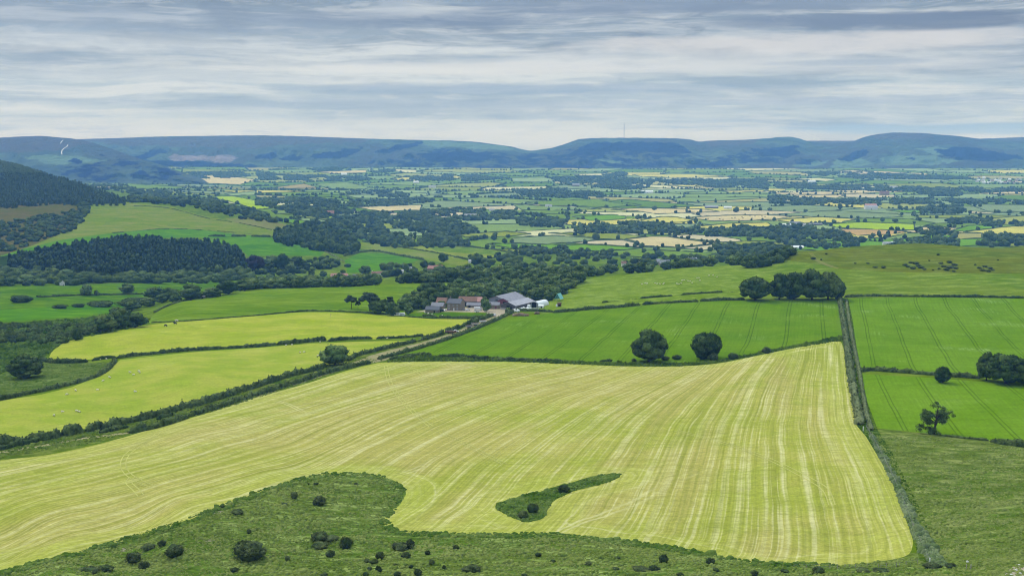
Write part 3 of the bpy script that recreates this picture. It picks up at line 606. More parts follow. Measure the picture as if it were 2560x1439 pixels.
def ground_obj(name, label, fidx, mats, mi=None, rows=None):
    T = T2[fidx]; used, inv = np.unique(T, return_inverse=True); T = inv.reshape(-1, 3)
    me = mesh(name, GPOS[used], T, mats, mi)
    me.normals_split_custom_set_from_vertices([tuple(v) for v in VN[used]])
    if rows:
        u = ROWS[rows](GPOS[used][:, 0], GPOS[used][:, 1]); w = np.zeros(len(u))
        if rows == 'hay':
            pw = [at(a, b)[0][:2] for a, b in densify([q for q in HAY if q[0] > -300], 20, True)]
            pi = [at(a, b)[0][:2] for a, b in densify(ISL, 20, True)]
            w = np.minimum(seg_dist(GPOS[used][:, :2], pw), seg_dist(GPOS[used][:, :2], pi))
        uv = me.uv_layers.new(name='rows'); uv.data.foreach_set('uv', np.c_[u, w][T.ravel()].astype(np.float32).ravel())
    o = link(name, me); struct(o, label); return o
cellmask = np.zeros(len(T2), bool); groups = {}
for i, reg in enumerate(regions):
    f = np.nonzero(own == i)[0]
    if not len(f): continue
    if reg[4].get('cell'): cellmask[f] = True; continue
    ground_obj(reg[0], reg[1], f, [M[reg[2]]], rows=reg[4].get('rows'))
f = np.nonzero(cellmask)[0]
pm = sorted({regions[own[k]][2] for k in f}); lut = {m: j for j, m in enumerate(pm)}
ground_obj('field_patchwork', 'patchwork of small green and tan fields over the plain', f, [M[m] for m in pm], [lut[regions[own[k]][2]] for k in f])
ground_obj('ground', 'grassy valley ground between the fields', np.nonzero(own == -1)[0], [M['base']])
print('ground verts', len(V2), 'tris', len(T2))
# ================================================================== far hills
def m_hill():
    k = NT('moorland_hill'); C = lambda *a: CD(*a, 9300); p = k.pos()
    fo, lt, hz, pk = k.attr('forest'), k.attr('light'), k.attr('heather'), k.attr('pink')
    n1 = k.noise(p, 1 / 260, 4, .6); n2 = k.noise(p, 1 / 60, 4, .65); n3 = k.noise(p, 1 / 700, 3)
    base = k.mix(k.mapr(n1, .4, .6), C(98, 132, 160), C(112, 144, 162))
    base = k.mix(k.mapr(n3, .45, .6), base, C(102, 130, 160))
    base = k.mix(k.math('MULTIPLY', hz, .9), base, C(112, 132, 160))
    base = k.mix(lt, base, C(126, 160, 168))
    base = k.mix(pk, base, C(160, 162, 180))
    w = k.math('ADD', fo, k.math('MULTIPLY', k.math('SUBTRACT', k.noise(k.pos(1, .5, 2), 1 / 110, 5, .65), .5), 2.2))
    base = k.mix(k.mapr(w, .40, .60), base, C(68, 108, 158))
    v = k.math('MULTIPLY_ADD', n2, 1.2, .4)
    g = k.n('ShaderNodeCombineColor')
    for i in range(3): k.l(v, g.inputs[i])
    return k.bsdf(k.mix(1.0, base, g.outputs[0], 'MULTIPLY'), .95, .0, k.bump(k.math('ADD', n2, k.math('MULTIPLY', n1, 2.5)), 1.0, 40.0))
M['hill'] = m_hill()
def hill(name, label, sky, base, d0, d1, forest=(), light=(), heather=(), pink=(), amp=170, seed=0, ny=46, step=6):
    x0, x1 = sky[0][0], sky[-1][0]; X = np.arange(x0, x1 + 1, step, float)
    sk = pchip([a for a, b in sky], [b for a, b in sky], X); bs = pchip([a for a, b in base], [b for a, b in base], X)
    dd0 = np.interp(X, *zip(*d0)) if isinstance(d0, list) else np.full(len(X), d0)
    dd1 = np.interp(X, *zip(*d1)) if isinstance(d1, list) else np.full(len(X), d1)
    t = np.linspace(0, 1, ny)
    row = bs[:, None] + (sk - bs)[:, None] * t[None]
    g = t ** .8 * .75 + .25 * t ** 3
    rid = 1 - np.abs(fbm(X / 70 + seed, seed, o=3))[:, None] * 1.2
    rid2 = fbm(X[:, None] / 45 + seed, t[None] * 3 + seed, o=3)
    d = dd0[:, None] + (dd1 - dd0)[:, None] * g[None] - amp * (rid + rid2 * .9) * np.sin(np.pi * np.minimum(t, .97) ** .8)[None]
    row = row + vnoise(X / 9, seed)[:, None] * .35 * (t[None] > .98)
    Pm = unproj(X[:, None] + 0 * row, row, d)
    back = Pm[:, -1:, :].copy(); extra = []
    for q, (dist, dz) in enumerate(((250, -2), (700, -25), (1400, -160))):
        b = back.copy(); b[..., 1] += dist; b[..., 0] *= (b[..., 1] / back[..., 1]); b[..., 2] += dz; extra.append(b)
    front = Pm[:, :1, :].copy(); front[..., 1] -= 60; front[..., 2] -= 40
    Pm = np.concatenate([front, Pm] + extra, 1); nx, n_ = Pm.shape[:2]
    idx = np.arange(nx * n_).reshape(nx, n_)
    Fq = np.stack([idx[:-1, :-1], idx[1:, :-1], idx[1:, 1:], idx[:-1, 1:]], -1).reshape(-1, 4)
    me = mesh(name, Pm.reshape(-1, 3), Fq, [M['hill']])
    PX = np.repeat(X, n_); RW = np.concatenate([row[:, :1] + 2, row] + [row[:, -1:] - .5] * 3, 1).ravel()
    jx, jy = PX + 7 * fbm(PX / 14, RW / 6, o=2), RW + 3.0 * fbm(PX / 18 + 5, RW / 7, o=2)
    for nm, polys in (('forest', forest), ('light', light), ('heather', heather), ('pink', pink)):
        v = np.zeros(len(PX))
        for pl in polys:
            wt, pl = pl if isinstance(pl, tuple) else (1.0, pl)
            v = np.maximum(v, wt * inpoly(jx, jy, pl))
        attr(me, nm, v)
    return struct(link(name, me), label)
BASE = [(-800, 424), (0, 424), (300, 436), (480, 436), (640, 424), (900, 428), (1150, 424), (1280, 421), (1450, 426), (1600, 420), (1740, 422), (1900, 420), (2000, 418), (2160, 424), (2300, 416), (2450, 412), (2560, 410), (3400, 410)]
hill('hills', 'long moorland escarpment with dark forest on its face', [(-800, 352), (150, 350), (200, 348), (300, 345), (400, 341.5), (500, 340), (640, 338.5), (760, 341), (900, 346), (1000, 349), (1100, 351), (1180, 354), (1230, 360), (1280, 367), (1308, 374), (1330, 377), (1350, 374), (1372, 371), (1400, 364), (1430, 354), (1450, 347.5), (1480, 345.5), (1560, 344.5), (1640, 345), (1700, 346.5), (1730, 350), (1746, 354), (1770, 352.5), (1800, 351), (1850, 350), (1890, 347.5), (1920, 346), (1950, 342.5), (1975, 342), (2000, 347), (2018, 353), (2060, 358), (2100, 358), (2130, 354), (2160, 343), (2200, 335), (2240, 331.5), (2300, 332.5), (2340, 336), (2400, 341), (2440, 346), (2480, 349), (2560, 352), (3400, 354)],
     BASE, 8650, 10300,
     forest=[[(935, 380), (1000, 362), (1055, 352), (1057, 360), (1000, 375), (950, 385)], [(785, 385), (850, 375), (905, 368), (900, 380), (850, 395), (790, 395), (770, 392)], [(640, 385), (695, 382), (695, 395), (640, 400)], [(700, 395), (730, 385), (765, 395), (750, 402), (710, 403)],
       (.5, [(1030, 378), (1100, 370), (1180, 374), (1280, 382), (1320, 384), (1400, 380), (1450, 366), (1690, 370), (1740, 388), (1800, 395), (1880, 372), (1990, 363), (2000, 388), (2060, 405), (2000, 412), (1900, 415), (1740, 420), (1560, 420), (1440, 425), (1280, 420), (1100, 424), (960, 416), (880, 408), (1000, 396)]), [(1452, 366), (1482, 357), (1690, 354), (1716, 370), (1730, 384), (1640, 380), (1560, 374), (1480, 386), (1430, 388)], [(1890, 376), (1990, 363), (2000, 384), (1960, 392), (1900, 390)], [(1050, 384), (1180, 378), (1260, 392), (1200, 404), (1080, 402)], [(330, 392), (400, 372), (420, 376), (360, 398), (400, 400), (560, 408), (640, 412), (640, 420), (400, 425), (300, 420)],
       [(2330, 375), (2390, 366), (2440, 372), (2530, 385), (2560, 395), (2500, 402), (2400, 400)], [(2090, 400), (2160, 372), (2180, 380), (2130, 402)], [(2250, 398), (2290, 394), (2290, 400)]],
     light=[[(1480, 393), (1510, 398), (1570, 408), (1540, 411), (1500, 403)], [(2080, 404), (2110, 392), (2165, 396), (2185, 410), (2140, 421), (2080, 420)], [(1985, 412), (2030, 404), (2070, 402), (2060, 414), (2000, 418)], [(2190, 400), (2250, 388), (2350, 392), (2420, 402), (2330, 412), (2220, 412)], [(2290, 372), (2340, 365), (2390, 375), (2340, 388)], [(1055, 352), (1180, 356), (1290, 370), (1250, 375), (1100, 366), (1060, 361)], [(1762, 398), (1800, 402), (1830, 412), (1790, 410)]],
     heather=[[(150, 345), (640, 338), (900, 345), (930, 356), (700, 362), (640, 372), (300, 362)], [(2160, 340), (2240, 330), (2330, 333), (2330, 346), (2200, 350)], [(1760, 352), (1900, 348), (1880, 362), (1780, 364)]],
     pink=[[(420, 394), (440, 386), (480, 387), (520, 390), (575, 386), (600, 396), (570, 404), (500, 402), (440, 403)]], seed=2)
hill('hills', 'far moorland ridge behind the gap between two hills', [(1840, 356), (1960, 353), (2060, 352), (2150, 352), (2300, 351), (2400, 348.5), (2480, 346), (2560, 343), (2800, 341), (3400, 342)], [(1840, 372), (3400, 372)], 11000, 11600, amp=60, seed=9, heather=[[(1800, 340), (3400, 340), (3400, 380), (1800, 380)]], ny=12)
hill('hills', 'heather moor with a white winding track', [(-800, 350), (-300, 346), (0, 344), (60, 341), (95, 340), (140, 343), (190, 348), (225, 355), (260, 366), (300, 380), (340, 394), (400, 412), (450, 430), (500, 447), (520, 456)],
     [(-800, 456), (300, 458), (520, 459)], 6600, [(-800, 8300), (200, 8300), (520, 6900)],
     forest=[(.52, [(130, 428), (220, 410), (300, 396), (345, 402), (430, 425), (490, 445), (440, 452), (350, 456), (240, 456), (170, 442)]), [(180, 394), (210, 404), (200, 412), (170, 402)], [(238, 378), (262, 385), (270, 394), (250, 388)]],
     light=[[(60, 392), (130, 384), (200, 392), (270, 402), (200, 408), (120, 412)]], heather=[[(-800, 344), (95, 338), (190, 346), (230, 358), (170, 372), (100, 380), (-800, 384)]], amp=130, seed=5)
# white track on the moor: a narrow ribbon over the hill surface
def hill_ray(px, row, hills):
    o = Vector((0, 0, CZ)); d = (Vector(unproj(px, row, 1.0)) - o).normalized()
    best = None
    for h in hills:
        okk, loc, nn, _ = h.ray_cast(o, d)
        if okk and (best is None or (loc - o).length < (best - o).length): best = loc
    return best
# ================================================================== plants
_ICO = {}
def ico(sub):
    if sub not in _ICO:
        b = bmesh.new(); bmesh.ops.create_icosphere(b, subdivisions=sub, radius=1)
        b.verts.ensure_lookup_table()
        _ICO[sub] = (np.array([v.co[:] for v in b.verts]), np.array([[v.index for v in f.verts] for f in b.faces])); b.free()
    return _ICO[sub]
class MB:
    def __init__(s): s.V, s.F, s.T, s.n, s.mi = [], [], [], 0, []
    def add(s, V, Fc, tint=.5, mi=0):
        V = np.asarray(V, float); Fc = np.asarray(Fc, int)
        if Fc.shape[1] == 4: Fc = np.concatenate([Fc[:, [0, 1, 2]], Fc[:, [0, 2, 3]]])
        s.V.append(V); s.F.append(Fc + s.n); s.T.append(np.full(len(V), tint) if np.isscalar(tint) else tint); s.n += len(V); s.mi.append(np.full(len(Fc), mi))
    def arrays(s): return np.concatenate(s.V), np.concatenate(s.F), np.concatenate(s.T), np.concatenate(s.mi)
    def me(s, name, mats, smooth=True):
        V, Fc, T, mi = s.arrays(); m = mesh(name, V, Fc, mats, mi, smooth); attr(m, 'tint', T); return m
def blob(mb, c, r, seed, amp=.25, fr=1.6, sub=2, tint=.5, mi=0, flat=None):
    V, Fc = ico(sub); n = fbm(V[:, 0] * fr + seed, V[:, 1] * fr + seed * 1.7, V[:, 2] * fr - seed, o=2)
    V = V * (1 + amp * n)[:, None] * np.asarray(r, float) + np.asarray(c, float)
    if flat is not None: V[:, 2] = np.maximum(V[:, 2], flat)
    mb.add(V, Fc, tint, mi)
def leaves(mb, c, r, n, size, rg, tint=.5, up=.2):
    d = rg.normal(size=(n, 3)); d /= np.linalg.norm(d, axis=1, keepdims=True); d[:, 2] = np.where(d[:, 2] < -up, -d[:, 2], d[:, 2])
    p = np.asarray(c) + d * np.asarray(r) * rg.uniform(.9, 1.27, (n, 1))
    nn = d + rg.normal(size=(n, 3)) * .55; nn /= np.linalg.norm(nn, axis=1, keepdims=True)
    a = np.cross(nn, rg.normal(size=(n, 3))); a /= np.linalg.norm(a, axis=1, keepdims=True); b = np.cross(nn, a)
    sz = size * rg.uniform(.6, 1.3, (n, 1)); a = a * sz; b = b * sz * .7
    V = np.stack([p - a, p + b, p + a, p - b], 1).reshape(-1, 3)
    mb.add(V, np.arange(4 * n).reshape(-1, 4), np.repeat(np.clip(tint + rg.uniform(-.25, .25, n), 0, 1), 4))
def tube(mb, pts, rad, k=6, mi=0, tint=.5):
    pts = np.array(pts, float); V = []
    for i, p in enumerate(pts):
        t = pts[min(i + 1, len(pts) - 1)] - pts[max(i - 1, 0)]; t /= np.linalg.norm(t) + 1e-9
        a = np.cross(t, [0.13, .9, .2]); a /= np.linalg.norm(a); b = np.cross(t, a)
        V += [p + rad[i] * (a * math.cos(q) + b * math.sin(q)) for q in np.arange(k) * 2 * math.pi / k]
    Fq = [[i * k + j, i * k + (j + 1) % k, (i + 1) * k + (j + 1) % k, (i + 1) * k + j] for i in range(len(pts) - 1) for j in range(k)]
    mb.add(V, Fq, tint, mi)
def m_leaf(name, c1, c2, amt=.55):
    k = NT(name); g = k.n('ShaderNodeNewGeometry'); oi = k.n('ShaderNodeObjectInfo')
    t = k.math('ADD', k.math('MULTIPLY', k.attr('tint'), .6), k.math('MULTIPLY', oi.outputs['Random'], .4))
    n = k.noise(g.outputs['Position'], .55, 4, .65)
    col = k.mix(k.mapr(t, .1, .9), c1, c2)
    v = k.var(n, amt)
    q = k.n('ShaderNodeCombineColor')
    for i in range(3): k.l(v, q.inputs[i])
    return k.bsdf(k.mix(1.0, col, q.outputs[0], 'MULTIPLY'), .85, .04, k.bump(n, .8, .6))
L = {
 'oak': m_leaf('broadleaf_foliage', (.034, .064, .014), (.115, .155, .038)), 'dark': m_leaf('dark_foliage', (.022, .046, .010), (.070, .108, .026)),
 'light': m_leaf('light_foliage', (.060, .105, .024), (.125, .175, .050)), 'conifer': m_leaf('conifer_foliage', (.020, .042, .012), (.060, .092, .034)),
 'copper': m_leaf('copper_beech_foliage', (.022, .016, .024), (.034, .024, .034)), 'gorse': m_leaf('thorn_foliage', (.034, .056, .016), (.100, .122, .044)),
 'hedge': m_leaf('hedge_foliage', (.032, .056, .014), (.082, .112, .032)), 'oldhedge': m_leaf('old_hedge_foliage', (.075, .105, .036), (.150, .175, .075), .35), 'pine': m_leaf('pine_foliage', (.026, .044, .020), (.046, .066, .030)),
}
FARL = {q: m_leaf('far_' + q, c1, c2, .4) for q, (c1, c2) in {'oak': ((.016, .036, .006), (.066, .098, .020)), 'dark': ((.011, .026, .004), (.046, .072, .014)), 'light': ((.026, .052, .008), (.086, .124, .026))}.items()}
def m_plain(name, c, rough=.8, nz=.25, sc=.8, spec=.2, metal=0.0):
    k = NT(name); p = k.pos(); n = k.noise(p, sc, 4, .6); v = k.math('MULTIPLY_ADD', n, nz * 2, 1 - nz)
    q = k.n('ShaderNodeCombineColor')
    for i in range(3): k.l(v, q.inputs[i])
    return k.bsdf(k.mix(1.0, c, q.outputs[0], 'MULTIPLY'), rough, spec, None, metal)
BARK = m_plain('bark', (.055, .042, .030), .9, .4, 2.0)
def crown_broad(seed, n, sub, nl, shape='round', core=True, rr=(.11, .19), lsz=.034):
    rg = np.random.default_rng(seed); mb = MB()
    zc, hz = (.49, .51)
    if shape == 'tall': zc, hz = .55, .45
    if core: blob(mb, (0, 0, zc - .03), (.33, .33, hz * .76), seed, .32, 1.7, max(2, sub), .15)
    for i in range(n):
        d = rg.normal(size=3); d /= np.linalg.norm(d)
        if d[2] < -.9: d[2] *= -1
        k = 1.0 if shape != 'egg' else (1.06 - .3 * max(0, d[2]))
        r = rg.uniform(*rr); ext = np.clip(.93 + .16 * float(vnoise(d[0] * 1.3 + seed, d[1] * 1.3, d[2] * 1.3)) + rg.uniform(-.07, .07), .7, 1.1)
        c = np.array([d[0] * (.5 * k - r * .75) * ext, d[1] * (.5 * k - r * .75) * ext, zc + d[2] * (hz - r * .72) * ext])
        tn = rg.beta(.7, .7); blob(mb, c, (r, r, r * .82), seed + i * 3.1, .32, 1.9, sub, tn)
        if nl: leaves(mb, c, (r, r, r * .82), nl, lsz, rg, tn)
    return mb
def trunk_broad(seed, r=.035, top=.62, nl=4, spread=.28):
    rg = np.random.default_rng(seed); mb = MB()
    tube(mb, [(0, 0, -.03), (.004, 0, .05), (.012, .008, .22), (0, .012, top)], [r * 1.5, r * 1.05, r * .85, r * .3], 7)
    for i in range(nl):
        a = i * 6.283 / nl + rg.uniform(-.4, .4); z0 = rg.uniform(.16, .34); z1 = z0 + rg.uniform(.18, .36); q = spread * rg.uniform(.7, 1.1)
        tube(mb, [(.01, .006, z0), (math.cos(a) * q * .5, math.sin(a) * q * .5, (z0 + z1) / 2 + .03), (math.cos(a) * q, math.sin(a) * q, z1)], [r * .55, r * .38, r * .15], 5)
    return mb
def conifer_mb(seed, tiers=8, k=9, r0=.2):
    rg = np.random.default_rng(seed); mb = MB()
    for i in range(tiers):
        f = i / tiers; z0 = .04 + .8 * f; z1 = min(1.0, z0 + (.34 if i < tiers - 1 else .2)); r = r0 * (1 - f ** 2.2 * .55) * rg.uniform(.85, 1.1); t = rg.uniform(0, 1)
        ox, oy = rg.normal(size=2) * .02; ring, top = [], []
        for j in range(2 * k):
            a = (j + rg.uniform(-.3, .3)) * math.pi / k; q = r * (rg.uniform(.85, 1.2) if j % 2 else rg.uniform(.55, .8))
            ring.append((ox + math.cos(a) * q, oy + math.sin(a) * q, z0 - (.03 if j % 2 else -.02) + rg.uniform(-.015, .015))); q *= .62
            top.append((ox + math.cos(a) * q, oy + math.sin(a) * q, z0 + (z1 - z0) * rg.uniform(.45, .7)))
        m = 2 * k; V = ring + top + [(ox, oy, z1), (ox, oy, z0 + .03)]
        mb.add(V, [[j, (j + 1) % m, m + (j + 1) % m] for j in range(m)] + [[j, m + (j + 1) % m, m + j] for j in range(m)] + [[m + j, m + (j + 1) % m, 2 * m] for j in range(m)] + [[(j + 1) % m, j, 2 * m + 1] for j in range(m)], t)
    return mb
BROAD_HI = [(crown_broad(10 + i, 46, 2, 52, s, True, (.12, .205), .036).me('crown', [L[l]]), trunk_broad(10 + i).me('trunk', [BARK])) for i, (s, l) in enumerate((('egg', 'dark'), ('round', 'dark'), ('round', 'oak'), ('egg', 'oak')))]
BROAD_MID = {l: [(crown_broad(30 + i, 17, 1, 14, s, True, (.17, .26), .045).me('crown', [L[l]]), trunk_broad(30 + i, .035, .5, 3).me('trunk', [BARK])) for i, s in enumerate(('round', 'egg', 'round', 'egg'))] for l in ('oak', 'dark', 'light', 'copper')}
def single(seed, l, n=7, rr=(.2, .3), sub=1):
    mb = crown_broad(seed, n, sub, 5, 'round', True, rr, .06); tube(mb, [(0, 0, -.05), (0, 0, .4)], [.04, .025], 5, 1)
    return mb
SINGLE = {l: [single(60 + i, l) for i in range(5)] for l in ('oak', 'dark', 'light')}
SINGLE_ME = {l: [mb.me('tree', [L[l], BARK]) for mb in SINGLE[l]] for l in SINGLE}
SINGLE_FAR = {l: [mb.me('tree', [FARL[l], BARK]) for mb in SINGLE[l]] for l in SINGLE}
TINY = [MB() for _ in range(4)]
for i, mb in enumerate(TINY):
    blob(mb, (0, 0, .44), (.46, .46, .5), i * 5.3, .35, 1.7, 1, .3); blob(mb, (.18, .05, .64), (.28, .28, .28), i * 7.7, .3, 1.9, 1, .85); blob(mb, (-.22, -.12, .46), (.27, .27, .27), i * 3.9, .3, 1.9, 1, .55); blob(mb, (.02, -.26, .38), (.24, .24, .24), i * 2.9, .3, 1.9, 1, .75)
CON_MB = [conifer_mb(80 + i, 7, 7) for i in range(5)]
CON_ME = [(mb.me('crown', [L['conifer']]),) for mb in CON_MB]
_tm = MB(); tube(_tm, [(0, 0, -.03), (0, 0, .2), (0, 0, .8)], [.018, .014, .005], 5); CON_TRUNK = _tm.me('trunk', [BARK])
CON_FAR = [conifer_mb(90 + i, 4, 4, .22) for i in range(5)]
def pine_scots(seed, flat=True):
    rg = np.random.default_rng(seed); c, t = MB(), MB()
    tube(t, [(0, 0, -.03), (.02, 0, .3), (0, .02, .62), (.02, 0, .85)], [.03, .024, .018, .01], 6)
    for i in range(5):
        a = i * 1.26 + rg.uniform(-.3, .3); q = rg.uniform(.2, .36); z = rg.uniform(.45, .6)
        tube(t, [(.01, 0, z), (math.cos(a) * q * .6, math.sin(a) * q * .6, z + .1), (math.cos(a) * q, math.sin(a) * q, z + .2)], [.012, .009, .005], 5)
    for i in range(26):
        a = rg.uniform(0, 6.28); q = .38 * math.sqrt(rg.uniform(0, 1)); z = .88 - q * q * 1.7 - rg.uniform(0, .3); r = rg.uniform(.11, .17); tn = rg.uniform(0, 1)
        blob(c, (math.cos(a) * q, math.sin(a) * q, z), (r, r, r * .6), seed + i, .3, 1.9, 2, tn); leaves(c, (math.cos(a) * q, math.sin(a) * q, z), (r, r, r * .6), 24, .026, rg, tn)
    return c.me('crown', [L['pine']]), t.me('trunk', [BARK])
SCOTS = [pine_scots(3), pine_scots(8)]
def sparse_oak(seed):
    rg = np.random.default_rng(seed); c, t = MB(), MB()
    tube(t, [(0, 0, -.03), (.01, 0, .12), (.03, 0, .32), (.05, 0, .55), (.08, 0, .8)], [.04, .03, .024, .017, .008], 7)
    ends = []
    for i in range(15):
        a = rg.choice((0, math.pi)) + rg.normal() * .55; z0 = rg.uniform(.16, .55); dx = rg.uniform(.2, .46) * (1.1 - .5 * z0); dz = rg.uniform(.04, .34)
        e = np.array([math.cos(a) * dx, math.sin(a) * dx * .8, min(.95, z0 + dz)]); m = np.array([math.cos(a) * dx * .5, math.sin(a) * dx * .45, z0 + dz * .7])
        tube(t, [(.025 + .05 * z0, 0, z0), m, e], [.014, .009, .003], 5); ends += [(e, 1.0), (m * .4 + e * .6, .8), (m + rg.normal(size=3) * .03, .6)]
        for q in range(2):
            f = e + rg.normal(size=3) * [.07, .07, .05]; tube(t, [m * .4 + e * .6, f], [.006, .002], 4); ends.append((f, .8))
    ends += [(np.array([.08, 0, .84]), 1), (np.array([.05, .04, .93]), .8), (np.array([.11, -.03, .78]), .8), (np.array([-.05, .03, .86]), .9)]
    for i, (e, w_) in enumerate(ends):
        if rg.random() > .88: continue
        r = rg.uniform(.034, .066) * w_; tn = rg.uniform(0, 1); blob(c, e, (r * 1.2, r * 1.2, r * .8), seed + i * 2, .5, 2.6, 1, tn); leaves(c, e, (r * 1.8, r * 1.8, r * 1.4), 64, .017, rg, tn, 1)
    for i in range(12):
        a = rg.uniform(0, 6.28); q = rg.uniform(0, .15); cc = np.array([math.cos(a) * q - .05, math.sin(a) * q, rg.uniform(.02, .17)]); tn = rg.uniform(0, .6)
        blob(c, cc, (.05, .05, .05), seed + 50 + i, .4, 2.4, 1, tn); leaves(c, cc, (.08, .08, .07), 40, .016, rg, tn)
    return c.me('crown', [L['light']]), t.me('trunk', [BARK])
SPARSE = sparse_oak(5)
def bush_mb(seed, n=16, nl=60):
    rg = np.random.default_rng(seed); mb = MB(); blob(mb, (0, 0, .3), (.36, .36, .42), seed, .25, 1.8, 2, .1, flat=-.05)
    for i in range(n):
        a = rg.uniform(0, 6.28); q = .34 * math.sqrt(rg.uniform(.05, 1)); z = (.68 - q * .9) * rg.uniform(.55, 1.05); r = rg.uniform(.12, .2); tn = rg.uniform(0, 1)
        blob(mb, (math.cos(a) * q, math.sin(a) * q, z), (r, r, r * .9), seed + i, .35, 2.1, 1, tn, flat=-.06); leaves(mb, (math.cos(a) * q, math.sin(a) * q, z), (r * 1.1, r * 1.1, r * 1.15), nl, .042, rg, tn)
    return mb
BUSH_MB = [bush_mb(i * 7 + 1) for i in range(4)]

BUSH = {l: [mb.me('bush', [L[l]]) for mb in BUSH_MB] for l in ('gorse', 'dark', 'hedge', 'oak', 'light')}
TREE_LOG = []
def plant(name, parts, px, row, wp, hp, label, cat='tree', group=None, dmin=0, sink=.03, wy=None):
    """one plant: an Empty with trunk and crown, or one mesh; size given in photograph pixels at its distance"""
    p, d = at(px, row, dmin); w, h = wp * d / F, hp * d / F
    sc = (w, wy * d / F if wy else w, h * 1.0)
    rz = random.uniform(0, 6.28) if parts is not SPARSE else .15
    if len(parts) == 1:
        o = link(name, parts[0], None, p, rz, sc)
    else:
        o = bpy.data.objects.new(name, None); COL.objects.link(o); o.location = [float(q) for q in p]; o.rotation_euler = (0, 0, rz); o.scale = sc
        o.empty_display_size = .1
        link('crown', parts[0], o); link('trunk', parts[1], o)
    tag(o, label, cat, group); TREE_LOG.append((px, row, wp, hp)); return o
# ---- trees one can tell apart near by
BH, BM = BROAD_HI, BROAD_MID
plant('broadleaf_tree', BH[0], 1622, 904, 84, 80, 'tall dense dark tree on the grassy bank, larger of the two'); plant('broadleaf_tree', BH[1], 1766, 896, 70, 68, 'rounded dark tree on the grassy bank, smaller of the two')
for px, row, w, h, lb in ((1783, 901, 28, 27, 'rounded bush at the foot of the smaller dark tree'), (1692, 898, 24, 16, 'low bush on the grassy bank between the two dark trees'), (1663, 900, 24, 15, 'small bush under the right side of the larger dark tree'),
    (1831, 897, 27, 22, 'lone bush on the bank right of the smaller dark tree'), (1916, 883, 23, 23, 'round isolated bush at the edge of the mown field'), (1585, 903, 14, 10, 'tiny bush at the left foot of the larger dark tree')):
    plant('bush', [BUSH['gorse'][px % 4]], px, row, w, h, lb, 'bush')
plant('broadleaf_tree', BM['light'][1], 838, 911, 74, 54, 'ragged green tree standing in the hedge between the bright meadow and the track')
plant('broadleaf_tree', BH[2], 65, 944, 80, 58, 'lone spreading oak in the olive corner pasture')
plant('broadleaf_tree', SPARSE, 2335, 1084, 96, 84, 'ragged open crowned tree alone in the vivid barley field')
plant('broadleaf_tree', BH[1], 2357, 956, 38, 42, 'small round dark tree in the short hedge between barley fields')
plant('broadleaf_tree', BH[0], 2466, 950, 46, 70, 'narrow dark tree on the left of the dark clump among the barley'); plant('broadleaf_tree', BH[1], 2515, 958, 92, 76, 'broad dark tree in the clump among the barley'); plant('broadleaf_tree', BH[3], 2568, 962, 60, 58, 'dark tree at the right end of the clump among the barley')
for px, row, w, h, i, lb in ((1888, 750, 78, 58, 2, 'rounded tree at the left end of the big copse'), (1948, 748, 52, 64, 0, 'tall dark tree in the big copse beside its left end'), (1985, 748, 64, 70, 1, 'dense dark tree in the middle left of the big copse'), (2030, 749, 76, 74, 0, 'largest dark tree in the middle of the big copse'), (2070, 748, 66, 74, 3, 'tall rounded tree towards the right end of the big copse'), (2093, 748, 38, 48, 1, 'small tree at the right end of the big copse beside the long hedge')):
    plant('broadleaf_tree', BH[i], px, row, w, h, lb, 'tree', 'trees of the big copse by the long hedge')
plant('pine_tree', SCOTS[1], 878, 772, 34, 40, 'bushy pine at the left end of the pine group', 'pine'); plant('pine_tree', SCOTS[0], 895, 773, 15, 26, 'thin leaning pine in the pine group', 'pine'); plant('pine_tree', SCOTS[0], 925, 777, 56, 54, 'tall umbrella shaped pine in the pine group', 'pine'); plant('pine_tree', SCOTS[1], 971, 778, 34, 43, 'flat topped pine at the right of the pine group', 'pine')
plant('broadleaf_tree', BH[1], 949, 783, 50, 35, 'round dark tree below the pines'); plant('broadleaf_tree', BM['oak'][1], 980, 789, 38, 38, 'grey green tree beside the flat topped pine'); plant('broadleaf_tree', BM['light'][0], 1021, 786, 24, 24, 'small light tree by the paddock corner')
plant('conifer_tree', [BUSH['dark'][1]], 192, 849, 24, 36, 'narrow dark upright conifer on the bushy slope', 'conifer')
for px, row, w, h, l, lb in ((262, 829, 66, 44, 'oak', 'large grey green tree at the edge of the bright meadow'), (300, 822, 60, 54, 'oak', 'tall tree on the slope behind the bright meadow corner'), (338, 818, 66, 36, 'dark', 'broad dark tree at the tip of the bright meadow'), (295, 800, 60, 34, 'oak', 'tree behind the pair at the bright meadow corner')):
    plant('broadleaf_tree', BM[l][px % 4], px, row, w, h, lb)
for px, row, w, h, lb in ((55, 755, 66, 24, 'large rounded bush alone in the valley hedge'), (150, 770, 42, 13, 'low wide bush at the left end of the valley hedge row'), (195, 767, 36, 12, 'low bush second in the valley hedge row'), (252, 765, 74, 18, 'long bushy clump in the valley hedge row'), (340, 762, 92, 24, 'widest bushy clump in the valley hedge row'), (95, 742, 12, 6, 'tiny bush beside the large rounded bush'), (84, 708, 22, 8, 'small bush near the white cottage')):
    plant('bush', [BUSH['dark'][px % 4]], px, row, w, h, lb, 'bush')
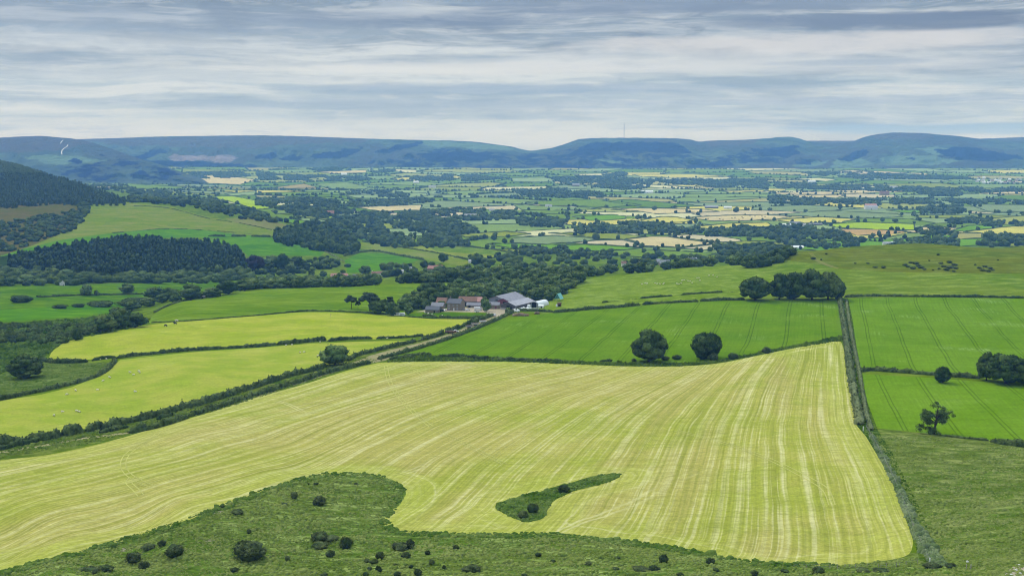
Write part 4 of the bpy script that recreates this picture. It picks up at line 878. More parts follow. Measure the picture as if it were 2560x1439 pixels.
for px, row, w, h, l, lb in ((217, 739, 28, 32, 'light', 'pale ash tree in the valley meadow hedge'), (241, 739, 13, 16, 'oak', 'sapling beside the pale ash tree'), (318, 733, 40, 25, 'oak', 'open crowned oak in the valley meadow hedge'), (388, 746, 54, 30, 'oak', 'round tree at the corner of the convex pasture'), (424, 752, 50, 34, 'dark', 'dark tree behind the round corner tree'), (478, 750, 62, 40, 'dark', 'big dark round tree in the row along the convex pasture'), (440, 757, 34, 22, 'oak', 'small tree in the row along the convex pasture'), (532, 743, 52, 26, 'oak', 'low spreading tree in the row along the convex pasture'), (571, 735, 56, 38, 'dark', 'darkest tree at the crest of the convex pasture'), (612, 727, 56, 30, 'oak', 'tree beside the darkest tree at the crest'), (330, 776, 50, 24, 'dark', 'low dark tree above the bushy slope'), (372, 766, 44, 24, 'oak', 'low tree above the convex pasture corner'), (405, 757, 40, 24, 'oak', 'middle tree above the convex pasture corner'), (1150, 780, 0, 0, '', '')):
    if w: plant('broadleaf_tree', BM[l][px % 4], px, row, w, h, lb, 'tree', None, 990)
plant('broadleaf_tree', BM['copper'][0], 637, 676, 50, 40, 'purple copper beech at the right end of the plantation', 'tree', None, 1400)
for px, row, w, h, l, lb in ((707, 676, 44, 46, 'dark', 'dark tree right of the copper beech'), (748, 670, 26, 30, 'dark', 'smaller dark tree on the slope beside the green field'), (726, 680, 30, 22, 'oak', 'bushy tree between two dark trees on the slope'), (778, 690, 18, 18, 'dark', 'round dark tree left of the red roofed barn'), (808, 692, 20, 16, 'dark', 'dark conifer shaped tree beside the red roofed barn'), (857, 684, 16, 11, 'dark', 'small tree behind the red roofed barn'), (913, 684, 32, 22, 'dark', 'dark tree group beside the white house')):
    plant('broadleaf_tree', BM[l][px % 4], px, row, w, h, lb, 'tree', None, 1400)
plant('broadleaf_tree', BM['light'][2], 1215, 779, 26, 32, 'tall light green tree in the farmyard'); plant('broadleaf_tree', BM['light'][3], 1212, 766, 20, 28, 'round light tree behind the farmyard roofs')
for px, row, w, h, lb in ((1105, 768, 26, 18, 'garden tree in front of the farmhouse'), (1083, 768, 20, 14, 'dark shrub beside the stone shed')): plant('broadleaf_tree', BM['oak'][px % 4], px, row, w, h, lb)
# ---- thorn bushes of the near scrub
SB = [(335, 1404, 38, 32), (360, 1420, 30, 22), (625, 1394, 86, 56), (586, 1428, 22, 14), (622, 1333, 12, 15), (372, 1371, 36, 15), (404, 1364, 22, 19), (435, 1387, 54, 34), (222, 1430, 56, 15), (262, 1424, 42, 14), (592, 1284, 32, 15), (555, 1268, 16, 8), (736, 1245, 20, 22), (799, 1260, 34, 26), (711, 1263, 18, 9), (769, 1212, 9, 8), (890, 1211, 9, 7), (790, 1210, 14, 6),
 (800, 1350, 46, 26), (830, 1350, 40, 16), (800, 1367, 46, 15), (865, 1369, 34, 34), (825, 1391, 28, 20), (719, 1401, 15, 17), (1000, 1374, 42, 24), (1025, 1370, 24, 30), (950, 1396, 24, 22), (935, 1407, 24, 13), (917, 1405, 15, 13), (1015, 1394, 24, 19), (1069, 1385, 15, 14), (1141, 1372, 20, 14), (1079, 1411, 16, 18), (924, 1424, 13, 11), (947, 1429, 19, 20), (988, 1414, 10, 10), (1028, 1419, 12, 11), (1110, 1421, 11, 12), (1045, 1436, 22, 20), (993, 1441, 20, 18), (1178, 1430, 46, 22), (812, 1440, 22, 12), (915, 1440, 16, 14),
 (1345, 1389, 17, 11), (1382, 1404, 15, 8), (1471, 1410, 24, 8), (1659, 1406, 24, 26), (1775, 1409, 28, 20), (1600, 1426, 40, 14), (1635, 1424, 30, 14), (1885, 1436, 24, 14), (1790, 1427, 20, 12), (1547, 1395, 8, 6), (2045, 1431, 34, 18), (1961, 1429, 22, 9), (2160, 1428, 44, 8), (2205, 1428, 44, 8), (2330, 1419, 44, 16), (2377, 1418, 30, 13), (1540, 1423, 20, 8), (1310, 1440, 16, 10), (1700, 1437, 18, 9)]
WORD = ['dense', 'scrubby', 'squat', 'ragged', 'dark', 'rounded', 'low', 'wiry']
for i, (px, row, w, h) in enumerate(SB):
    where = 'below the left mown edge' if px < 640 else 'on the grassy mound' if row < 1300 else 'in the scatter under the mound' if px < 1200 else 'along the lower edge of the mown field' if px < 2000 else 'by the wire fence'
    sz = 'largest' if w > 80 else 'big' if w > 40 else 'medium' if w > 22 else 'small' if w > 13 else 'tiny'
    plant('thorn_bush', [BUSH['gorse'][i % 4]], px, row, w * 1.05, h * 1.1, f'{sz} {WORD[i % 8]} thorn bush {where} in the scrub', 'bush', 'thorn bushes of the near scrub')
for px, row, w, h, lb in ((1410, 1229, 34, 25, 'spiky bush on the neck of the unmown island'), (1331, 1281, 32, 34, 'tall dark bush at the wide end of the unmown island'), (1308, 1293, 28, 24, 'low dark bush at the wide end of the unmown island')):
    plant('thorn_bush', [BUSH['gorse'][px % 4]], px, row, w, h, lb, 'bush')
# gorse on the right hill and on the dark slope
rr = random.Random(4)
def spot(lst, l, lab, grp, n=1, name='gorse_bush', dmin=0):
    for (px, row, w, h) in lst:
        plant(name, [BUSH[l][rr.randrange(4)]], px, row, w, h, lab, 'bush', grp, dmin)
spot([(2277, 658, 14, 6), (2262, 664, 16, 7), (2290, 660, 18, 8), (2303, 671, 18, 9), (2282, 672, 18, 8), (2270, 668, 12, 6), (2296, 666, 14, 7), (2311, 674, 12, 6)], 'gorse', 'gorse bush in the left patch on the right hill', 'left gorse patch on the right hill', name='gorse_bush')
spot([(2352, 659, 14, 6), (2374, 657, 18, 8), (2387, 664, 18, 8), (2360, 668, 16, 7), (2376, 671, 20, 9), (2390, 672, 14, 7), (2366, 676, 18, 8), (2348, 673, 10, 5), (2384, 679, 12, 5)], 'gorse', 'gorse bush in the middle patch on the right hill', 'middle gorse patch on the right hill')
spot([(2448, 671, 14, 6), (2462, 668, 16, 7), (2476, 672, 14, 7), (2456, 677, 16, 7), (2470, 679, 16, 7), (2482, 676, 10, 5)], 'gorse', 'gorse bush in the right patch on the right hill', 'right gorse patch on the right hill')
spot([(2066, 636, 8, 5), (2138, 659, 8, 4), (2170, 659, 10, 4), (2188, 669, 14, 5), (2208, 670, 14, 8), (2345, 638, 10, 6), (2323, 652, 7, 4), (2438, 663, 7, 5), (2495, 651, 7, 4), (2033, 648, 16, 8), (2053, 650, 6, 5), (2333, 676, 7, 4)], 'gorse', 'lone gorse bush dotted over the right hill', 'lone gorse bushes on the right hill')
DARK = [(-60 + 340 * rr.random(), 812 + 108 * rr.random()) for _ in range(700)]
poly_us = [(-60, 815), (0, 812), (100, 806), (200, 806), (300, 806), (325, 818), (250, 834), (150, 860), (108, 893), (60, 912), (0, 930), (-60, 950)]
k_ = 0
for px, row in sorted(DARK, key=lambda q: q[1]):
    if inpoly(np.array([px]), np.array([row]), poly_us)[0] and k_ < 260:
        s = rr.uniform(.7, 1.25) * (10 + (row - 800) * .11); k_ += 1
        plant('bracken_bush', [BUSH[rr.choice(('oak', 'oak', 'hedge', 'dark', 'light'))][rr.randrange(4)]], px, row, s * 1.5, s, 'leafy bush on the dark bushy slope at the valley edge', 'bush', 'bushes covering the dark slope')
# ---- woods and hedgerow trees: gathered first, the largest become objects of their own, the rest one mass
SPEC = []   # kind, leaf, pos, d, w, h, label, group
def visible(px, row, hp, d):
    return math.exp(hit(px, row - hp * .9)) > d * .9
zp_ = None
def wood(poly, kind, hm, wm, zone, leafmix=('oak', 'oak', 'dark'), dens=1.0, dmin=0, keep=1.0, hv=None):
    hv = hv or (.12 if kind == 'con' else .3)
    poly = np.array(poly, float); lo, hi = poly.min(0), poly.max(0); row = lo[1]; r = random.Random(int(lo[0] * 7 + lo[1]))
    while row < hi[1] + 10:
        _, d = at(float((lo[0] + hi[0]) / 2), row, dmin); hp, wp = hm * F / d, wm * F / d
        px = lo[0] + r.random() * wp
        while px < hi[0]:
            q = row + r.uniform(-.25, .25) * hp * .4
            if inpoly(np.array([px]), np.array([q - .45 * hp]), poly)[0] and r.random() < keep and (kind == 'con' or zone is not zp_ or float(fbm(px / 26.0, q / 7.0, 3.3, 2)) > -.42):
                p, d2 = at(px, q, dmin)
                if d2 < 11000:
                    k = r.uniform(1 - hv, 1 + hv); p = p - np.array([0, 0, .06 * hm]); SPEC.append((kind, r.choice(leafmix), p, d2, wm * r.uniform(1.0, 1.6) * (k ** .5) * (1.0 if kind == 'con' else 1.12), hm * k, *zone))
            px += wp * r.uniform(.6, 1.0) / dens
        row += max(1.3, .31 * hp / dens)
Z = lambda a, b: (a, b)
zc1 = Z('dark conifer on the forested hill at the left edge', 'conifers of the forested hill'); zc2 = Z('tall dark conifer in the dense plantation below the knoll', 'conifers of the plantation')
wood([(-80, 372), (0, 396), (60, 410), (120, 432), (200, 457), (270, 480), (312, 495), (312, 506), (215, 506), (100, 506), (0, 516), (-80, 525)], 'con', 16, 7.2, zc1, ('conifer',))
wood([(22, 640), (60, 628), (120, 618), (190, 607), (260, 595), (300, 590), (380, 592), (480, 597), (540, 602), (590, 612), (614, 625), (616, 660), (560, 674), (300, 680), (100, 676), (24, 664)], 'con', 18, 7.5, zc2, ('conifer',), 1.0, 1500)
zf = Z('leafy tree in the row at the foot of the plantation', 'trees at the foot of the plantation')
wood([(-60, 668), (20, 670), (200, 678), (420, 676), (600, 670), (640, 690), (560, 700), (330, 702), (120, 705), (0, 706), (-60, 708)], 'bro', 11, 12, zf, ('oak', 'oak', 'dark', 'light'), .9, 1400)
zb = Z('leafy tree in the belt behind the convex pasture', 'belt of trees behind the convex pasture')
wood([(585, 712), (640, 700), (700, 690), (760, 692), (800, 695), (870, 698), (940, 704), (960, 712), (880, 716), (760, 722), (660, 728), (590, 732)], 'bro', 12, 12, zb, ('oak', 'oak', 'light', 'dark'), 1.0, 1250)
wood([(985, 704), (1030, 692), (1080, 684), (1130, 678), (1200, 684), (1250, 690), (1200, 702), (1130, 706), (1040, 710)], 'bro', 13, 12, Z('leafy tree in the wood above the farm, beside the pasture crest', 'wood above the farm'), ('oak', 'dark', 'oak'), 1.0, 1250)
zw = Z('leafy tree in the wood directly behind the farm buildings', 'wood behind the farm')
wood([(1010, 752), (1040, 734), (1090, 722), (1150, 712), (1190, 706), (1250, 704), (1330, 700), (1380, 688), (1430, 672), (1470, 682), (1448, 702), (1400, 728), (1360, 740), (1310, 736), (1240, 736), (1200, 746), (1140, 742), (1070, 752), (1050, 766), (1015, 772)], 'bro', 12, 11, zw, ('oak', 'dark', 'oak', 'light'), 1.1, 985)
wood([(1190, 690), (1260, 690), (1340, 684), (1400, 672), (1440, 668), (1460, 684), (1400, 700), (1320, 706), (1230, 708)], 'bro', 13, 12, zw, ('oak', 'dark'), 1.0, 1200)
zv = Z('leafy tree among the village houses beyond the pasture crest', 'trees around the village')
wood([(1180, 646), (1240, 636), (1300, 630), (1400, 638), (1500, 644), (1600, 648), (1700, 652), (1800, 645), (1850, 650), (1860, 660), (1760, 668), (1640, 681), (1560, 689), (1470, 694), (1380, 690), (1280, 690), (1200, 686)], 'bro', 12, 12, zv, ('oak', 'dark', 'light'), .75, 1300, .55)
wood([(940, 668), (1000, 655), (1060, 658), (1140, 664), (1180, 672), (1180, 684), (1060, 684), (960, 690)], 'bro', 11, 10, zv, ('dark', 'oak'), .75, 1500, .55)
wood([(1280, 612), (1400, 622), (1520, 628), (1640, 640), (1780, 640), (1860, 636), (1860, 648), (1700, 650), (1500, 642), (1300, 634)], 'bro', 12, 12, zv, ('oak', 'dark', 'oak'), .7, 1500, .75)
wood([(1850, 650), (1880, 632), (1930, 618), (1972, 616), (1978, 630), (1950, 645), (1900, 662), (1860, 664)], 'bro', 13, 11, Z('dark tree in the copse at the left foot of the right hill', 'copse at the foot of the right hill'), ('dark', 'dark', 'oak'), 1.1, 1250)
zk = Z('dark tall tree in the wood at the end of the knoll', 'wood at the end of the knoll')
wood([(682, 590), (700, 570), (760, 558), (820, 562), (880, 590), (902, 612), (880, 628), (850, 640), (800, 622), (740, 606), (690, 602)], 'bro', 17, 11, zk, ('dark', 'dark', 'oak'), 1.15, 2100)
wood([(640, 655), (680, 640), (760, 650), (800, 640), (860, 650), (870, 662), (800, 668), (700, 690), (650, 690)], 'bro', 8, 9, Z('scrubby tree on the slope below the green field', 'scrub on the slope below the green field'), ('oak', 'dark', 'light'), .8, 1500, .7)
zs = Z('scrubby tree on the cleared slope', 'scrub of the cleared slope')
wood([(-60, 560), (60, 545), (150, 530), (225, 515), (215, 545), (180, 575), (120, 590), (60, 615), (0, 640), (-60, 650)], 'bro', 7, 8, zs, ('oak', 'dark', 'light'), .8, 1900, .6)
wood([(195, 505), (225, 505), (225, 530), (200, 530)], 'bro', 9, 9, zs, ('oak', 'dark'), .8, 1900)
WP = [  # woods of the plain
 ([(318, 490), (380, 486), (460, 492), (560, 508), (640, 522), (705, 545), (690, 552), (600, 540), (520, 524), (420, 506), (330, 502)], 12), ([(640, 495), (760, 492), (860, 500), (980, 495), (1060, 492), (1100, 500), (1000, 512), (850, 515), (700, 520), (640, 510)], 12),
 ([(700, 525), (820, 518), (880, 528), (1000, 530), (1150, 518), (1290, 528), (1280, 545), (1150, 550), (1000, 547), (880, 547), (760, 537)], 13), ([(780, 553), (860, 546), (980, 548), (970, 565), (900, 580), (830, 570)], 13), ([(970, 555), (1040, 543), (1150, 553), (1220, 575), (1200, 582), (1100, 582), (1020, 574)], 13),
 ([(1040, 593), (1120, 583), (1172, 600), (1160, 614), (1060, 616)], 13), ([(900, 570), (960, 570), (1020, 590), (1050, 612), (985, 615), (930, 605), (890, 590)], 13), ([(906, 479), (960, 474), (1026, 484), (1020, 491), (950, 491)], 12),
 ([(640, 430), (760, 437), (900, 440), (960, 450), (800, 451), (650, 449)], 13), ([(765, 421), (850, 416), (880, 424), (800, 428)], 12), ([(915, 423), (990, 422), (985, 430), (930, 431)], 12),
 ([(1280, 474), (1400, 469), (1500, 479), (1520, 490), (1460, 496), (1300, 486)], 13), ([(1360, 440), (1480, 438), (1640, 449), (1620, 468), (1560, 473), (1420, 461)], 13), ([(1640, 445), (1780, 448), (1920, 444), (1920, 471), (1780, 466), (1650, 456)], 13),
 ([(1280, 528), (1340, 533), (1420, 548), (1402, 566), (1300, 561)], 13), ([(1430, 570), (1500, 552), (1620, 551), (1680, 563), (1760, 570), (1860, 563), (1920, 568), (1920, 591), (1760, 586), (1680, 579), (1560, 579), (1450, 581)], 13), ([(1507, 436), (1550, 428), (1572, 434), (1560, 440), (1520, 441)], 12),
 ([(1920, 488), (2060, 495), (2200, 498), (2330, 493), (2560, 498), (2760, 498), (2760, 508), (2400, 508), (2200, 509), (2000, 509), (1920, 506)], 13), ([(2288, 521), (2330, 511), (2382, 511), (2420, 524), (2404, 533), (2330, 531)], 14), ([(2288, 481), (2360, 470), (2410, 475), (2402, 488), (2320, 489)], 13),
 ([(1920, 453), (2060, 458), (2200, 463), (2400, 468), (2560, 470), (2560, 478), (2300, 478), (2100, 474), (1940, 468)], 12), ([(1920, 565), (1980, 559), (2060, 569), (2100, 579), (2164, 600), (2160, 616), (2040, 616), (1960, 607), (1920, 592)], 13), ([(2285, 576), (2320, 559), (2370, 569), (2392, 590), (2340, 592)], 14),
 ([(2320, 590), (2400, 594), (2392, 614), (2216, 614), (2240, 600)], 13), ([(2450, 612), (2470, 580), (2500, 584), (2560, 588), (2760, 596), (2760, 616)], 14), ([(1780, 610), (1860, 606), (1960, 612), (2000, 622), (1900, 640), (1800, 636)], 12), ([(2000, 430), (2100, 428), (2240, 434), (2400, 440), (2440, 448), (2200, 446), (2060, 440)], 11),
 ([(300, 470), (420, 476), (470, 482), (400, 488), (310, 484)], 11), ([(470, 430), (600, 428), (640, 440), (560, 444), (480, 446)], 11), ([(1000, 440), (1160, 436), (1280, 444), (1180, 452), (1040, 450)], 11), ([(2440, 555), (2520, 548), (2560, 552), (2560, 562), (2460, 562)], 12), ([(2360, 548), (2420, 540), (2480, 545), (2470, 556), (2380, 558)], 12),
]
zp = zp_ = Z('round tree in a dark wood on the valley plain', 'woods of the valley plain')
for poly, hm in WP: wood(poly, 'bro', hm, 12, zp, ('dark', 'oak', 'dark', 'oak', 'light'), .85, 2000)
# trees along the hedges of the plain
zh = Z('hedgerow tree standing between the fields of the valley plain', 'hedgerow trees of the valley plain')
OWNPTS = None
HEDGE_FAR = []
def hedge_world(poly, closed=True):
    q = densify(poly, 45, closed)
    pxs, ss = xy2ps([p[0] for p in q], [p[1] for p in q]); return q, pxs, ss
def _bb(L_): return [(np.array(q), *np.min(q, 0), *np.max(q, 0)) for q in L_]
EXCL = _bb([r[3] for r in regions if not r[4].get('cell') and not r[4].get('plain')])
PLAINP = _bb([r[3] for r in regions if r[4].get('plain')])
def clear(px, s, polys):
    px, y = float(px), float(s) * KS
    for q, x0, y0, x1, y1 in polys:
        if x0 <= px <= x1 and y0 <= y <= y1 and inpoly(np.array([px]), np.array([y]), q)[0]: return False
    return True
r5 = random.Random(9); seen = set()
for poly, cpx, cd in CELLS:
    for i in range(len(poly)):
        a, b = poly[i], poly[(i + 1) % len(poly)]
        key = tuple(sorted([(round(a[0]), round(a[1])), (round(b[0]), round(b[1]))]))
        if key in seen: continue
        seen.add(key); Lg = math.hypot(b[0] - a[0], b[1] - a[1]); n = int(Lg / 8); run = []
        q, pxs, ss = hedge_world([a, b], False); run = []
        for pt, px, s in zip(q, pxs, ss):
            if -300 < px < 2860 and clear(px, s, EXCL + PLAINP): run.append((pt[0], pt[1]))
            else:
                if len(run) > 1: HEDGE_FAR.append(run)
                run = []
        if len(run) > 1: HEDGE_FAR.append(run)
        dens = r5.choice((.25, .5, .8, 1.6)) * (2.3 if cpx < 1350 else 1.0)
        for _ in range(int(Lg / 42 * dens * (1.5 if cd > 3500 else 1))):
            t = r5.random(); x, y = a[0] + (b[0] - a[0]) * t, a[1] + (b[1] - a[1]) * t
            px, s = [float(v) for v in xy2ps(x, y)]
            if not (-200 < px < 2760) or s > math.log(9500): continue
            if not clear(px, s, EXCL + PLAINP): continue
            p = P(px, s); d = math.exp(s); k = r5.uniform(.6, 1.25)
            if visible(px, float(rowat(px, s)), 11 * k * F / d, d): SPEC.append(('bro', r5.choice(('oak', 'dark', 'oak', 'light')), p, d, 11.5 * k * r5.uniform(.8, 1.3), 11.5 * k, *zh))
for r_ in regions:
    if not r_[4].get('plain'): continue
    pl = r_[3]
    for i in range(len(pl)):
        if r5.random() < .16:
            px, s = pl[i][0], pl[i][1] / KS; d = math.exp(s)
            if s > math.log(9300): continue
            p = P(px, s); k = r5.uniform(.6, 1.25); SPEC.append(('bro', r5.choice(('oak', 'dark')), p, d, 12 * k, 11.5 * k, *zh))
# trees of particular note in the plain fields, traced
for px, row, w, h in ((1490, 500 + 100, 24, 20), (1545, 599, 14, 14), (1635, 525, 16, 12), (1717, 531, 8, 10), (1752, 532, 9, 12), (1840, 530, 18, 14), (1485, 538, 13, 12), (1419, 540, 16, 14), (1594, 548, 12, 14), (1612, 544, 12, 12), (1410, 624, 16, 15), (1452, 629, 16, 13), (1610, 632, 14, 14), (1640, 629, 24, 17), (1649, 642, 28, 18), (1776, 628, 18, 14), (1800, 626, 14, 12), (1829, 628, 20, 18), (1865, 623, 14, 8),
    (2100, 523, 14, 18), (2130, 518, 8, 8), (2250, 523, 14, 12), (2303, 536, 12, 14), (2197, 590, 12, 16), (2183, 594, 14, 14), (2206, 554, 15, 13), (2238, 555, 18, 11), (2299, 552, 12, 11), (2468, 560, 16, 15), (2508, 560, 12, 14), (2536, 561, 12, 16), (2472, 608, 36, 32), (2450, 517, 11, 11), (2523, 534, 14, 12), (2450, 542, 12, 12), (2390, 587, 16, 12), (2340, 608, 22, 22), (1270, 594, 14, 10), (1262, 608, 18, 15), (1108, 655, 28, 26), (1235, 600, 20, 16)):
    p, d = at(px, row, 1300); SPEC.append(('bro', 'oak', p, d, w * d / F, h * d / F, 'traced field tree', ''))
print('tree specs', len(SPEC))
def app(s): return s[5] / s[3]
groups_ = {}
SPEC.sort(key=app, reverse=True)
IND = {'bro': 275, 'con': 285}; cnt = {'bro': 0, 'con': 0}; REST = {'bro': {}, 'con': {}}
hedge_words = ['round', 'spreading', 'broad', 'upright', 'squat']
for s in SPEC:
    kind, leaf, p, d, w, h, lab, grp = s
    forced = grp == ''
    if forced: lab, grp = 'lone field tree standing in or beside the pale fields of the plain', 'field trees of the plain'
    if cnt[kind] < IND[kind]:
        cnt[kind] += 1; hp = h * F / d
        rz = random.uniform(0, 6.28)
        if kind == 'con':
            me = random.choice(CON_ME)
            o = bpy.data.objects.new('conifer_tree', None); COL.objects.link(o); o.location = p; o.rotation_euler = (0, 0, rz); o.scale = (w * 2.4, w * 2.4, h)
            link('crown', me[0], o); link('trunk', CON_TRUNK, o); tag(o, lab, 'conifer', grp)
        elif hp > 24:
            me = random.choice(BROAD_MID[leaf])
            o = bpy.data.objects.new('broadleaf_tree', None); COL.objects.link(o); o.location = p; o.rotation_euler = (0, 0, rz); o.scale = (w, w, h)
            link('crown', me[0], o); link('trunk', me[1], o); tag(o, lab, 'tree', grp)
        else:
            o = link('broadleaf_tree', random.choice((SINGLE_FAR if d > 2000 else SINGLE_ME)[leaf]), None, p, rz, (w, w, h)); tag(o, lab, 'tree', grp)
    else:
        key = (grp if kind == 'con' or not grp.startswith(('hedgerow', 'field')) else 'hedgerow trees of the valley plain', leaf)
        REST[kind].setdefault(key, []).append((p, d, w, h))
def mass(name, label, items, protos, mats):
    VV, FF, TT, off = [], [], [], 0
    for p, d, w, h in items:
        V, Fc, T, mi = protos[random.randrange(len(protos))]
        a = random.uniform(0, 6.28); ca, sa = math.cos(a), math.sin(a)
        q = np.c_[(V[:, 0] * ca - V[:, 1] * sa) * w + p[0], (V[:, 0] * sa + V[:, 1] * ca) * w + p[1], V[:, 2] * h + p[2]]
        VV.append(q); FF.append(Fc + off); TT.append(np.clip(T * .55 + random.uniform(-.15, .65), 0, 1)); off += len(q)
    me = mesh(name, np.concatenate(VV), np.concatenate(FF), mats); attr(me, 'tint', np.concatenate(TT))
    return struct(link(name, me), label, 'stuff')
tiny = [m.arrays() for m in TINY]; cfar = [m.arrays() for m in CON_FAR]
lw = {'oak': 'mid green', 'dark': 'dark green', 'light': 'light green', 'conifer': 'dark'}
for (grp, leaf), it in REST['bro'].items(): mass('far_woods', f'{lw[leaf]} far {grp}', it, tiny, [FARL[leaf]])
for (grp, leaf), it in REST['con'].items(): mass('conifer_forest', f'dense dark {grp}', [(p, d, w * 2.4, h) for p, d, w, h in it], cfar, [L['conifer']])
print('individual trees', cnt)
# ================================================================== hedges
def hedge_mesh(pts, w, h, seed=0, step=None, gap=0.0, bumpy=.35, lf=0, clump=5.0, mb=None):
    """rounded bank of foliage along a line of ground points"""
    pts = np.array([p[:2] for p in pts], float); seg = np.hypot(*np.diff(pts, axis=0).T); Ls = np.r_[0, np.cumsum(seg)]
    step = step or max(.9, w * .45); n = max(3, int(Ls[-1] / step)); t = np.linspace(0, Ls[-1], n)
    x, y = np.interp(t, Ls, pts[:, 0]), np.interp(t, Ls, pts[:, 1]); z = ground_z(x, y)
    tx, ty = np.gradient(x), np.gradient(y); m = np.hypot(tx, ty) + 1e-9; nx, ny = -ty / m, tx / m
    hh = h * (1 + .28 * vnoise(t / clump, seed) + .18 * vnoise(t / (clump * .35), seed + 4)); ww = w * (1 + .25 * vnoise(t / clump + 9, seed))
    if gap > 0:
        g = vnoise(t / 13.0, seed + 20.5) * .5 + .5; f = np.clip((g - gap) * 12, .06, 1); hh = hh * f; ww = ww * np.maximum(f, .25)
    taper = np.clip(np.minimum(t, Ls[-1] - t) / (w * .6), .25, 1); hh = hh * taper ** .5; ww = ww * taper ** .5
    ang = np.linspace(-.12, math.pi + .12, 8); V = np.zeros((n, 8, 3))
    for j, a in enumerate(ang):
        c, s = math.cos(a), math.sin(a); b = 1 + bumpy * vnoise(t / (w * .55) + j * .9, j * .7, seed)
        off = ww * .5 * np.sign(c) * abs(c) ** .7 * b; V[:, j, 0] = x + nx * off; V[:, j, 1] = y + ny * off; V[:, j, 2] = z + hh * max(s, -.1) ** .7 * b if s > 0 else z - .15
    idx = np.arange(n * 8).reshape(n, 8); Fq = np.stack([idx[:-1, :-1], idx[1:, :-1], idx[1:, 1:], idx[:-1, 1:]], -1).reshape(-1, 4)
    mb = mb or MB(); mb.add(V.reshape(-1, 3), Fq[:, ::-1], np.repeat(np.clip(.5 + .5 * vnoise(t / 4, seed + 2), 0, 1), 8))
    if lf:
        rg = np.random.default_rng(int(abs(seed) * 100) + 5); k = int(Ls[-1] * lf); i = rg.integers(0, n, k); j = rg.integers(1, 7, k)
        p = V[i, j] + rg.normal(size=(k, 3)) * w * .07; a = rg.normal(size=(k, 3)); a /= np.linalg.norm(a, axis=1, keepdims=True); b = np.cross(a, rg.normal(size=(k, 3))); b /= np.linalg.norm(b, axis=1, keepdims=True)
        s_ = w * .13; mb.add(np.stack([p - a * s_, p + b * s_, p + a * s_, p - b * s_], 1).reshape(-1, 3), np.arange(4 * k).reshape(-1, 4), rg.uniform(0, 1, k).repeat(4))
    return mb
def hedge(pxl, w, h, label, mat='hedge', gap=0.0, seed=None, lf=5, name='hedge', dmin=0, **kw):
    seed = len(TREE_LOG) * 1.37 if seed is None else seed; TREE_LOG.append(1)
    pts = [at(a, b, dmin)[0] for a, b in densify(crom(pxl, 4), 14)]
    mb = hedge_mesh(pts, w, h, seed, gap=gap, lf=lf, **kw); o = link(name, mb.me(name, [L[mat]])); return tag(o, label, 'hedge', 'field hedges')
hedge([(-250, 1166), (-120, 1142), (0, 1117), (60, 1108), (120, 1098), (150, 1091)], 3.2, 3.2, 'bushy hedge at the lower left along the dirt track'); hedge([(-60, 1135), (0, 1124), (50, 1114), (110, 1103)], 2.6, 2.2, 'second low row of bushes beside the dirt track', gap=.3)
hedge([(156, 1090), (175, 1086), (207, 1080)], 3.0, 3.6, 'short wind bent hedge with gaps below it by the track')
hedge([(214, 1079), (300, 1061), (400, 1039), (480, 1017), (560, 992), (600, 979)], 3.2, 3.0, 'long bushy hedge between lower meadow and track, left section'); hedge([(600, 979), (640, 967), (720, 941), (780, 927), (816, 917)], 3.0, 2.8, 'long bushy hedge between lower meadow and track, section next to the ragged tree')
hedge([(252, 1082), (290, 1074), (320, 1068)], 2.6, 1.8, 'short inner row of bushes below the long hedge', seed=3.3); hedge([(392, 1049), (415, 1043), (432, 1037)], 2.6, 1.8, 'small inner clump of bushes by the grass track', seed=5.1); hedge([(455, 1023), (475, 1018), (492, 1012)], 2.6, 1.9, 'inner clump of bushes near the long hedge gap', seed=8.1)
hedge([(324, 1083), (400, 1067), (470, 1043)], 3.0, 2.4, 'trimmed hedge above the mown field, lowest section'); hedge([(474, 1041), (540, 1021), (598, 1001)], 2.8, 2.2, 'trimmed hedge above the mown field, middle section'); hedge([(600, 1000), (680, 976), (760, 951), (830, 929), (925, 907)], 2.8, 2.2, 'trimmed hedge above the mown field, section up to the junction')
hedge([(870, 902), (890, 890), (920, 882), (960, 872), (1040, 854)], 2.6, 2.0, 'hedge above the track just past the junction'); hedge([(1045, 853), (1100, 837), (1160, 815), (1232, 789)], 3.0, 2.6, 'hedge above the track leading up to the farm', gap=.18)
hedge([(945, 898), (985, 888), (1010, 881), (1060, 867), (1130, 845)], 2.6, 1.8, 'low hedge between track and barley field'); hedge([(1132, 844), (1200, 818), (1250, 796), (1282, 780)], 3.0, 2.2, 'hedge between barley field and the farm track, upper section')
hedge([(290, 896), (350, 889), (420, 882), (500, 875), (640, 867), (690, 862)], 2.4, 2.2, 'dark hedge dividing the two bright meadows, left section'); hedge([(692, 862), (760, 856), (815, 851)], 2.4, 2.4, 'dark hedge dividing the two bright meadows, middle section'); hedge([(820, 853), (865, 849), (930, 847)], 2.2, 1.9, 'dark hedge dividing the two bright meadows, section before the gap'); hedge([(940, 847), (1000, 845), (1058, 840)], 2.2, 1.7, 'dark hedge dividing the two bright meadows, right section', gap=.2)
hedge([(104, 899), (125, 905), (150, 907), (219, 905)], 2.6, 2.2, 'short hedge below the tip of the upper meadow'); hedge([(230, 902), (260, 897), (290, 893)], 2.2, 1.8, 'short hedge right of the meadow gate gap')
hedge([(288, 902), (280, 915), (262, 930), (232, 945), (190, 958), (150, 968)], 2.6, 2.2, 'curving hedge around the corner pasture'); hedge([(150, 968), (100, 979), (60, 987), (0, 1000), (-120, 1018), (-250, 1036)], 2.6, 2.2, 'hedge along the bottom of the corner pasture')
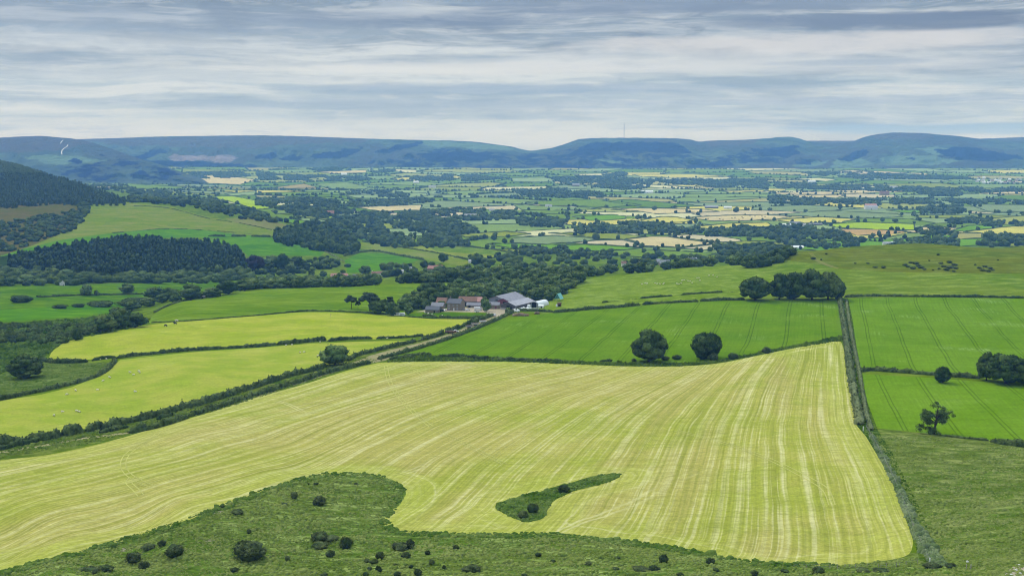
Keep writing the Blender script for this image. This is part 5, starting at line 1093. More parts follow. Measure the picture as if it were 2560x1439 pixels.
hedge([(975, 899), (1000, 896), (1040, 894)], 2.6, 1.6, 'small hedge piece near the track junction'); hedge([(1000, 893), (1040, 889), (1080, 891)], 2.4, 1.6, 'low bushy hedge at the lower left barley corner'); hedge([(1093, 893), (1130, 891), (1200, 897), (1225, 898)], 2.6, 1.8, 'low hedge on the bank below the barley'); hedge([(1230, 899), (1300, 900), (1390, 903), (1405, 905)], 2.4, 1.6, 'low hedge along the bank, right piece'); hedge([(1500, 903), (1530, 903)], 2.4, 1.5, 'tiny hedge stub on the bank')
hedge([(1382, 782), (1440, 777), (1480, 773), (1540, 769), (1600, 763)], 2.6, 2.4, 'dark hedge along the top of the barley field, left section'); hedge([(1606, 762), (1660, 758), (1745, 754)], 2.4, 2.2, 'dark hedge along the top of the barley field, middle section'); hedge([(1750, 753), (1800, 751), (1862, 750)], 2.4, 2.2, 'dark hedge along the top of the barley field, section at the copse')
hedge([(1505, 757), (1560, 750), (1640, 743), (1680, 740)], 2.0, 1.5, 'thin broken upper hedge below the sheep pasture', gap=.3); hedge([(1685, 739), (1750, 734), (1842, 729)], 2.0, 1.6, 'thin upper hedge running to the copse', gap=.25)
hedge([(2098, 746), (2103, 775), (2107, 800), (2113, 835)], 3.4, 2.6, 'tall clumpy old hedge, far section beside the copse', 'oldhedge', bumpy=.5, clump=3.2); hedge([(2113, 838), (2118, 870), (2125, 920), (2130, 960)], 3.4, 2.6, 'tall clumpy old hedge, middle section', 'oldhedge', bumpy=.5, clump=3.2); hedge([(2131, 965), (2138, 1000), (2145, 1040), (2149, 1062)], 3.4, 2.6, 'tall clumpy old hedge, near section', 'oldhedge', bumpy=.5, clump=3.2)
hedge([(2116, 750), (2124, 810), (2138, 880), (2148, 930), (2158, 990), (2166, 1035), (2178, 1075)], 2.0, 1.0, 'overgrown low bank beside the old hedge', 'oldhedge', bumpy=.5, clump=2.5)
hedge([(2112, 743), (2160, 741), (2230, 741), (2300, 742)], 2.4, 1.8, 'dark hedge across the foot of the right hill, left half'); hedge([(2302, 742), (2420, 743), (2560, 745), (2800, 747)], 2.4, 1.9, 'dark hedge across the foot of the right hill, right half')
hedge([(2152, 930), (2165, 927), (2180, 926), (2250, 931), (2338, 938)], 3.0, 2.2, 'dark trimmed hedge between the two barley fields'); hedge([(2372, 941), (2410, 943), (2450, 946)], 2.6, 2.0, 'short hedge between small tree and dark clump')
hedge([(2345, 1087), (2400, 1094), (2470, 1101)], 1.6, .9, 'thin weedy line below the vivid barley', gap=.2); hedge([(2478, 1104), (2510, 1109), (2560, 1116), (2700, 1136)], 3.0, 2.0, 'bushy hedge at the right edge below the barley')
hedge([(1056, 789), (1075, 791), (1091, 792)], 2.0, 1.3, 'short dark hedge below the paddock'); hedge([(1098, 793), (1150, 796), (1212, 793)], 2.4, 1.9, 'dark hedge along the paddock bottom'); hedge([(640, 789), (760, 778), (830, 778), (900, 781), (990, 788)], 1.6, 1.0, 'thin hedge at the crest of the upper meadow', gap=.1); hedge([(1000, 790), (1080, 796), (1190, 797)], 1.4, 1.0, 'thin hedge at the top right of the upper meadow')
hedge([(380, 806), (460, 803), (560, 795), (640, 789)], 1.4, .8, 'thin dark line of hedge under the convex pasture'); hedge([(95, 743), (160, 740), (210, 738), (300, 737), (360, 735)], 2.6, 1.8, 'hedge across the valley meadows'); hedge([(385, 782), (420, 765), (470, 750), (540, 740)], 2.0, 1.6, 'hedge along the left side of the convex pasture')
hedge([(1288, 775), (1310, 777), (1340, 778), (1382, 780)], 2.4, 1.6, 'dark hedge between polytunnel and barley'); hedge([(1275, 785), (1268, 778), (1276, 772)], 3.0, 2.4, 'bushy hedge corner by the farmyard'); hedge([(1288, 764), (1300, 752), (1322, 744), (1350, 740)], 3.4, 2.6, 'overgrown hedge between barns and polytunnel')
hedge([(860, 640), (930, 628), (1000, 640), (1060, 650)], 3.0, 3.4, 'hedge above the vivid valley field', dmin=1500); hedge([(905, 604), (1000, 618), (1100, 634), (1180, 652)], 2.4, 2.4, 'hedge along the long olive strip', dmin=1500); hedge([(1070, 615), (1180, 618), (1270, 630)], 2.4, 2.4, 'hedge above the olive strip field', dmin=1500)
hedge([(330, 515), (420, 520), (520, 546), (600, 558), (680, 575)], 1.6, 1.2, 'hedge over the back of the knoll', gap=.3, dmin=2000); hedge([(280, 583), (400, 573), (520, 576), (690, 592)], 1.6, 1.2, 'hedge between knoll pasture and vivid slope', gap=.35, dmin=1800); hedge([(520, 590), (600, 592), (690, 592)], 3, 4.0, 'scattered tall bushes along the vivid slope hedge', gap=.45, dmin=1800, clump=9)
hedge([(700, 600), (760, 610), (815, 630), (860, 655)], 2.0, 1.8, 'pale hedge running down below the knoll wood', 'oldhedge', dmin=1700)
k_ = 0; FARH = MB()
for r_ in regions:
    if not r_[4].get('plain'): continue
    q = [P(a, s / KS) for a, s in r_[3]]; q.append(q[0]); dd = math.exp(np.mean([s for _, s in r_[3]]) / KS)
    mbx = hedge_mesh(q, 3.0 + dd * .0003, 1.7 + dd * .0002, k_ * 2.1, step=dd * .004, bumpy=.3, clump=16, gap=.16, mb=None if dd < 4200 else FARH); k_ += 1
    if dd < 4200: tag(link('hedge', mbx.me('hedge', [L['hedge']])), 'dark hedge enclosing the ' + r_[1], 'hedge', 'hedges around the plain fields')
for i, run in enumerate(HEDGE_FAR):
    dd = run[0][1]; hedge_mesh(run, 2.6 + dd * .0003, 1.5 + dd * .0002, i * 1.7, step=max(6, dd * .005), bumpy=.3, clump=18, gap=.12, mb=FARH)
struct(link('far_hedges', FARH.me('far_hedges', [L['hedge']])), 'network of dark hedges over the valley plain', 'stuff')

# ================================================================== tussocks: real relief on the rough grass
def tuft_field(name, label, items, mat):
    """items: (x, y, width, height, tint)"""
    it = np.array(items); n = len(it); z = ground_z(it[:, 0], it[:, 1]); rg = np.random.default_rng(n)
    k = 6; a = np.arange(k) * 2 * math.pi / k; V = np.zeros((n, 2 * k + 1, 3)); jit = rg.uniform(.7, 1.3, (n, 2 * k + 1))
    rot = rg.uniform(0, 6.28, n)
    for j in range(k):
        for q, (rr_, hh) in enumerate(((.5, -.15), (.36, .62))):
            V[:, q * k + j, 0] = it[:, 0] + np.cos(a[j] + rot) * it[:, 2] * rr_ * jit[:, q * k + j]; V[:, q * k + j, 1] = it[:, 1] + np.sin(a[j] + rot) * it[:, 2] * rr_ * jit[:, q * k + j]
            V[:, q * k + j, 2] = z + it[:, 3] * hh * (jit[:, k - j] if q else 1)
    V[:, 2 * k] = np.c_[it[:, 0] + rg.normal(size=n) * it[:, 2] * .12, it[:, 1] + rg.normal(size=n) * it[:, 2] * .12, z + it[:, 3]]
    f = []
    for j in range(k): m = (j + 1) % k; f += [[j, m, k + m], [j, k + m, k + j], [k + j, k + m, 2 * k]]
    Fc = (np.array(f)[None] + (np.arange(n) * (2 * k + 1))[:, None, None]).reshape(-1, 3)
    me = mesh(name, V.reshape(-1, 3), Fc, [mat]); attr(me, 'tint', np.repeat(it[:, 4], 2 * k + 1)); return struct(link(name, me), label, 'stuff')
def sample(poly, n, seed):
    r = np.random.default_rng(seed); P_ = np.array(poly, float); lo, hi = P_.min(0), P_.max(0); out = []
    while len(out) < n:
        q = r.uniform(lo, hi, (n, 2)); q = q[inpoly(q[:, 0], q[:, 1], P_)]; out += [tuple(v) for v in q]
    return out[:n]
def tufts(polys, size, hgt, seed, tr=(0, 1), drift=3.0, thin=.0):
    out = []; rg = np.random.default_rng(seed)
    for poly, n in polys:
        px = np.array(sample(poly, n, seed + n)); ss_ = np.array([hit(a, b) for a, b in px]); W_ = P(px[:, 0], ss_)
        cl = fbm(W_[:, 0] / 7.0 + seed, W_[:, 1] / 4.5, o=2); keep = cl > thin - 1; t = np.clip(.5 + .38 * fbm(W_[:, 0] / 9 + 4, W_[:, 1] / 6, o=2) + rg.uniform(-.25, .25, n), 0, 1) * (tr[1] - tr[0]) + tr[0]
        sc = np.clip(1 + .5 * cl, .4, 2) * rg.lognormal(0, .35, n)
        out += [(W_[i, 0], W_[i, 1], size * sc[i], hgt * sc[i] * rg.uniform(.6, 1.3), t[i]) for i in range(n) if keep[i]]
    return out
def m_tuft(name, c1, c2):
    k = NT(name); g = k.n('ShaderNodeNewGeometry'); n = k.noise(g.outputs['Position'], 1.6, 3, .7); col = k.mix(k.attr('tint'), c1, c2); q = k.n('ShaderNodeCombineColor'); v = k.var(n, .25)
    for i in range(3): k.l(v, q.inputs[i])
    return k.bsdf(k.mix(1.0, col, q.outputs[0], 'MULTIPLY'), .95, .0)
DIST[0] = 330
SCR = [(-20, 1439), (0, 1432), (200, 1382), (450, 1306), (640, 1234), (740, 1201), (820, 1185), (900, 1185), (960, 1194), (1010, 1222), (984, 1272), (962, 1296), (966, 1312), (1000, 1330), (1100, 1336), (1380, 1334), (1640, 1362), (1880, 1407), (2100, 1415), (2290, 1392), (2340, 1420), (2400, 1445), (-20, 1450)]
tuft_field('rough_grass', 'rough grass tussocks over the near scrub', tufts([(SCR, 16000)], .72, .26, 3, (.15, .85)), m_tuft('tussock_scrub', C(92, 122, 48), C(162, 172, 98)))
RIM = [(0, 1440), (0, 1426), (200, 1376), (450, 1300), (640, 1228), (740, 1196), (820, 1180), (900, 1180), (965, 1190), (1018, 1222), (990, 1274), (968, 1298), (1000, 1326), (1100, 1331), (1380, 1330), (1640, 1357), (1880, 1403), (2100, 1411), (2100, 1418), (1880, 1412), (1640, 1372), (1380, 1345), (1100, 1342), (990, 1338), (950, 1312), (950, 1290), (972, 1266), (1000, 1224), (955, 1200), (900, 1192), (820, 1192), (740, 1210), (640, 1244), (450, 1316), (200, 1392)]
tuft_field('long_grass', 'long dark grass along the mown margin and on the island', tufts([(RIM, 2600), (ISL, 1300)], .9, .3, 5, (0, .8)), m_tuft('tussock_rim', C(76, 110, 44), C(134, 154, 84)))
DIST[0] = 440
tuft_field('rough_grass', 'rough grass tussocks on the pasture right of the mown field', tufts([([(2170, 1085), (2330, 1092), (2560, 1118), (2570, 1445), (2400, 1445), (2330, 1400), (2260, 1250)], 8000)], .68, .2, 7, (.15, .85)), m_tuft('tussock_right', C(98, 126, 50), C(160, 170, 102)))
NET = [(2166, 1072), (2180, 1080), (2210, 1130), (2240, 1190), (2275, 1260), (2300, 1310), (2345, 1380), (2370, 1415), (2330, 1412), (2300, 1370), (2268, 1300), (2236, 1215), (2200, 1148)]
tuft_field('nettles', 'grey green nettles and weeds along the fence beside the mown field', tufts([(NET, 2400)], .85, .5, 11, (.1, 1)), m_tuft('nettle_leaf', C(84, 112, 62), C(152, 166, 124)))
DIST[0] = 650
VER = [(0, 1145), (200, 1112), (330, 1083), (470, 1046), (610, 1005), (760, 958), (900, 912), (960, 902), (900, 892), (830, 915), (640, 972), (500, 1008), (400, 1038), (200, 1078), (0, 1112)]
tuft_field('verge_grass', 'tufty grass on the verges of the farm track', tufts([(VER, 2600)], .9, .35, 13, (.1, 1)), m_tuft('tussock_verge', C(78, 110, 44), C(140, 156, 86)))
BNK = [(968, 905), (1010, 892), (1130, 889), (1280, 894), (1480, 905), (1600, 907), (1720, 907), (1800, 900), (1860, 889), (1960, 868), (2106, 839), (2108, 851), (2000, 867), (1800, 907), (1700, 915), (1560, 915), (1280, 904), (1100, 903)]
tuft_field('bank_grass', 'long grass on the bank between barley and mown field', tufts([(BNK, 2600)], 1.0, .6, 17, (0, .8)), m_tuft('tussock_bank', C(58, 90, 38), C(118, 140, 72)))

DIST[0] = 800
tuft_field('bracken', 'bracken and rough growth between the bushes of the dark slope', tufts([([(-20, 940), (0, 934), (60, 914), (110, 894), (150, 861), (200, 844), (260, 834), (330, 820), (340, 790), (260, 792), (180, 798), (100, 803), (0, 813), (-20, 815)], 4200)], 1.8, .9, 19, (0, 1)), m_tuft('bracken_leaf', C(58, 92, 44), C(120, 146, 80)))
DIST[0] = 600
tuft_field('rough_grass', 'rough grass in the corner pasture below the oak', tufts([([(-20, 1000), (0, 998), (60, 986), (150, 967), (230, 942), (284, 906), (215, 909), (105, 906), (60, 917), (0, 938), (-20, 945)], 1500)], 1.1, .22, 23, (0, 1)), m_tuft('tussock_corner', C(80, 112, 50), C(132, 150, 88)))

# wheel marks of the tractor pressed into the mown grass
DIST[0] = 520
MARK = m_plain('pressed_grass', C(208, 208, 122), .9, .45, .12, 0.0)
for tr in ([(965, 914), (970, 942), (985, 974), (1010, 1005), (1045, 1040), (1078, 1066)], [(1000, 910), (1034, 922), (1056, 940), (1046, 958), (1004, 966)], [(396, 1079), (380, 1096), (345, 1115), (316, 1138), (308, 1163), (321, 1185), (352, 1204), (384, 1216)], [(330, 1192), (322, 1206), (338, 1222), (352, 1238)], [(1105, 1082), (1180, 1118), (1262, 1160)], [(1690, 1076), (1800, 1104), (1920, 1146), (2010, 1190), (2062, 1222), (2080, 1262)]):
    q = np.array([at(a, b)[0][:2] for a, b in densify(crom(tr, 6), 6)]); t_ = np.gradient(q, axis=0); t_ /= np.linalg.norm(t_, axis=1, keepdims=True) + 1e-9; nn_ = np.c_[-t_[:, 1], t_[:, 0]]
    V_, F_ = [], []
    for side in (-.95, .95):
        b0 = len(V_)
        for e_ in (-.2, .2):
            c = q + nn_ * (side + e_); V_ += [tuple(v) for v in np.c_[c, ground_z(c[:, 0], c[:, 1]) + .10]]
        n_ = len(q); F_ += [[b0 + i, b0 + i + 1, b0 + n_ + i + 1, b0 + n_ + i] for i in range(n_ - 1)]
    struct(link('wheel_marks', mesh('wheel_marks', V_, F_, [MARK])), 'pale pair of wheel marks curving over the mown field')
# ================================================================== buildings
def m_roof(name, c, pitch=1.1, nz=.35):
    k = NT(name); p = k.pos(); g = k.n('ShaderNodeSeparateXYZ'); k.l(p, g.inputs[0])
    wv = k.math('ABSOLUTE', k.math('SUBTRACT', k.math('FRACT', k.math('MULTIPLY', g.outputs[0], pitch)), .5))
    n = k.noise(p, .35, 4, .65); v = k.math('MULTIPLY', k.math('MULTIPLY_ADD', n, nz * 2, 1 - nz), k.math('MULTIPLY_ADD', wv, .3, .86))
    q = k.n('ShaderNodeCombineColor')
    for i in range(3): k.l(v, q.inputs[i])
    return k.bsdf(k.mix(1.0, c, q.outputs[0], 'MULTIPLY'), .75, .2)
B = {'stone': m_plain('sandstone_wall', (.22, .185, .14), .9, .35, 1.2), 'white': m_plain('white_wall', (.66, .66, .63), .8, .08), 'dark': m_plain('painted_opening_shade', (.012, .012, .014), .9, .1), 'glass': m_plain('window_glass', (.10, .12, .14), .2, .1, .5, .5),
     'board': m_plain('weathered_boards', (.10, .095, .10), .9, .35, 1.5), 'slate': m_roof('slate_roof', (.105, .115, .135)), 'fibre': m_roof('fibre_cement_roof', (.25, .25, .275), 1.1, .45), 'fibre2': m_roof('pale_fibre_roof', (.35, .35, .375), 1.1, .4), 'red': m_roof('clay_tile_roof', (.24, .135, .095)), 'pink': m_roof('pink_tile_roof', (.46, .25, .215), 1.1, .15),
     'redb': m_roof('bright_tile_roof', (.40, .20, .16), 1.1, .2), 'teal': m_plain('teal_paint', (.22, .52, .46), .6, .12), 'teald': m_plain('dark_teal_paint', (.07, .20, .18), .7, .2), 'poly': m_plain('white_sheeting', (.72, .74, .72), .4, .06, .8, .4), 'rust': m_plain('rusty_brown', (.10, .055, .035), .9, .35), 'conc': m_plain('concrete', (.42, .40, .36), .9, .2),
     'redsteel': m_plain('red_cladding', (.17, .06, .085), .7, .2), 'black': m_plain('black_sheet', (.012, .013, .014), .5, .2), 'tyre': m_plain('tyre_rubber', (.015, .015, .015), .9, .2), 'steel': m_plain('grey_steel', (.30, .31, .33), .5, .15, .8, .4, .4), 'wool': m_plain('sheep_wool', (.74, .70, .58), .95, .12, 3), 'face': m_plain('dark_face', (.05, .045, .04)), 'cow': m_plain('dark_cow_hide', (.02, .017, .015)), 'cowl': m_plain('pale_cow_hide', (.6, .55, .45)),
     'wood': m_plain('fence_wood', (.30, .27, .22), .9, .3, 3), 'post': m_plain('pale_gate_post', (.60, .60, .56), .8, .1), 'soil': m_plain('brown_soil', (.20, .14, .09), .95, .45, .7), 'bale': m_plain('straw_bale', (.16, .12, .07), .9, .3), 'blue': m_plain('dark_blue_paint', (.05, .06, .14), .35, .05, .5, .5), 'silver': m_plain('silver_paint', (.45, .46, .5), .35, .05, .5, .5), 'wpaint': m_plain('white_paint', (.7, .7, .7), .4, .05, .5, .4)}
def box(mb, x0, x1, y0, y1, z0, z1, mi=0):
    V = [(x, y, z) for x in (x0, x1) for y in (y0, y1) for z in (z0, z1)]
    mb.add(V, [[0, 1, 3, 2], [4, 6, 7, 5], [0, 4, 5, 1], [2, 3, 7, 6], [0, 2, 6, 4], [1, 5, 7, 3]], .5, mi)
def part(name, parent, mb, m): return link(name, mb.me(name, [m], False), parent)
def prism(mb, prof, y0, y1, axis):
    """profile of (a, z) pairs drawn out along the other axis"""
    n = len(prof); pt = (lambda a, t, z: (a, t, z)) if axis == 'y' else (lambda a, t, z: (t, a, z))
    V = [pt(a, y0, z) for a, z in prof] + [pt(a, y1, z) for a, z in prof]
    mb.add(V, [[i, (i + 1) % n, n + (i + 1) % n, n + i] for i in range(n)], .5)
    c = len(V); mid = np.mean(np.array(prof), 0)
    mb.add([pt(mid[0], y0, mid[1])] + V[:n], [[0, 1 + (i + 1) % n, 1 + i] for i in range(n)], .5); mb.add([pt(mid[0], y1, mid[1])] + V[n:], [[0, 1 + i, 1 + (i + 1) % n] for i in range(n)], .5)
def building(name, label, px, row, w, l, eave, ridge, rz, wall, roof, axis='x', wins=(), doors=(), chim=(), cat='building', group=None, dmin=0, dy=0):
    p, d = at(px, row, dmin); p = p + np.array([0, dy, 0]); 
    if dy: p[2] = ground_z(p[0], p[1])
    o = bpy.data.objects.new(name, None); COL.objects.link(o); o.location = [float(q) for q in p]; o.rotation_euler = (0, 0, math.radians(rz)); o.empty_display_size = 1
    tag(o, label, cat, group)
    mb = MB()
    if axis == 'x': prism(mb, [(0, -2), (l, -2), (l, eave), (l / 2, ridge), (0, eave)], -w / 2, w / 2, 'x')
    else: prism(mb, [(-w / 2, -2), (w / 2, -2), (w / 2, eave), (0, ridge), (-w / 2, eave)], 0, l, 'y')
    part('wall', o, mb, B[wall])
    mb = MB(); ov, th = .4, .18
    half = (l if axis == 'x' else w) / 2; sl = (ridge - eave) / half; mid = l / 2 if axis == 'x' else 0
    prof = [(mid - half - ov, eave - sl * ov + .02), (mid, ridge + .02), (mid + half + ov, eave - sl * ov + .02), (mid + half + ov, eave - sl * ov + th), (mid, ridge + th + .05), (mid - half - ov, eave - sl * ov + th)]
    for a, b in ((prof[0], prof[1]), (prof[1], prof[2])):
        q = [a, b, (b[0], b[1] + th), (a[0], a[1] + th)]
        if axis == 'x': prism(mb, q, -w / 2 - ov, w / 2 + ov, 'x')
        else: prism(mb, q, -ov, l + ov, 'y')
    rf = part('roof', o, mb, B[roof])
    for cx, ch in chim:
        mb = MB(); box(mb, cx - .45, cx + .45, l / 2 - .35, l / 2 + .35, ridge - .4, ridge + ch); box(mb, cx - .2, cx + .2, l / 2 - .2, l / 2 + .2, ridge + ch, ridge + ch + .35); part('chimney', rf, mb, B[wall])
    for (x, z, a, b, *m) in wins:
        mb = MB(); box(mb, x - a / 2, x + a / 2, -.06, .02, z, z + b); f = part('window', o, mb, B[m[0] if m else 'white'])
        mb = MB(); box(mb, x - a / 2 + .12, x + a / 2 - .12, -.075, -.058, z + .12, z + b - .12); part('pane', f, mb, B['glass'])
    for (x, a, b, *m) in doors:
        mb = MB(); box(mb, x - a / 2, x + a / 2, -.07, .02, -.3, b); part('door', o, mb, B[m[0] if m else 'dark'])  # default is a near-black panel: the unlit interior put into its colour
    return o
building('stone_shed', 'small grey roofed stone shed at the left end of the farm', 1080, 782, 12, 7, 2.8, 5.2, -14, 'stone', 'slate', 'x', (), ((2, 1.2, 2.0),))
building('outbuilding', 'stone outbuilding with faded orange tiled roof at the farm', 1100, 771, 9, 9, 4, 8.2, -18, 'stone', 'red', 'x', ((-1.5, 1.6, 1, 1.2),), ((2, 1.1, 2.0),), dy=8)
building('outbuilding', 'low pale roofed lean-to in front of the orange roofed outbuilding', 1092, 772, 11, 6, 2.6, 5, -18, 'stone', 'fibre', 'x', (), ((-2, 1.2, 2),), dy=2)
building('outbuilding', 'pale roofed wing between outbuilding and farmhouse', 1112, 769, 8, 7, 3.6, 6.2, -18, 'stone', 'fibre2', 'x', ((1, 1.4, 1, 1.2),), dy=6)
building('farmhouse', 'stone farmhouse with grey slate roof and white windows', 1134, 776, 12.5, 9.5, 6.4, 9.6, -24, 'stone', 'slate', 'x', ((-4.4, 3.7, 1.0, 1.6), (-.2, 3.7, 1.0, 1.6), (3.4, 3.7, 1.0, 1.6), (-4.4, .9, 1.1, 1.7), (3.4, .9, 1.1, 1.7)), ((.2, 1.1, 2.2, 'white'),), ((-5.4, 1.8), (5.4, 1.2)), 'house')
building('red_roofed_barn', 'long stone barn with brown red tiled roof behind the farmhouse', 1173, 769, 20, 8, 4.6, 8, -6, 'stone', 'red', 'x', (), ((-4, 4.5, 3.0), (4, 2.2, 2.6)), cat='barn', dy=12)
building('pink_roofed_barn', 'short barn with pale pink tiled roof at the end of the long barn', 1203, 769, 7.5, 8, 4.2, 7.4, -6, 'stone', 'pink', 'x', (), ((0, 2.2, 2.6),), cat='barn', dy=12)
building('low_shed', 'low grey roofed shed beside the parked cars', 1183, 770, 12, 5, 2.2, 4.2, -8, 'stone', 'fibre', 'x', (), ((-3.5, 2, 1.9),), dy=4)
building('cattle_barn', 'rear long grey roofed barn with a dark upper opening', 1240, 766, 15, 34, 5.2, 7.8, -30, 'fibre', 'fibre', 'y', ((.5, 3.4, 2.4, 1.6, 'dark'),), (), cat='barn', dy=14)
building('cattle_barn', 'middle grey barn with dark red gable end', 1258, 767, 12, 30, 4.2, 6.4, -30, 'redsteel', 'fibre', 'y', (), ((1.5, 4, 3.6),), cat='barn', dy=10)
building('cattle_barn', 'front grey roofed barn with open doorway facing the yard', 1270, 774, 15, 34, 3.8, 6.6, -30, 'board', 'fibre2', 'y', (), ((.2, 3.2, 3.6), (-4.6, 5.6, 1.2, 'conc'), (3.0, 1.2, 3.0), (5.6, 3.4, 1.0, 'conc')), cat='barn')
building('stone_store', 'small stone store with grey lean roof in front of the rear barn', 1235, 772, 9, 5, 3.6, 5.6, -12, 'stone', 'fibre', 'x', (), ((1.5, 1.6, 2.2, 'redsteel'),))
building('field_shed', 'small pale shed between front barn and tunnel shed', 1312, 767, 5, 4, 2.2, 3.0, -20, 'white', 'fibre2', 'x', (), ((0, 1.2, 1.9),))
building('field_shed', 'little white shed right of the tunnel shed doorway', 1352, 770, 4, 3, 2.0, 2.6, -14, 'white', 'poly', 'x', (), ((.4, 1.0, 1.7),))
# tunnel shaped white shed
def tunnel():
    p, d = at(1337, 769); o = bpy.data.objects.new('tunnel_shed', None); COL.objects.link(o); o.location = p; o.rotation_euler = (0, 0, math.radians(-32)); tag(o, 'white round roofed tunnel shed with a dark doorway', 'shed')
    r, hh, n = 4.0, 1.9, 14; prof = [(-r, -1.5)] + [(-r * math.cos(a), hh + (r * .86) * math.sin(a)) for a in np.linspace(0, math.pi, n)] + [(r, -1.5)]
    inner = [(x * .985, z - .05) for x, z in prof][::-1]
    mb = MB(); V = [(x, y, z) for y in (0, 17) for x, z in prof]; k = len(prof); mb.add(V, [[i, i + 1, k + i + 1, k + i] for i in range(k - 1)], .5); part('cover', o, mb, B['poly'])
    mb = MB(); prism(mb, [(x * .98, z - .06) for x, z in prof], .5, .7, 'y'); wl = part('end_wall', o, mb, B['steel'])
    mb = MB(); box(mb, -3.2, 1.2, .40, .49, -1, 4.4); part('doorway', o, mb, B['dark'])  # solid near-black slab, the dark of the inside painted on
    mb = MB(); prism(mb, [(x * .98, z - .06) for x, z in prof], 16.4, 16.6, 'y'); part('end_wall', o, mb, B['steel'])
tunnel()
def teal():
    p, d = at(1393, 753); o = bpy.data.objects.new('trestle_shed', None); COL.objects.link(o); o.location = p; o.rotation_euler = (0, 0, math.radians(-30)); tag(o, 'pale teal steep roofed shelter on legs above the hedge', 'shelter')
    mb = MB(); prism(mb, [(-2.6, 2.4), (2.6, 2.4), (.0, 6.6)], .3, 6.2, 'y'); part('body', o, mb, B['teald'])
    mb = MB()
    for a, b in (((-3.0, 1.9), (0, 6.7)), ((0, 6.7), (3.0, 1.9))): prism(mb, [a, b, (b[0], b[1] + .2), (a[0], a[1] + .2)], 0, 6.6, 'y')
    part('roof', o, mb, B['teal'])
    for x in (-2.4, 2.4):
        for y in (.5, 6.0): mb = MB(); tube(mb, [(x * 1.25, y, -1), (x, y, 2.6)], [.14, .12], 6); part('leg', o, mb, B['teald'])
teal()
building('small_shed', 'tiny rusty brown shed below the teal shelter', 1398, 766, 2.8, 3, 2.4, 3.2, -10, 'rust', 'rust', 'x', (), ((.3, .9, 1.8),))
def tank(px, row, r, h, label):
    p, d = at(px, row); mb = MB(); n = 12
    tube(mb, [(0, 0, -.2), (0, 0, .05), (0, 0, h * .8), (0, 0, h * .95), (0, 0, h)], [r, r, r, r * .6, r * .15], n); o = link('water_tank', mb.me('water_tank', [B['poly']]), None, p); tag(o, label, 'tank')
tank(1392.5, 766, 1.0, 2.0, 'small white water tank beside the brown shed'); tank(1322, 768, 1.5, 2.6, 'white tank left of the tunnel shed doorway')
building('red_roofed_barn', 'long low white barn with bright red roof in the valley', 847, 695, 25, 9, 3.2, 6.6, -4, 'white', 'redb', 'x', (), ((8.6, 3.2, 2.4),), cat='barn', dmin=1450)
building('white_house', 'white house with red roof beside the valley trees', 945, 691, 19, 8, 4.6, 7.4, 6, 'white', 'red', 'x', ((-5, 2.6, 1.0, 1.2), (0, 2.6, 1.0, 1.2), (5, 2.6, 1.0, 1.2)), ((2, 1.2, 2.1),), ((-8.5, 1.0),), 'house', dmin=1450)
building('lean_to', 'small white lean-to at the left end of the white house', 925, 691, 5, 4, 2.2, 3.2, 0, 'white', 'fibre2', 'x', dmin=1450)
building('ruined_barn', 'low grey ruined barn between red barn and white house', 894, 693, 15, 7, 2.4, 4.4, 3, 'board', 'slate', 'x', (), ((-5, 1.6, 2), (-1, 1.6, 2), (3, 1.6, 2)), cat='barn', dmin=1450)
for px, row, w, eave, rg_, rz, wall, roof, lb, nm in ((1076, 682, 10, 5.5, 9, -20, 'stone', 'redb', 'orange gabled house with pale chimney among village trees', 'village_house'), (1096, 680, 12, 4.6, 8.4, 5, 'stone', 'redb', 'red roofed house right of the orange gable', 'village_house'), (1156, 684, 17, 2.8, 6.2, 12, 'white', 'slate', 'white bungalow with grey brown roof above the wood', 'bungalow'), (1250, 690, 6, 5, 7.5, -10, 'white', 'fibre', 'white cottage gable at the edge of the wood', 'village_house'), (1262, 688, 6, 4.5, 7, 12, 'white', 'fibre2', 'small white cottage beside the white gable', 'village_house'),
    (1178, 658, 9, 2.5, 4.5, 0, 'white', 'fibre2', 'pale roofed shed in the field above the bungalow', 'field_shed'), (1022, 677, 9, 2.4, 4, 0, 'white', 'fibre2', 'white shed among the dark valley trees', 'field_shed'), (1001, 683, 9, 2.2, 3.6, 0, 'white', 'fibre2', 'low white shed beside the dark valley trees', 'field_shed'),
    (1609, 661, 12, 5, 8, 15, 'white', 'slate', 'bright white house among the village trees', 'village_house'), (1587, 658, 12, 4, 7, -5, 'white', 'slate', 'grey roofed house left of the bright white house', 'village_house'), (1662, 664, 18, 3.6, 8, 4, 'stone', 'fibre2', 'pale grey roofed hall in the village', 'village_house'), (1648, 661, 8, 4, 8, 20, 'stone', 'fibre2', 'pale gabled house beside the grey hall', 'village_house'), (1727, 658, 12, 5, 8, -8, 'white', 'slate', 'white house on the right of the village', 'village_house'), (1738, 655, 8, 4, 6.5, 10, 'white', 'fibre2', 'small white roofed house at the right edge of the village', 'village_house'), (1529, 673, 12, 3, 6, 8, 'stone', 'fibre2', 'pale cottage at the left of the village', 'village_house'),
    (1560, 665, 8, 3.4, 6.5, 0, 'white', 'red', 'small cottage in the middle of the village trees', 'village_house')):
    building(nm, lb, px, row, w, 8, eave + 1.2, rg_ + 1.6, rz, wall, roof, 'x', ((-w * .25, 1.0, 1.0, 1.2), (w * .25, 1.0, 1.0, 1.2)), ((0, 1.1, 2.1),), ((-w * .4, 1.0),) if 'house' in nm else (), 'house' if 'shed' not in nm else 'shed', None, 1400)
building('cottage', 'white cottage gable among trees at the left edge', 155, 714, 6, 6, 3.8, 5.6, 8, 'white', 'fibre2', 'y', ((0, 1.4, 1, 1.2),), ((1.6, 1, 2),), (), 'house'); building('long_shed', 'long white roofed shed behind trees at the left edge', 49, 689, 15, 8, 2.8, 4.6, 12, 'white', 'poly', 'x', (), ((4, 2.4, 2.2),), cat='shed')
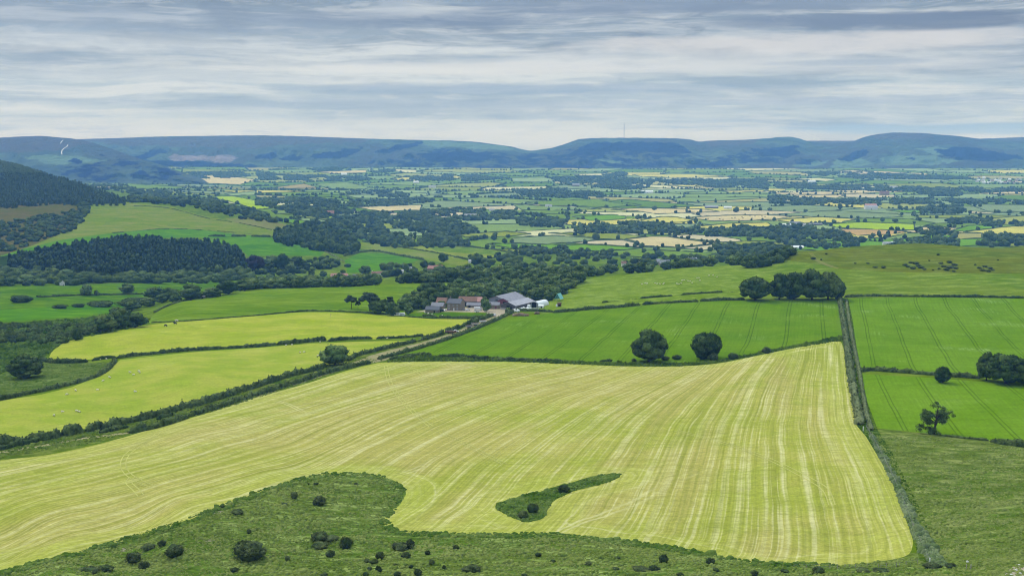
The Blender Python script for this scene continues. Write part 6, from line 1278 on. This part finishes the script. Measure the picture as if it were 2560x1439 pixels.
building('field_shelter', 'small grey shelter at the crest of the convex pasture', 506, 746, 5, 4, 2.0, 2.6, 8, 'steel', 'fibre2', 'x', (), ((0, 1.6, 1.6),), cat='shed')
for px, row, w, eave, rg_, rz, wall, roof, lb in ((1372, 517, 26, 5, 9, 5, 'white', 'fibre2', 'white farm shed among green fields on the plain'), (2179, 524, 46, 10, 15, 0, 'white', 'fibre2', 'big white barn with pale roof on the plain'), (2178, 518, 44, 8, 13, 0, 'stone', 'pink', 'long reddish roofed building behind the big white barn'), (1966, 567, 30, 6, 10, 8, 'white', 'poly', 'left white roofed shed of the plain farm'), (1988, 564, 34, 7, 12, -6, 'board', 'fibre', 'dark roofed tall shed of the plain farm'), (2004, 566, 28, 5, 9, 8, 'white', 'fibre2', 'right pale shed of the plain farm'), (2040, 563, 40, 4, 6, 4, 'board', 'fibre', 'long low grey shed right of the plain farm'),
    (2220, 613, 22, 5, 8, -6, 'white', 'fibre2', 'left pale shed of the row behind the right hill'), (2240, 613, 20, 5, 8.5, 5, 'white', 'poly', 'white gabled shed in the row behind the right hill'), (2262, 614, 22, 4, 8, 0, 'white', 'poly', 'bright white shed in the row behind the right hill'), (2288, 614, 38, 4, 7, 2, 'white', 'pale' if 'pale' in B else 'fibre2', 'long pale shed at the right of the row behind the right hill'), (1990, 622, 38, 4, 7, 6, 'white', 'poly', 'white long shed beside the copse at the right hill'), (826, 538, 22, 7, 14, 5, 'stone', 'redb', 'red farmhouse among woods on the plain'), (1176, 543, 40, 6, 11, 0, 'white', 'fibre2', 'pale country house among woods on the plain'), (1230, 528, 20, 5, 9, 0, 'white', 'fibre2', 'white shed near the plain woods'),
    (1440, 466, 40, 9, 17, 0, 'stone', 'fibre2', 'grey roofed farm far out on the plain'), (1618, 483, 60, 8, 14, 0, 'white', 'poly', 'white glasshouse far out on the plain'), (1780, 521, 50, 6, 10, 0, 'board', 'fibre2', 'grey farm sheds in the middle of the plain'), (1820, 522, 30, 6, 10, 0, 'white', 'poly', 'white shed beside the grey plain sheds'), (2030, 458, 44, 10, 18, 0, 'white', 'poly', 'tiny white farm far away below the hill'), (2235, 472, 40, 9, 16, 0, 'white', 'fibre2', 'white farm shed far away on the plain'), (2212, 488, 44, 8, 20, 0, 'stone', 'red', 'reddish roofed farm far away on the plain'), (860, 402 + 36, 40, 9, 16, 0, 'white', 'poly', 'white farm below the long escarpment'), (1080, 470, 40, 8, 14, 0, 'white', 'fibre2', 'pale farm near the oblong wood'), (1040, 458, 34, 8, 14, 0, 'white', 'poly', 'tiny white farm on the far plain left'), (1600 + 5, 412, 50, 12, 20, 0, 'white', 'fibre2', 'pale house below the flat topped hill')):
    building('farm_shed' if 'house' not in lb else 'country_house', lb, px, row, w, max(10, w * .4), eave, rg_, rz, wall, roof, 'x', (), ((0, 3, min(3, eave - 1)),), (), 'building', None, 1900)
_rv = random.Random(21)
for i in range(26):   # small town at the far right
    px, row = 2440 + _rv.random() * 110, 444 + _rv.random() * 16
    building('town_house', 'tiny pale house in the far town under the right hill', px, row, 18, 12, 7, 13, _rv.uniform(-30, 30), 'white', _rv.choice(('fibre2', 'poly', 'red')), 'x', (), (), (), 'house', 'houses of the far town', 1900)
# ================================================================== vehicles and farm clutter
def wheels(o, xs, y, r, wd=.22):
    for x in xs:
        for s in (-1, 1):
            mb = MB(); tube(mb, [(x, s * y - wd / 2, r), (x, s * y + wd / 2, r)], [r, r], 14)
            for e in (-wd / 2, wd / 2):
                c = [(x, s * y + e, r)] + [(x + r * math.cos(a), s * y + e, r + r * math.sin(a)) for a in np.arange(14) * 2 * math.pi / 14]; mb.add(c, [[0, 1 + j, 1 + (j + 1) % 14] for j in range(14)], .5)
            part('wheel', o, mb, B['tyre'])
def vehicle(name, label, px, row, rz, kind, paint, cat):
    p, d = at(px, row); o = bpy.data.objects.new(name, None); COL.objects.link(o); o.location = p; o.rotation_euler = (0, 0, math.radians(rz)); tag(o, label, cat)
    mb, gl = MB(), MB()
    if kind == 'car':
        prism(mb, [(-2.1, .35), (2.1, .35), (2.15, .8), (1.2, .95), (.5, 1.42), (-1.2, 1.46), (-1.9, 1.0), (-2.15, .9)], -.85, .85, 'y'); prism(gl, [(1.05, .98), (.48, 1.38), (-1.15, 1.41), (-1.7, 1.02)], -.87, .87, 'y'); wheels(o, (-1.3, 1.3), .8, .33)
    elif kind == 'lorry':
        box(mb, -3.2, 1.6, -1.2, 1.2, .9, 3.3); prism(mb, [(1.7, .6), (3.3, .6), (3.3, 1.6), (3.0, 2.6), (1.7, 2.7)], -1.1, 1.1, 'y'); prism(gl, [(2.0, 1.6), (3.32, 1.6), (3.05, 2.4), (2.0, 2.4)], -1.12, 1.12, 'y'); wheels(o, (-2.2, 2.5), 1.0, .48)
    elif kind == 'caravan':
        prism(mb, [(-2.6, .6), (2.4, .6), (2.7, 1.5), (2.3, 2.5), (-2.3, 2.6), (-2.7, 1.6)], -1.1, 1.1, 'y'); box(gl, -1.6, 1.4, -1.12, 1.12, 1.5, 2.0); wheels(o, (0,), 1.0, .34)
    elif kind == 'trailer':
        box(mb, -2.6, 2.6, -1.1, 1.1, .9, 1.9); box(mb, 2.6, 4.0, -.08, .08, .8, .95); box(gl, -2.5, 2.5, -1.0, 1.0, 1.9, 2.0); wheels(o, (-.7, .7), 1.05, .42)
    elif kind == 'pickup':
        prism(mb, [(-2.6, .5), (2.6, .5), (2.6, 1.0), (1.5, 1.15), (.8, 1.8), (-.6, 1.8), (-.7, 1.15), (-2.6, 1.15)], -.9, .9, 'y'); prism(gl, [(1.35, 1.2), (.75, 1.72), (-.5, 1.72), (-.55, 1.2)], -.92, .92, 'y'); wheels(o, (-1.6, 1.7), .85, .4)
    part('body', o, mb, B[paint]); part('windows' if kind != 'trailer' else 'load', o, gl, B['glass' if kind != 'trailer' else 'rust'])
vehicle('parked_car', 'silver car parked left in the farmyard', 1156, 775, 12, 'car', 'silver', 'car'); vehicle('parked_car', 'white car parked right of the silver one', 1170, 776, 22, 'car', 'wpaint', 'car')
vehicle('lorry', 'white box lorry parked in the farmyard', 1195, 776, 8, 'lorry', 'wpaint', 'lorry'); vehicle('pickup', 'white pickup standing on the farm entrance', 1236, 789, 80, 'pickup', 'wpaint', 'pickup'); vehicle('trailer', 'low white trailer beside the lorry', 1193, 781, 5, 'trailer', 'wpaint', 'trailer')
vehicle('horsebox', 'dark opened horse box beside the stone shed', 1102, 780, 5, 'caravan', 'black', 'trailer'); vehicle('parked_car', 'small white car beside the horse box', 1112, 777, 60, 'car', 'wpaint', 'car')
vehicle('caravan', 'white caravan by the hedge below the pines', 993, 789, 4, 'caravan', 'wpaint', 'caravan'); vehicle('caravan', 'second white caravan by the paddock corner', 1005, 789, 10, 'caravan', 'wpaint', 'caravan')
vehicle('trailer', 'long white trailer along the farm track', 1207, 806, 38, 'trailer', 'wpaint', 'trailer'); vehicle('trailer', 'pale trailer lower on the farm track', 1188, 813, 20, 'trailer', 'conc', 'trailer'); vehicle('trailer', 'weathered trailer among weeds on the track verge', 1173, 819, 20, 'trailer', 'steel', 'trailer')
vehicle('pickup', 'white pickup by the machinery on the track', 1138, 830, 10, 'pickup', 'wpaint', 'pickup'); vehicle('trailer', 'dark rusty farm trailer on the track', 1123, 833, 20, 'trailer', 'rust', 'trailer'); vehicle('trailer', 'small dark trailer beside the white pickup', 1131, 834, 30, 'trailer', 'rust', 'trailer')
_b = MB(); V_, F_ = ico(2); V_ = V_.copy(); V_[:, 0] *= .62; V_[:, 1:] = np.sign(V_[:, 1:]) * np.abs(V_[:, 1:]) ** .85 * .64; _b.add(V_ + [0, 0, .6], F_); BALE = _b.me('wrapped_bale', [B['poly']])
for i, (px, row) in enumerate([(1286, 776), (1290, 775), (1294, 777), (1288, 779), (1293, 780), (1297, 779), (1301, 774), (1304, 773), (1307, 774), (1311, 773), (1314, 774), (1318, 773), (1322, 774), (1326, 773), (1309, 771), (1319, 771)]):
    p, d = at(px, row); tag(link('wrapped_bale', BALE, None, p, rr.uniform(0, 3), (1.5, 1.5, 1.4)), 'white wrapped silage bale in the heap before the tunnel shed', 'bale', 'white silage bales by the tunnel shed')
def clamp():
    p, d = at(1337, 777); o = bpy.data.objects.new('silage_clamp', None); COL.objects.link(o); o.location = p; o.rotation_euler = (0, 0, math.radians(-6)); tag(o, 'black covered silage clamp topped with white bags', 'clamp')
    mb = MB(); prism(mb, [(-3.4, -.6), (3.4, -.6), (3.0, 1.8), (-3.0, 1.8)], 0, 4, 'y'); part('cover', o, mb, B['black'])
    for i in range(6): mb = MB(); blob(mb, (-2.6 + i * 1.05, .6, 1.95), (.55, .5, .38), i, .15, 2, 1); part('bag', o, mb, B['poly'])
clamp()
def heap(px0, px1, row, h, label, m, nm):
    a, d = at((px0 + px1) / 2, row); w = (px1 - px0) * d / F; mb = MB()
    for i in range(9): u = (i - 4) / 4.5; blob(mb, (u * w * .46, rr.uniform(-.8, .8), h * .15), (w * .12, 2.4, h * (1 - .5 * u * u)), i * 2.2, .3, 2.2, 2, rr.random())
    tag(link(nm, mb.me(nm, [B[m]]), None, a, -.12), label, 'heap')
heap(1281, 1322, 789, 2.2, 'long brown soil heap along the barley edge', 'soil', 'soil_heap'); heap(1336, 1350, 784, 1.8, 'small pale timber heap at the end of the soil heap', 'bale', 'timber_heap')
def pole(px, row, h, label, nm='power_pole'):
    p, d = at(px, row); o = bpy.data.objects.new(nm, None); COL.objects.link(o); o.location = p; tag(o, label, 'pole')
    mb = MB(); tube(mb, [(0, 0, -.5), (0, 0, h)], [.16, .11], 6); part('post', o, mb, B['wood']); mb = MB(); box(mb, -.9, .9, -.06, .06, h - .6, h - .45); part('crossbar', o, mb, B['wood'])
pole(1360.5, 741, 8.5, 'wooden power pole behind the tunnel shed'); pole(447, 755, 7, 'wooden power pole by the convex pasture trees'); pole(827, 792, 2.8, 'lone post standing in the upper meadow')
# ================================================================== transmitter mast
def mast():
    b = Vector(unproj(1560, 347, 10450.0)); o = bpy.data.objects.new('radio_mast', None); COL.objects.link(o); o.location = b; tag(o, 'tall thin radio mast on the flat topped hill', 'mast')
    Hm = 39 * 10450 / F; mb = MB(); r = 2.4
    for a in (0, 2.094, 4.188): tube(mb, [(r * math.cos(a), r * math.sin(a), -6), (r * math.cos(a), r * math.sin(a), Hm * .97)], [.8, .7], 5)
    for i in range(40):
        z = i * Hm * .97 / 40
        for a in (0, 2.094, 4.188): tube(mb, [(r * math.cos(a), r * math.sin(a), z), (r * math.cos(a + 2.094), r * math.sin(a + 2.094), z + Hm / 41)], [.4, .4], 4)
    part('lattice', o, mb, B['steel']); mb = MB(); tube(mb, [(0, 0, Hm * .96), (0, 0, Hm)], [1.2, .4], 6); part('antenna', o, mb, B['steel'])
    for a in (.5, 2.6, 4.7): mb = MB(); tube(mb, [(1.8 * math.cos(a), 1.8 * math.sin(a), Hm * .75), (60 * math.cos(a), 60 * math.sin(a), -8)], [.03, .03], 4); part('guy_wire', o, mb, B['steel'])
mast()
# ================================================================== animals
def skin(name, pts, edges, rad, m, mats2=None):
    me = bpy.data.meshes.new(name); me.from_pydata(pts, edges, []); o = bpy.data.objects.new(name, me); COL.objects.link(o)
    md = o.modifiers.new('s', 'SKIN'); sv = me.skin_vertices[0].data
    for i, r in enumerate(rad): sv[i].radius = (r, r) if np.isscalar(r) else r
    sv[0].use_root = True; o.modifiers.new('u', 'SUBSURF').levels = 1
    dg = bpy.context.evaluated_depsgraph_get(); me2 = bpy.data.meshes.new_from_object(o.evaluated_get(dg)); bpy.data.objects.remove(o); bpy.data.meshes.remove(me)
    me2.name = name; me2.materials.clear(); me2.materials.append(m); me2.materials.append(B['face'])
    me2.polygons.foreach_set('use_smooth', np.ones(len(me2.polygons), bool))
    for f in me2.polygons:
        c = f.center
        f.material_index = 1 if (c.x > .62 or c.z < .22) and mats2 is None else 0
    return me2
QUAD = lambda gr: ([(-.42, 0, .62), (0, 0, .64), (.36, 0, .66), (.55, 0, .80 - gr), (.78, 0, .80 - gr * 2.2), (-.44, .13, .36), (-.40, .14, .02), (-.44, -.13, .36), (-.42, -.14, .02), (.34, .13, .34), (.34, .14, .02), (.34, -.13, .34), (.38, -.14, .02), (-.56, 0, .55)],
    [(0, 1), (1, 2), (2, 3), (3, 4), (0, 5), (5, 6), (0, 7), (7, 8), (2, 9), (9, 10), (2, 11), (11, 12), (0, 13)], [.24, .29, .24, .12, .08, .09, .05, .09, .05, .08, .05, .08, .05, .06])
SHEEP = [skin('sheep', *QUAD(g), B['wool']) for g in (0, .28)]; COW = [skin('cow', *QUAD(g), B[c], 1) for g, c in ((.0, 'cow'), (.26, 'cow'), (.1, 'cowl'))]
def animal(px, row, me, L_, label, cat, grp):
    p, d = at(px, row); o = link(cat, me, None, p, rr.choice((0, 3.14)) + rr.uniform(-.7, .7), (L_, L_, L_)); tag(o, label, cat, grp)
for z in ((1300, 125), (1337, 147), (1395, 125), (1030, 210), (1098, 175), (975, 300), (757, 305), (668, 345), (1353, 318), (627, 520), (540, 557), (765, 510), (790, 518), (1390, 112)):
    animal(z[0] / 4, 900 + z[1] / 4 + 1, rr.choice(SHEEP), 1.25, 'white sheep spread over the lower bright meadow', 'sheep', 'sheep in the lower bright meadow')
for px, row in ((750, 882), (760, 881), (795, 890), (812, 848), (250, 899), (266, 898), (312, 893), (342, 890), (430, 880), (460, 878), (472, 876), (715, 864), (730, 863), (800, 856), (968, 847)):
    animal(px, row, rr.choice(SHEEP), 1.2, 'sheep resting close to the hedge between the bright meadows', 'sheep', 'sheep along the meadow hedge')
for z in ((1300, 440), (1330, 432), (1350, 435), (1430, 432), (1450, 437), (1480, 440), (1510, 440), (1520, 430), (1650, 437), (1670, 440), (1700, 405), (1720, 400), (1760, 410), (1780, 412), (1800, 428), (1850, 380), (1870, 378), (1880, 405), (1970, 355), (2010, 350), (2050, 370), (1690, 430)):
    animal(1280 + z[0] / 4, 600 + z[1] / 4 + 1, rr.choice(SHEEP), 1.35, 'white sheep grazing on the crested sheep pasture', 'sheep', 'sheep on the crested pasture')
for px, row in ((1062, 783), (1070, 785), (1080, 786), (1105, 789), (1071, 784)): animal(px, row, rr.choice(SHEEP), 1.2, 'sheep in the paddock below the farm', 'sheep', 'sheep in the farm paddock')
animal(414, 816, COW[1], 2.2, 'dark cow grazing at the crest of the upper meadow', 'cow', None); animal(438, 811, COW[0], 2.2, 'dark cow beside the pale cow at the crest', 'cow', None); animal(442, 804, COW[2], 2.2, 'pale cow at the crest of the upper meadow', 'cow', None)
_b = MB(); tube(_b, [(-.6, 0, .62), (.6, 0, .62)], [.62, .62], 14); 
for e in (-.6, .6): _b.add([(e, 0, .62)] + [(e, .62 * math.cos(a), .62 + .62 * math.sin(a)) for a in np.arange(14) * 2 * math.pi / 14], [[0, 1 + j, 1 + (j + 1) % 14] for j in range(14)], .5)
RB = _b.me('round_bale', [B['bale']], False)
for z in ((1940, 962), (2050, 965), (2080, 995), (1960, 990), (2110, 1000), (2200, 985), (2230, 980), (2270, 1000), (2300, 970), (2310, 985), (2380, 960), (2400, 985), (2430, 965), (2500, 965), (2530, 970)):
    p, d = at(1280 + z[0] / 4, 300 + z[1] / 4, 1900); tag(link('round_bale', RB, None, p, rr.uniform(0, 3), (2.6, 2.6, 2.6)), 'dark round bale lying in the pale stubble field', 'bale', 'round bales in the stubble field')
# ================================================================== fences and posts
def fence(pxl, label, gap=3.2, h=1.15, m='wood'):
    q = np.array([at(a, b)[0][:2] for a, b in densify(pxl, 12)]); Ls = np.r_[0, np.cumsum(np.hypot(*np.diff(q, axis=0).T))]; n = int(Ls[-1] / gap); t = np.linspace(0, Ls[-1], n + 1)
    x, y = np.interp(t, Ls, q[:, 0]), np.interp(t, Ls, q[:, 1]); z = ground_z(x, y); c = np.array([x[0], y[0], z[0]])
    o = bpy.data.objects.new('wire_fence', None); COL.objects.link(o); o.location = c; tag(o, label, 'fence')
    mb = MB(); tube(mb, [(0, 0, -.3), (0, 0, h * .5), (0, 0, h)], [.09, .085, .07], 6); me = mb.me('post', [B[m]], False)
    for i in range(min(n + 1, 99)): link('post', me, o, (x[i] - c[0], y[i] - c[1], z[i] - c[2]))
    for k in (.5, .95): mb = MB(); tube(mb, [(x[i] - c[0], y[i] - c[1], z[i] - c[2] + h * k) for i in range(n + 1)], [.012] * (n + 1), 3); part('wire', o, mb, B['steel'])
fence([(1985, 1421), (2100, 1420), (2230, 1417), (2300, 1408), (2324, 1404)], 'wire fence on posts along the bottom edge of the mown field', 3.0); fence([(2166, 1068), (2200, 1128), (2240, 1210), (2280, 1310), (2322, 1402)], 'wire fence on posts down the right side of the mown field', 4.0)
def gpost(px, row, h, r, label, m='post'):
    p, d = at(px, row); mb = MB(); tube(mb, [(0, 0, -.3), (0, 0, h * .5), (0, 0, h - .05), (0, 0, h)], [r, r, r * .95, r * .4], 8); tag(link('gate_post', mb.me('gate_post', [B[m]]), None, p), label, 'post')
gpost(2324, 1409, 1.7, .16, 'pale gate post at the lower fence corner'); gpost(2158, 1076, 1.9, .2, 'pale leaning post at the end of the old hedge'); gpost(2427, 1421, 1.2, .12, 'short dark post at the bottom right', 'wood'); gpost(2416, 1421, 1.2, .12, 'second short dark post at the bottom right', 'wood')
def rock(px, row, w, h, label):
    p, d = at(px, row); mb = MB(); blob(mb, (0, 0, h * .4), (w / 2, w * .4, h * .6), px * .1, .3, 1.6, 2, .5); tag(link('boulder', mb.me('boulder', [B['post']]), None, p), label, 'rock')
rock(2150, 1055, 2.0, 1.5, 'white boulder in the old hedge near its lower end'); rock(2419, 1405, .8, .5, 'small pale rock above the bottom right posts')
for i, (px, row) in enumerate(((2528, 1436), (2540, 1424), (2551, 1432), (2548, 1412), (2536, 1440))): rock(px, row, rr.uniform(.4, .8), rr.uniform(.15, .3), 'pale loose stone in the bare corner patch'); 
for o in [o for o in COL.objects if o.name.startswith('boulder') and 'loose' in o['label']]: o['group'] = 'loose stones of the bare corner'
# white track over the moor
bpy.context.view_layer.update(); HILLS = [o for o in COL.objects if o.name.startswith('hills')]
for tr in ([(158, 351), (154, 355), (151, 360)], [(169, 363), (168, 367), (160, 372), (155, 377), (154, 382), (155, 387)]):
    pts = [hill_ray(a, b, HILLS) for a, b in densify(tr, 1.0)]; pts = [p for p in pts if p is not None and p.y < 9400]
    if len(pts) > 2:
        V = []; 
        for i, p in enumerate(pts):
            wq = 2.6; V += [(p.x - wq, p.y, p.z + 3), (p.x + wq, p.y, p.z + 3)]
        me = mesh('moor_track', V, [[2 * i, 2 * i + 1, 2 * i + 3, 2 * i + 2] for i in range(len(pts) - 1)], [B['white']]); struct(link('moor_track', me), 'white stony track climbing the heather moor')
# ================================================================== sky, sun, air, camera
SUN_EL, SUN_AZ = math.radians(50), math.radians(-38)     # azimuth from the view direction, to the left
w = bpy.data.worlds.new('World'); SC.world = w; w.use_nodes = True; T = w.node_tree; T.nodes.clear()
class WT(NT):
    def __init__(s): s.t = T
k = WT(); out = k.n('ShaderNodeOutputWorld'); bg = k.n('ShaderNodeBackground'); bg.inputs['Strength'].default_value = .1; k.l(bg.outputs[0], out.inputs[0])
sky = k.n('ShaderNodeTexSky', sky_type='NISHITA', sun_disc=False, sun_elevation=SUN_EL, sun_rotation=SUN_AZ, altitude=300)
tc = k.n('ShaderNodeTexCoord'); g = tc.outputs['Generated']; sp3 = k.n('ShaderNodeSeparateXYZ'); k.l(g, sp3.inputs[0]); X, Y, Zz = sp3.outputs
def vec(fx, fy, fz, wob=None):
    c = k.n('ShaderNodeCombineXYZ'); k.l(k.math('MULTIPLY', X, fx), c.inputs[0]); k.l(k.math('MULTIPLY', Y, fy), c.inputs[1])
    zz = k.math('MULTIPLY', Zz, fz); k.l(zz if wob is None else k.math('ADD', zz, wob), c.inputs[2]); return c.outputs[0]
az = k.math('DIVIDE', X, k.math('MAXIMUM', Y, .05))
wob = k.math('MULTIPLY', k.noise(vec(4, 4, 10), 1.0, 3), 1.0)
n_str = k.noise(vec(3.4, 3.4, 84, k.math('MULTIPLY', wob, 2.2)), 1.0, 7, .62)     # long thin streaks
n_mid = k.noise(vec(8.0, 8.0, 44, wob), 1.0, 8, .64, .3)
n_big = k.noise(vec(2.2, 2.2, 16), 1.3, 4, .55)
n_fin = k.noise(vec(24, 24, 150, wob), 1.0, 6, .66, .3)
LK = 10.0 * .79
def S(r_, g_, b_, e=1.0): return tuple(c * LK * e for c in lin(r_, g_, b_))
ramp = k.n('ShaderNodeValToRGB'); k.l(k.math('DIVIDE', Zz, .15, clamp=True), ramp.inputs[0]); el = ramp.color_ramp.elements
stops = [(0.0, (212, 216, 212)), (.09, (220, 225, 222)), (.16, (200, 212, 219)), (.26, (180, 196, 211)), (.36, (186, 202, 214)), (.46, (200, 208, 215)), (.56, (184, 195, 206)), (.66, (150, 165, 181)), (.80, (132, 148, 166)), (1.0, (134, 150, 167))]
while len(el) < len(stops): el.new(.5)
for e_, (p_, c_) in zip(el, stops): e_.position = p_; e_.color = (*lin(*c_), 1)
base = ramp.outputs[0]
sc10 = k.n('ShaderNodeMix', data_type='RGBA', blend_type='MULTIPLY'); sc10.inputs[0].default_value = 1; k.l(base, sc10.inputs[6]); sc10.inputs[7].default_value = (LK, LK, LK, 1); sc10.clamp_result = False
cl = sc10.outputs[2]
cl = k.mix(k.math('MULTIPLY', k.mapr(n_str, .49, .62), .78), cl, S(226, 231, 233))
cl = k.mix(k.math('MULTIPLY', k.mapr(n_str, .49, .37), .72), cl, S(146, 168, 190))
cl = k.mix(k.math('MULTIPLY', k.mapr(n_mid, .54, .70), .35), cl, S(190, 199, 212))
cl = k.mix(k.math('MULTIPLY', k.mapr(n_big, .50, .36), .40), cl, S(138, 155, 178))
cl = k.mix(k.math('MULTIPLY', k.mapr(n_fin, .51, .66), .34), cl, S(228, 232, 234))
cl = k.mix(k.math('MULTIPLY', k.mapr(n_fin, .49, .36), .30), cl, S(140, 160, 182))
n_top = k.noise(vec(10, 10, 46, k.math('MULTIPLY', wob, 1.4)), 1.0, 9, .64, .35); mt = k.mapr(Zz, .066, .10)
cl = k.mix(k.math('MULTIPLY', k.math('MULTIPLY', k.mapr(n_top, .50, .36), .75), mt), cl, S(116, 133, 156))
cl = k.mix(k.math('MULTIPLY', k.math('MULTIPLY', k.mapr(n_top, .52, .66), .65), mt), cl, S(186, 196, 208))
def cloud(a, e, wa, we, col, amt, soft=.9, rag=.9, ns=None):
    """a cloud of its own in the sky: centre (bearing, height) and half sizes"""
    dx = k.math('DIVIDE', k.math('SUBTRACT', az, a), wa); dz = k.math('DIVIDE', k.math('SUBTRACT', Zz, e), we)
    r = k.math('ADD', k.math('MULTIPLY', dx, dx), k.math('MULTIPLY', dz, dz))
    r = k.math('ADD', r, k.math('MULTIPLY', k.math('SUBTRACT', ns or n_mid, .5), rag * 2.6))
    m = k.math('MULTIPLY', k.mapr(r, 1.0, 1 - soft, 0, 1), k.math('GREATER_THAN', Y, 0.0))
    return k.math('MULTIPLY', m, amt), col
E = lambda row: math.sin(math.atan((719.5 - row) / F) - PITCH); A = lambda px: (px - 1280) / F * 1.005
for args in ((A(2100), E(118), .26, .012, S(230, 228, 228), .8), (A(1250), E(172), .22, .0065, S(226, 228, 230), .7), (A(2000), E(170), .24, .008, S(222, 226, 230), .55), (A(1700), E(150), .20, .010, S(224, 227, 230), .45), (A(900), E(176), .16, .004, S(230, 233, 234), .7), (A(250), E(115), .22, .010, S(190, 201, 212), .5),
             (A(2330), E(72), .15, .0085, S(104, 120, 148), .85), (A(2040), E(66), .14, .0075, S(120, 136, 162), .75), (A(1000), E(52), .16, .010, S(118, 136, 164), .75), (A(1650), E(20), .22, .010, S(134, 148, 172), .6), (A(300), E(60), .3, .014, S(148, 164, 186), .55), (A(1300), E(222), .30, .0065, S(150, 172, 200), .65), (A(950), E(262), .3, .006, S(168, 186, 208), .5), (A(2500), E(325), .28, .006, S(158, 188, 220), .75), (A(2050), E(256), .22, .004, S(164, 182, 208), .45), (A(500), E(200), .22, .006, S(206, 214, 222), .5), (A(2100), E(165), .09, .0035, S(160, 178, 200), .55), (A(600), E(312), .5, .006, S(220, 226, 224), .6), (A(1450), E(335), .25, .006, S(226, 230, 228), .6)):
    m, col = cloud(*args); cl = k.mix(m, cl, col)
# overcast sky brightens overhead; unseen zenith boosted further to keep the ground lit
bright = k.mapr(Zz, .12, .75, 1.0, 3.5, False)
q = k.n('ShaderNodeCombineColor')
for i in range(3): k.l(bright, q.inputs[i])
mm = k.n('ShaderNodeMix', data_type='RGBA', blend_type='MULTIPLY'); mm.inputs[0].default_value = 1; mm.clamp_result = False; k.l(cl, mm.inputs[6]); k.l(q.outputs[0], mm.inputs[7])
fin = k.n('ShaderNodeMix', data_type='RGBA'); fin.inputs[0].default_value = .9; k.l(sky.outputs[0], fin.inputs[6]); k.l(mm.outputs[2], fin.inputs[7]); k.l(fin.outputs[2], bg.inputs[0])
try: w.cycles.sampling_method = 'MANUAL'; w.cycles.sample_map_resolution = 512
except Exception: pass
sl = bpy.data.lights.new('sun', 'SUN'); sl.energy = 2.0; sl.angle = math.radians(10); sl.color = (1, .96, .88)
so = bpy.data.objects.new('sun', sl); COL.objects.link(so)
sd = Vector((math.sin(SUN_AZ) * math.cos(SUN_EL), math.cos(SUN_AZ) * math.cos(SUN_EL), math.sin(SUN_EL)))
so.rotation_euler = sd.to_track_quat('Z', 'Y').to_euler()
# the air between
HX = 9600.0
mb = MB(); box(mb, -HX, HX, -400, 13400, -140, 470); hz = link('haze', mb.me('haze', [], False)); hz['kind'] = 'stuff'; hz['label'] = 'thin bluish air over the whole valley'
hm = bpy.data.materials.new('haze'); hm.use_nodes = True; ht = hm.node_tree; ht.nodes.clear(); ho = ht.nodes.new('ShaderNodeOutputMaterial'); hv = ht.nodes.new('ShaderNodeVolumePrincipled')
hv.inputs['Color'].default_value = (.20, .46, 1.0, 1); hv.inputs['Density'].default_value = 7.2e-5; hv.inputs['Absorption Color'].default_value = (1, 1, 1, 1); hv.inputs['Density Attribute'].default_value = ''
ht.links.new(hv.outputs[0], ho.inputs['Volume']); hz.data.materials.append(hm); hm.cycles.homogeneous_volume = True
cam = bpy.data.cameras.new('camera'); co = bpy.data.objects.new('camera', cam); COL.objects.link(co); SC.camera = co
cam.sensor_width = 36; cam.lens = 36 * F / W; cam.clip_start = 1; cam.clip_end = 60000
co.location = (0, 0, CZ); co.rotation_euler = (math.pi / 2 - PITCH, 0, 0)
SC.view_settings.view_transform = 'Standard'; SC.view_settings.look = 'None'; SC.view_settings.exposure = 0.22; SC.view_settings.gamma = 1
cy = SC.cycles; cy.volume_bounces = 1; cy.max_bounces = 4; cy.diffuse_bounces = 2; cy.glossy_bounces = 1; cy.transmission_bounces = 1; cy.use_denoising = True; cy.filter_width = 1.1; cy.caustics_reflective = False; cy.caustics_refractive = False; cy.sample_clamp_indirect = 4
print('objects', len(COL.objects))
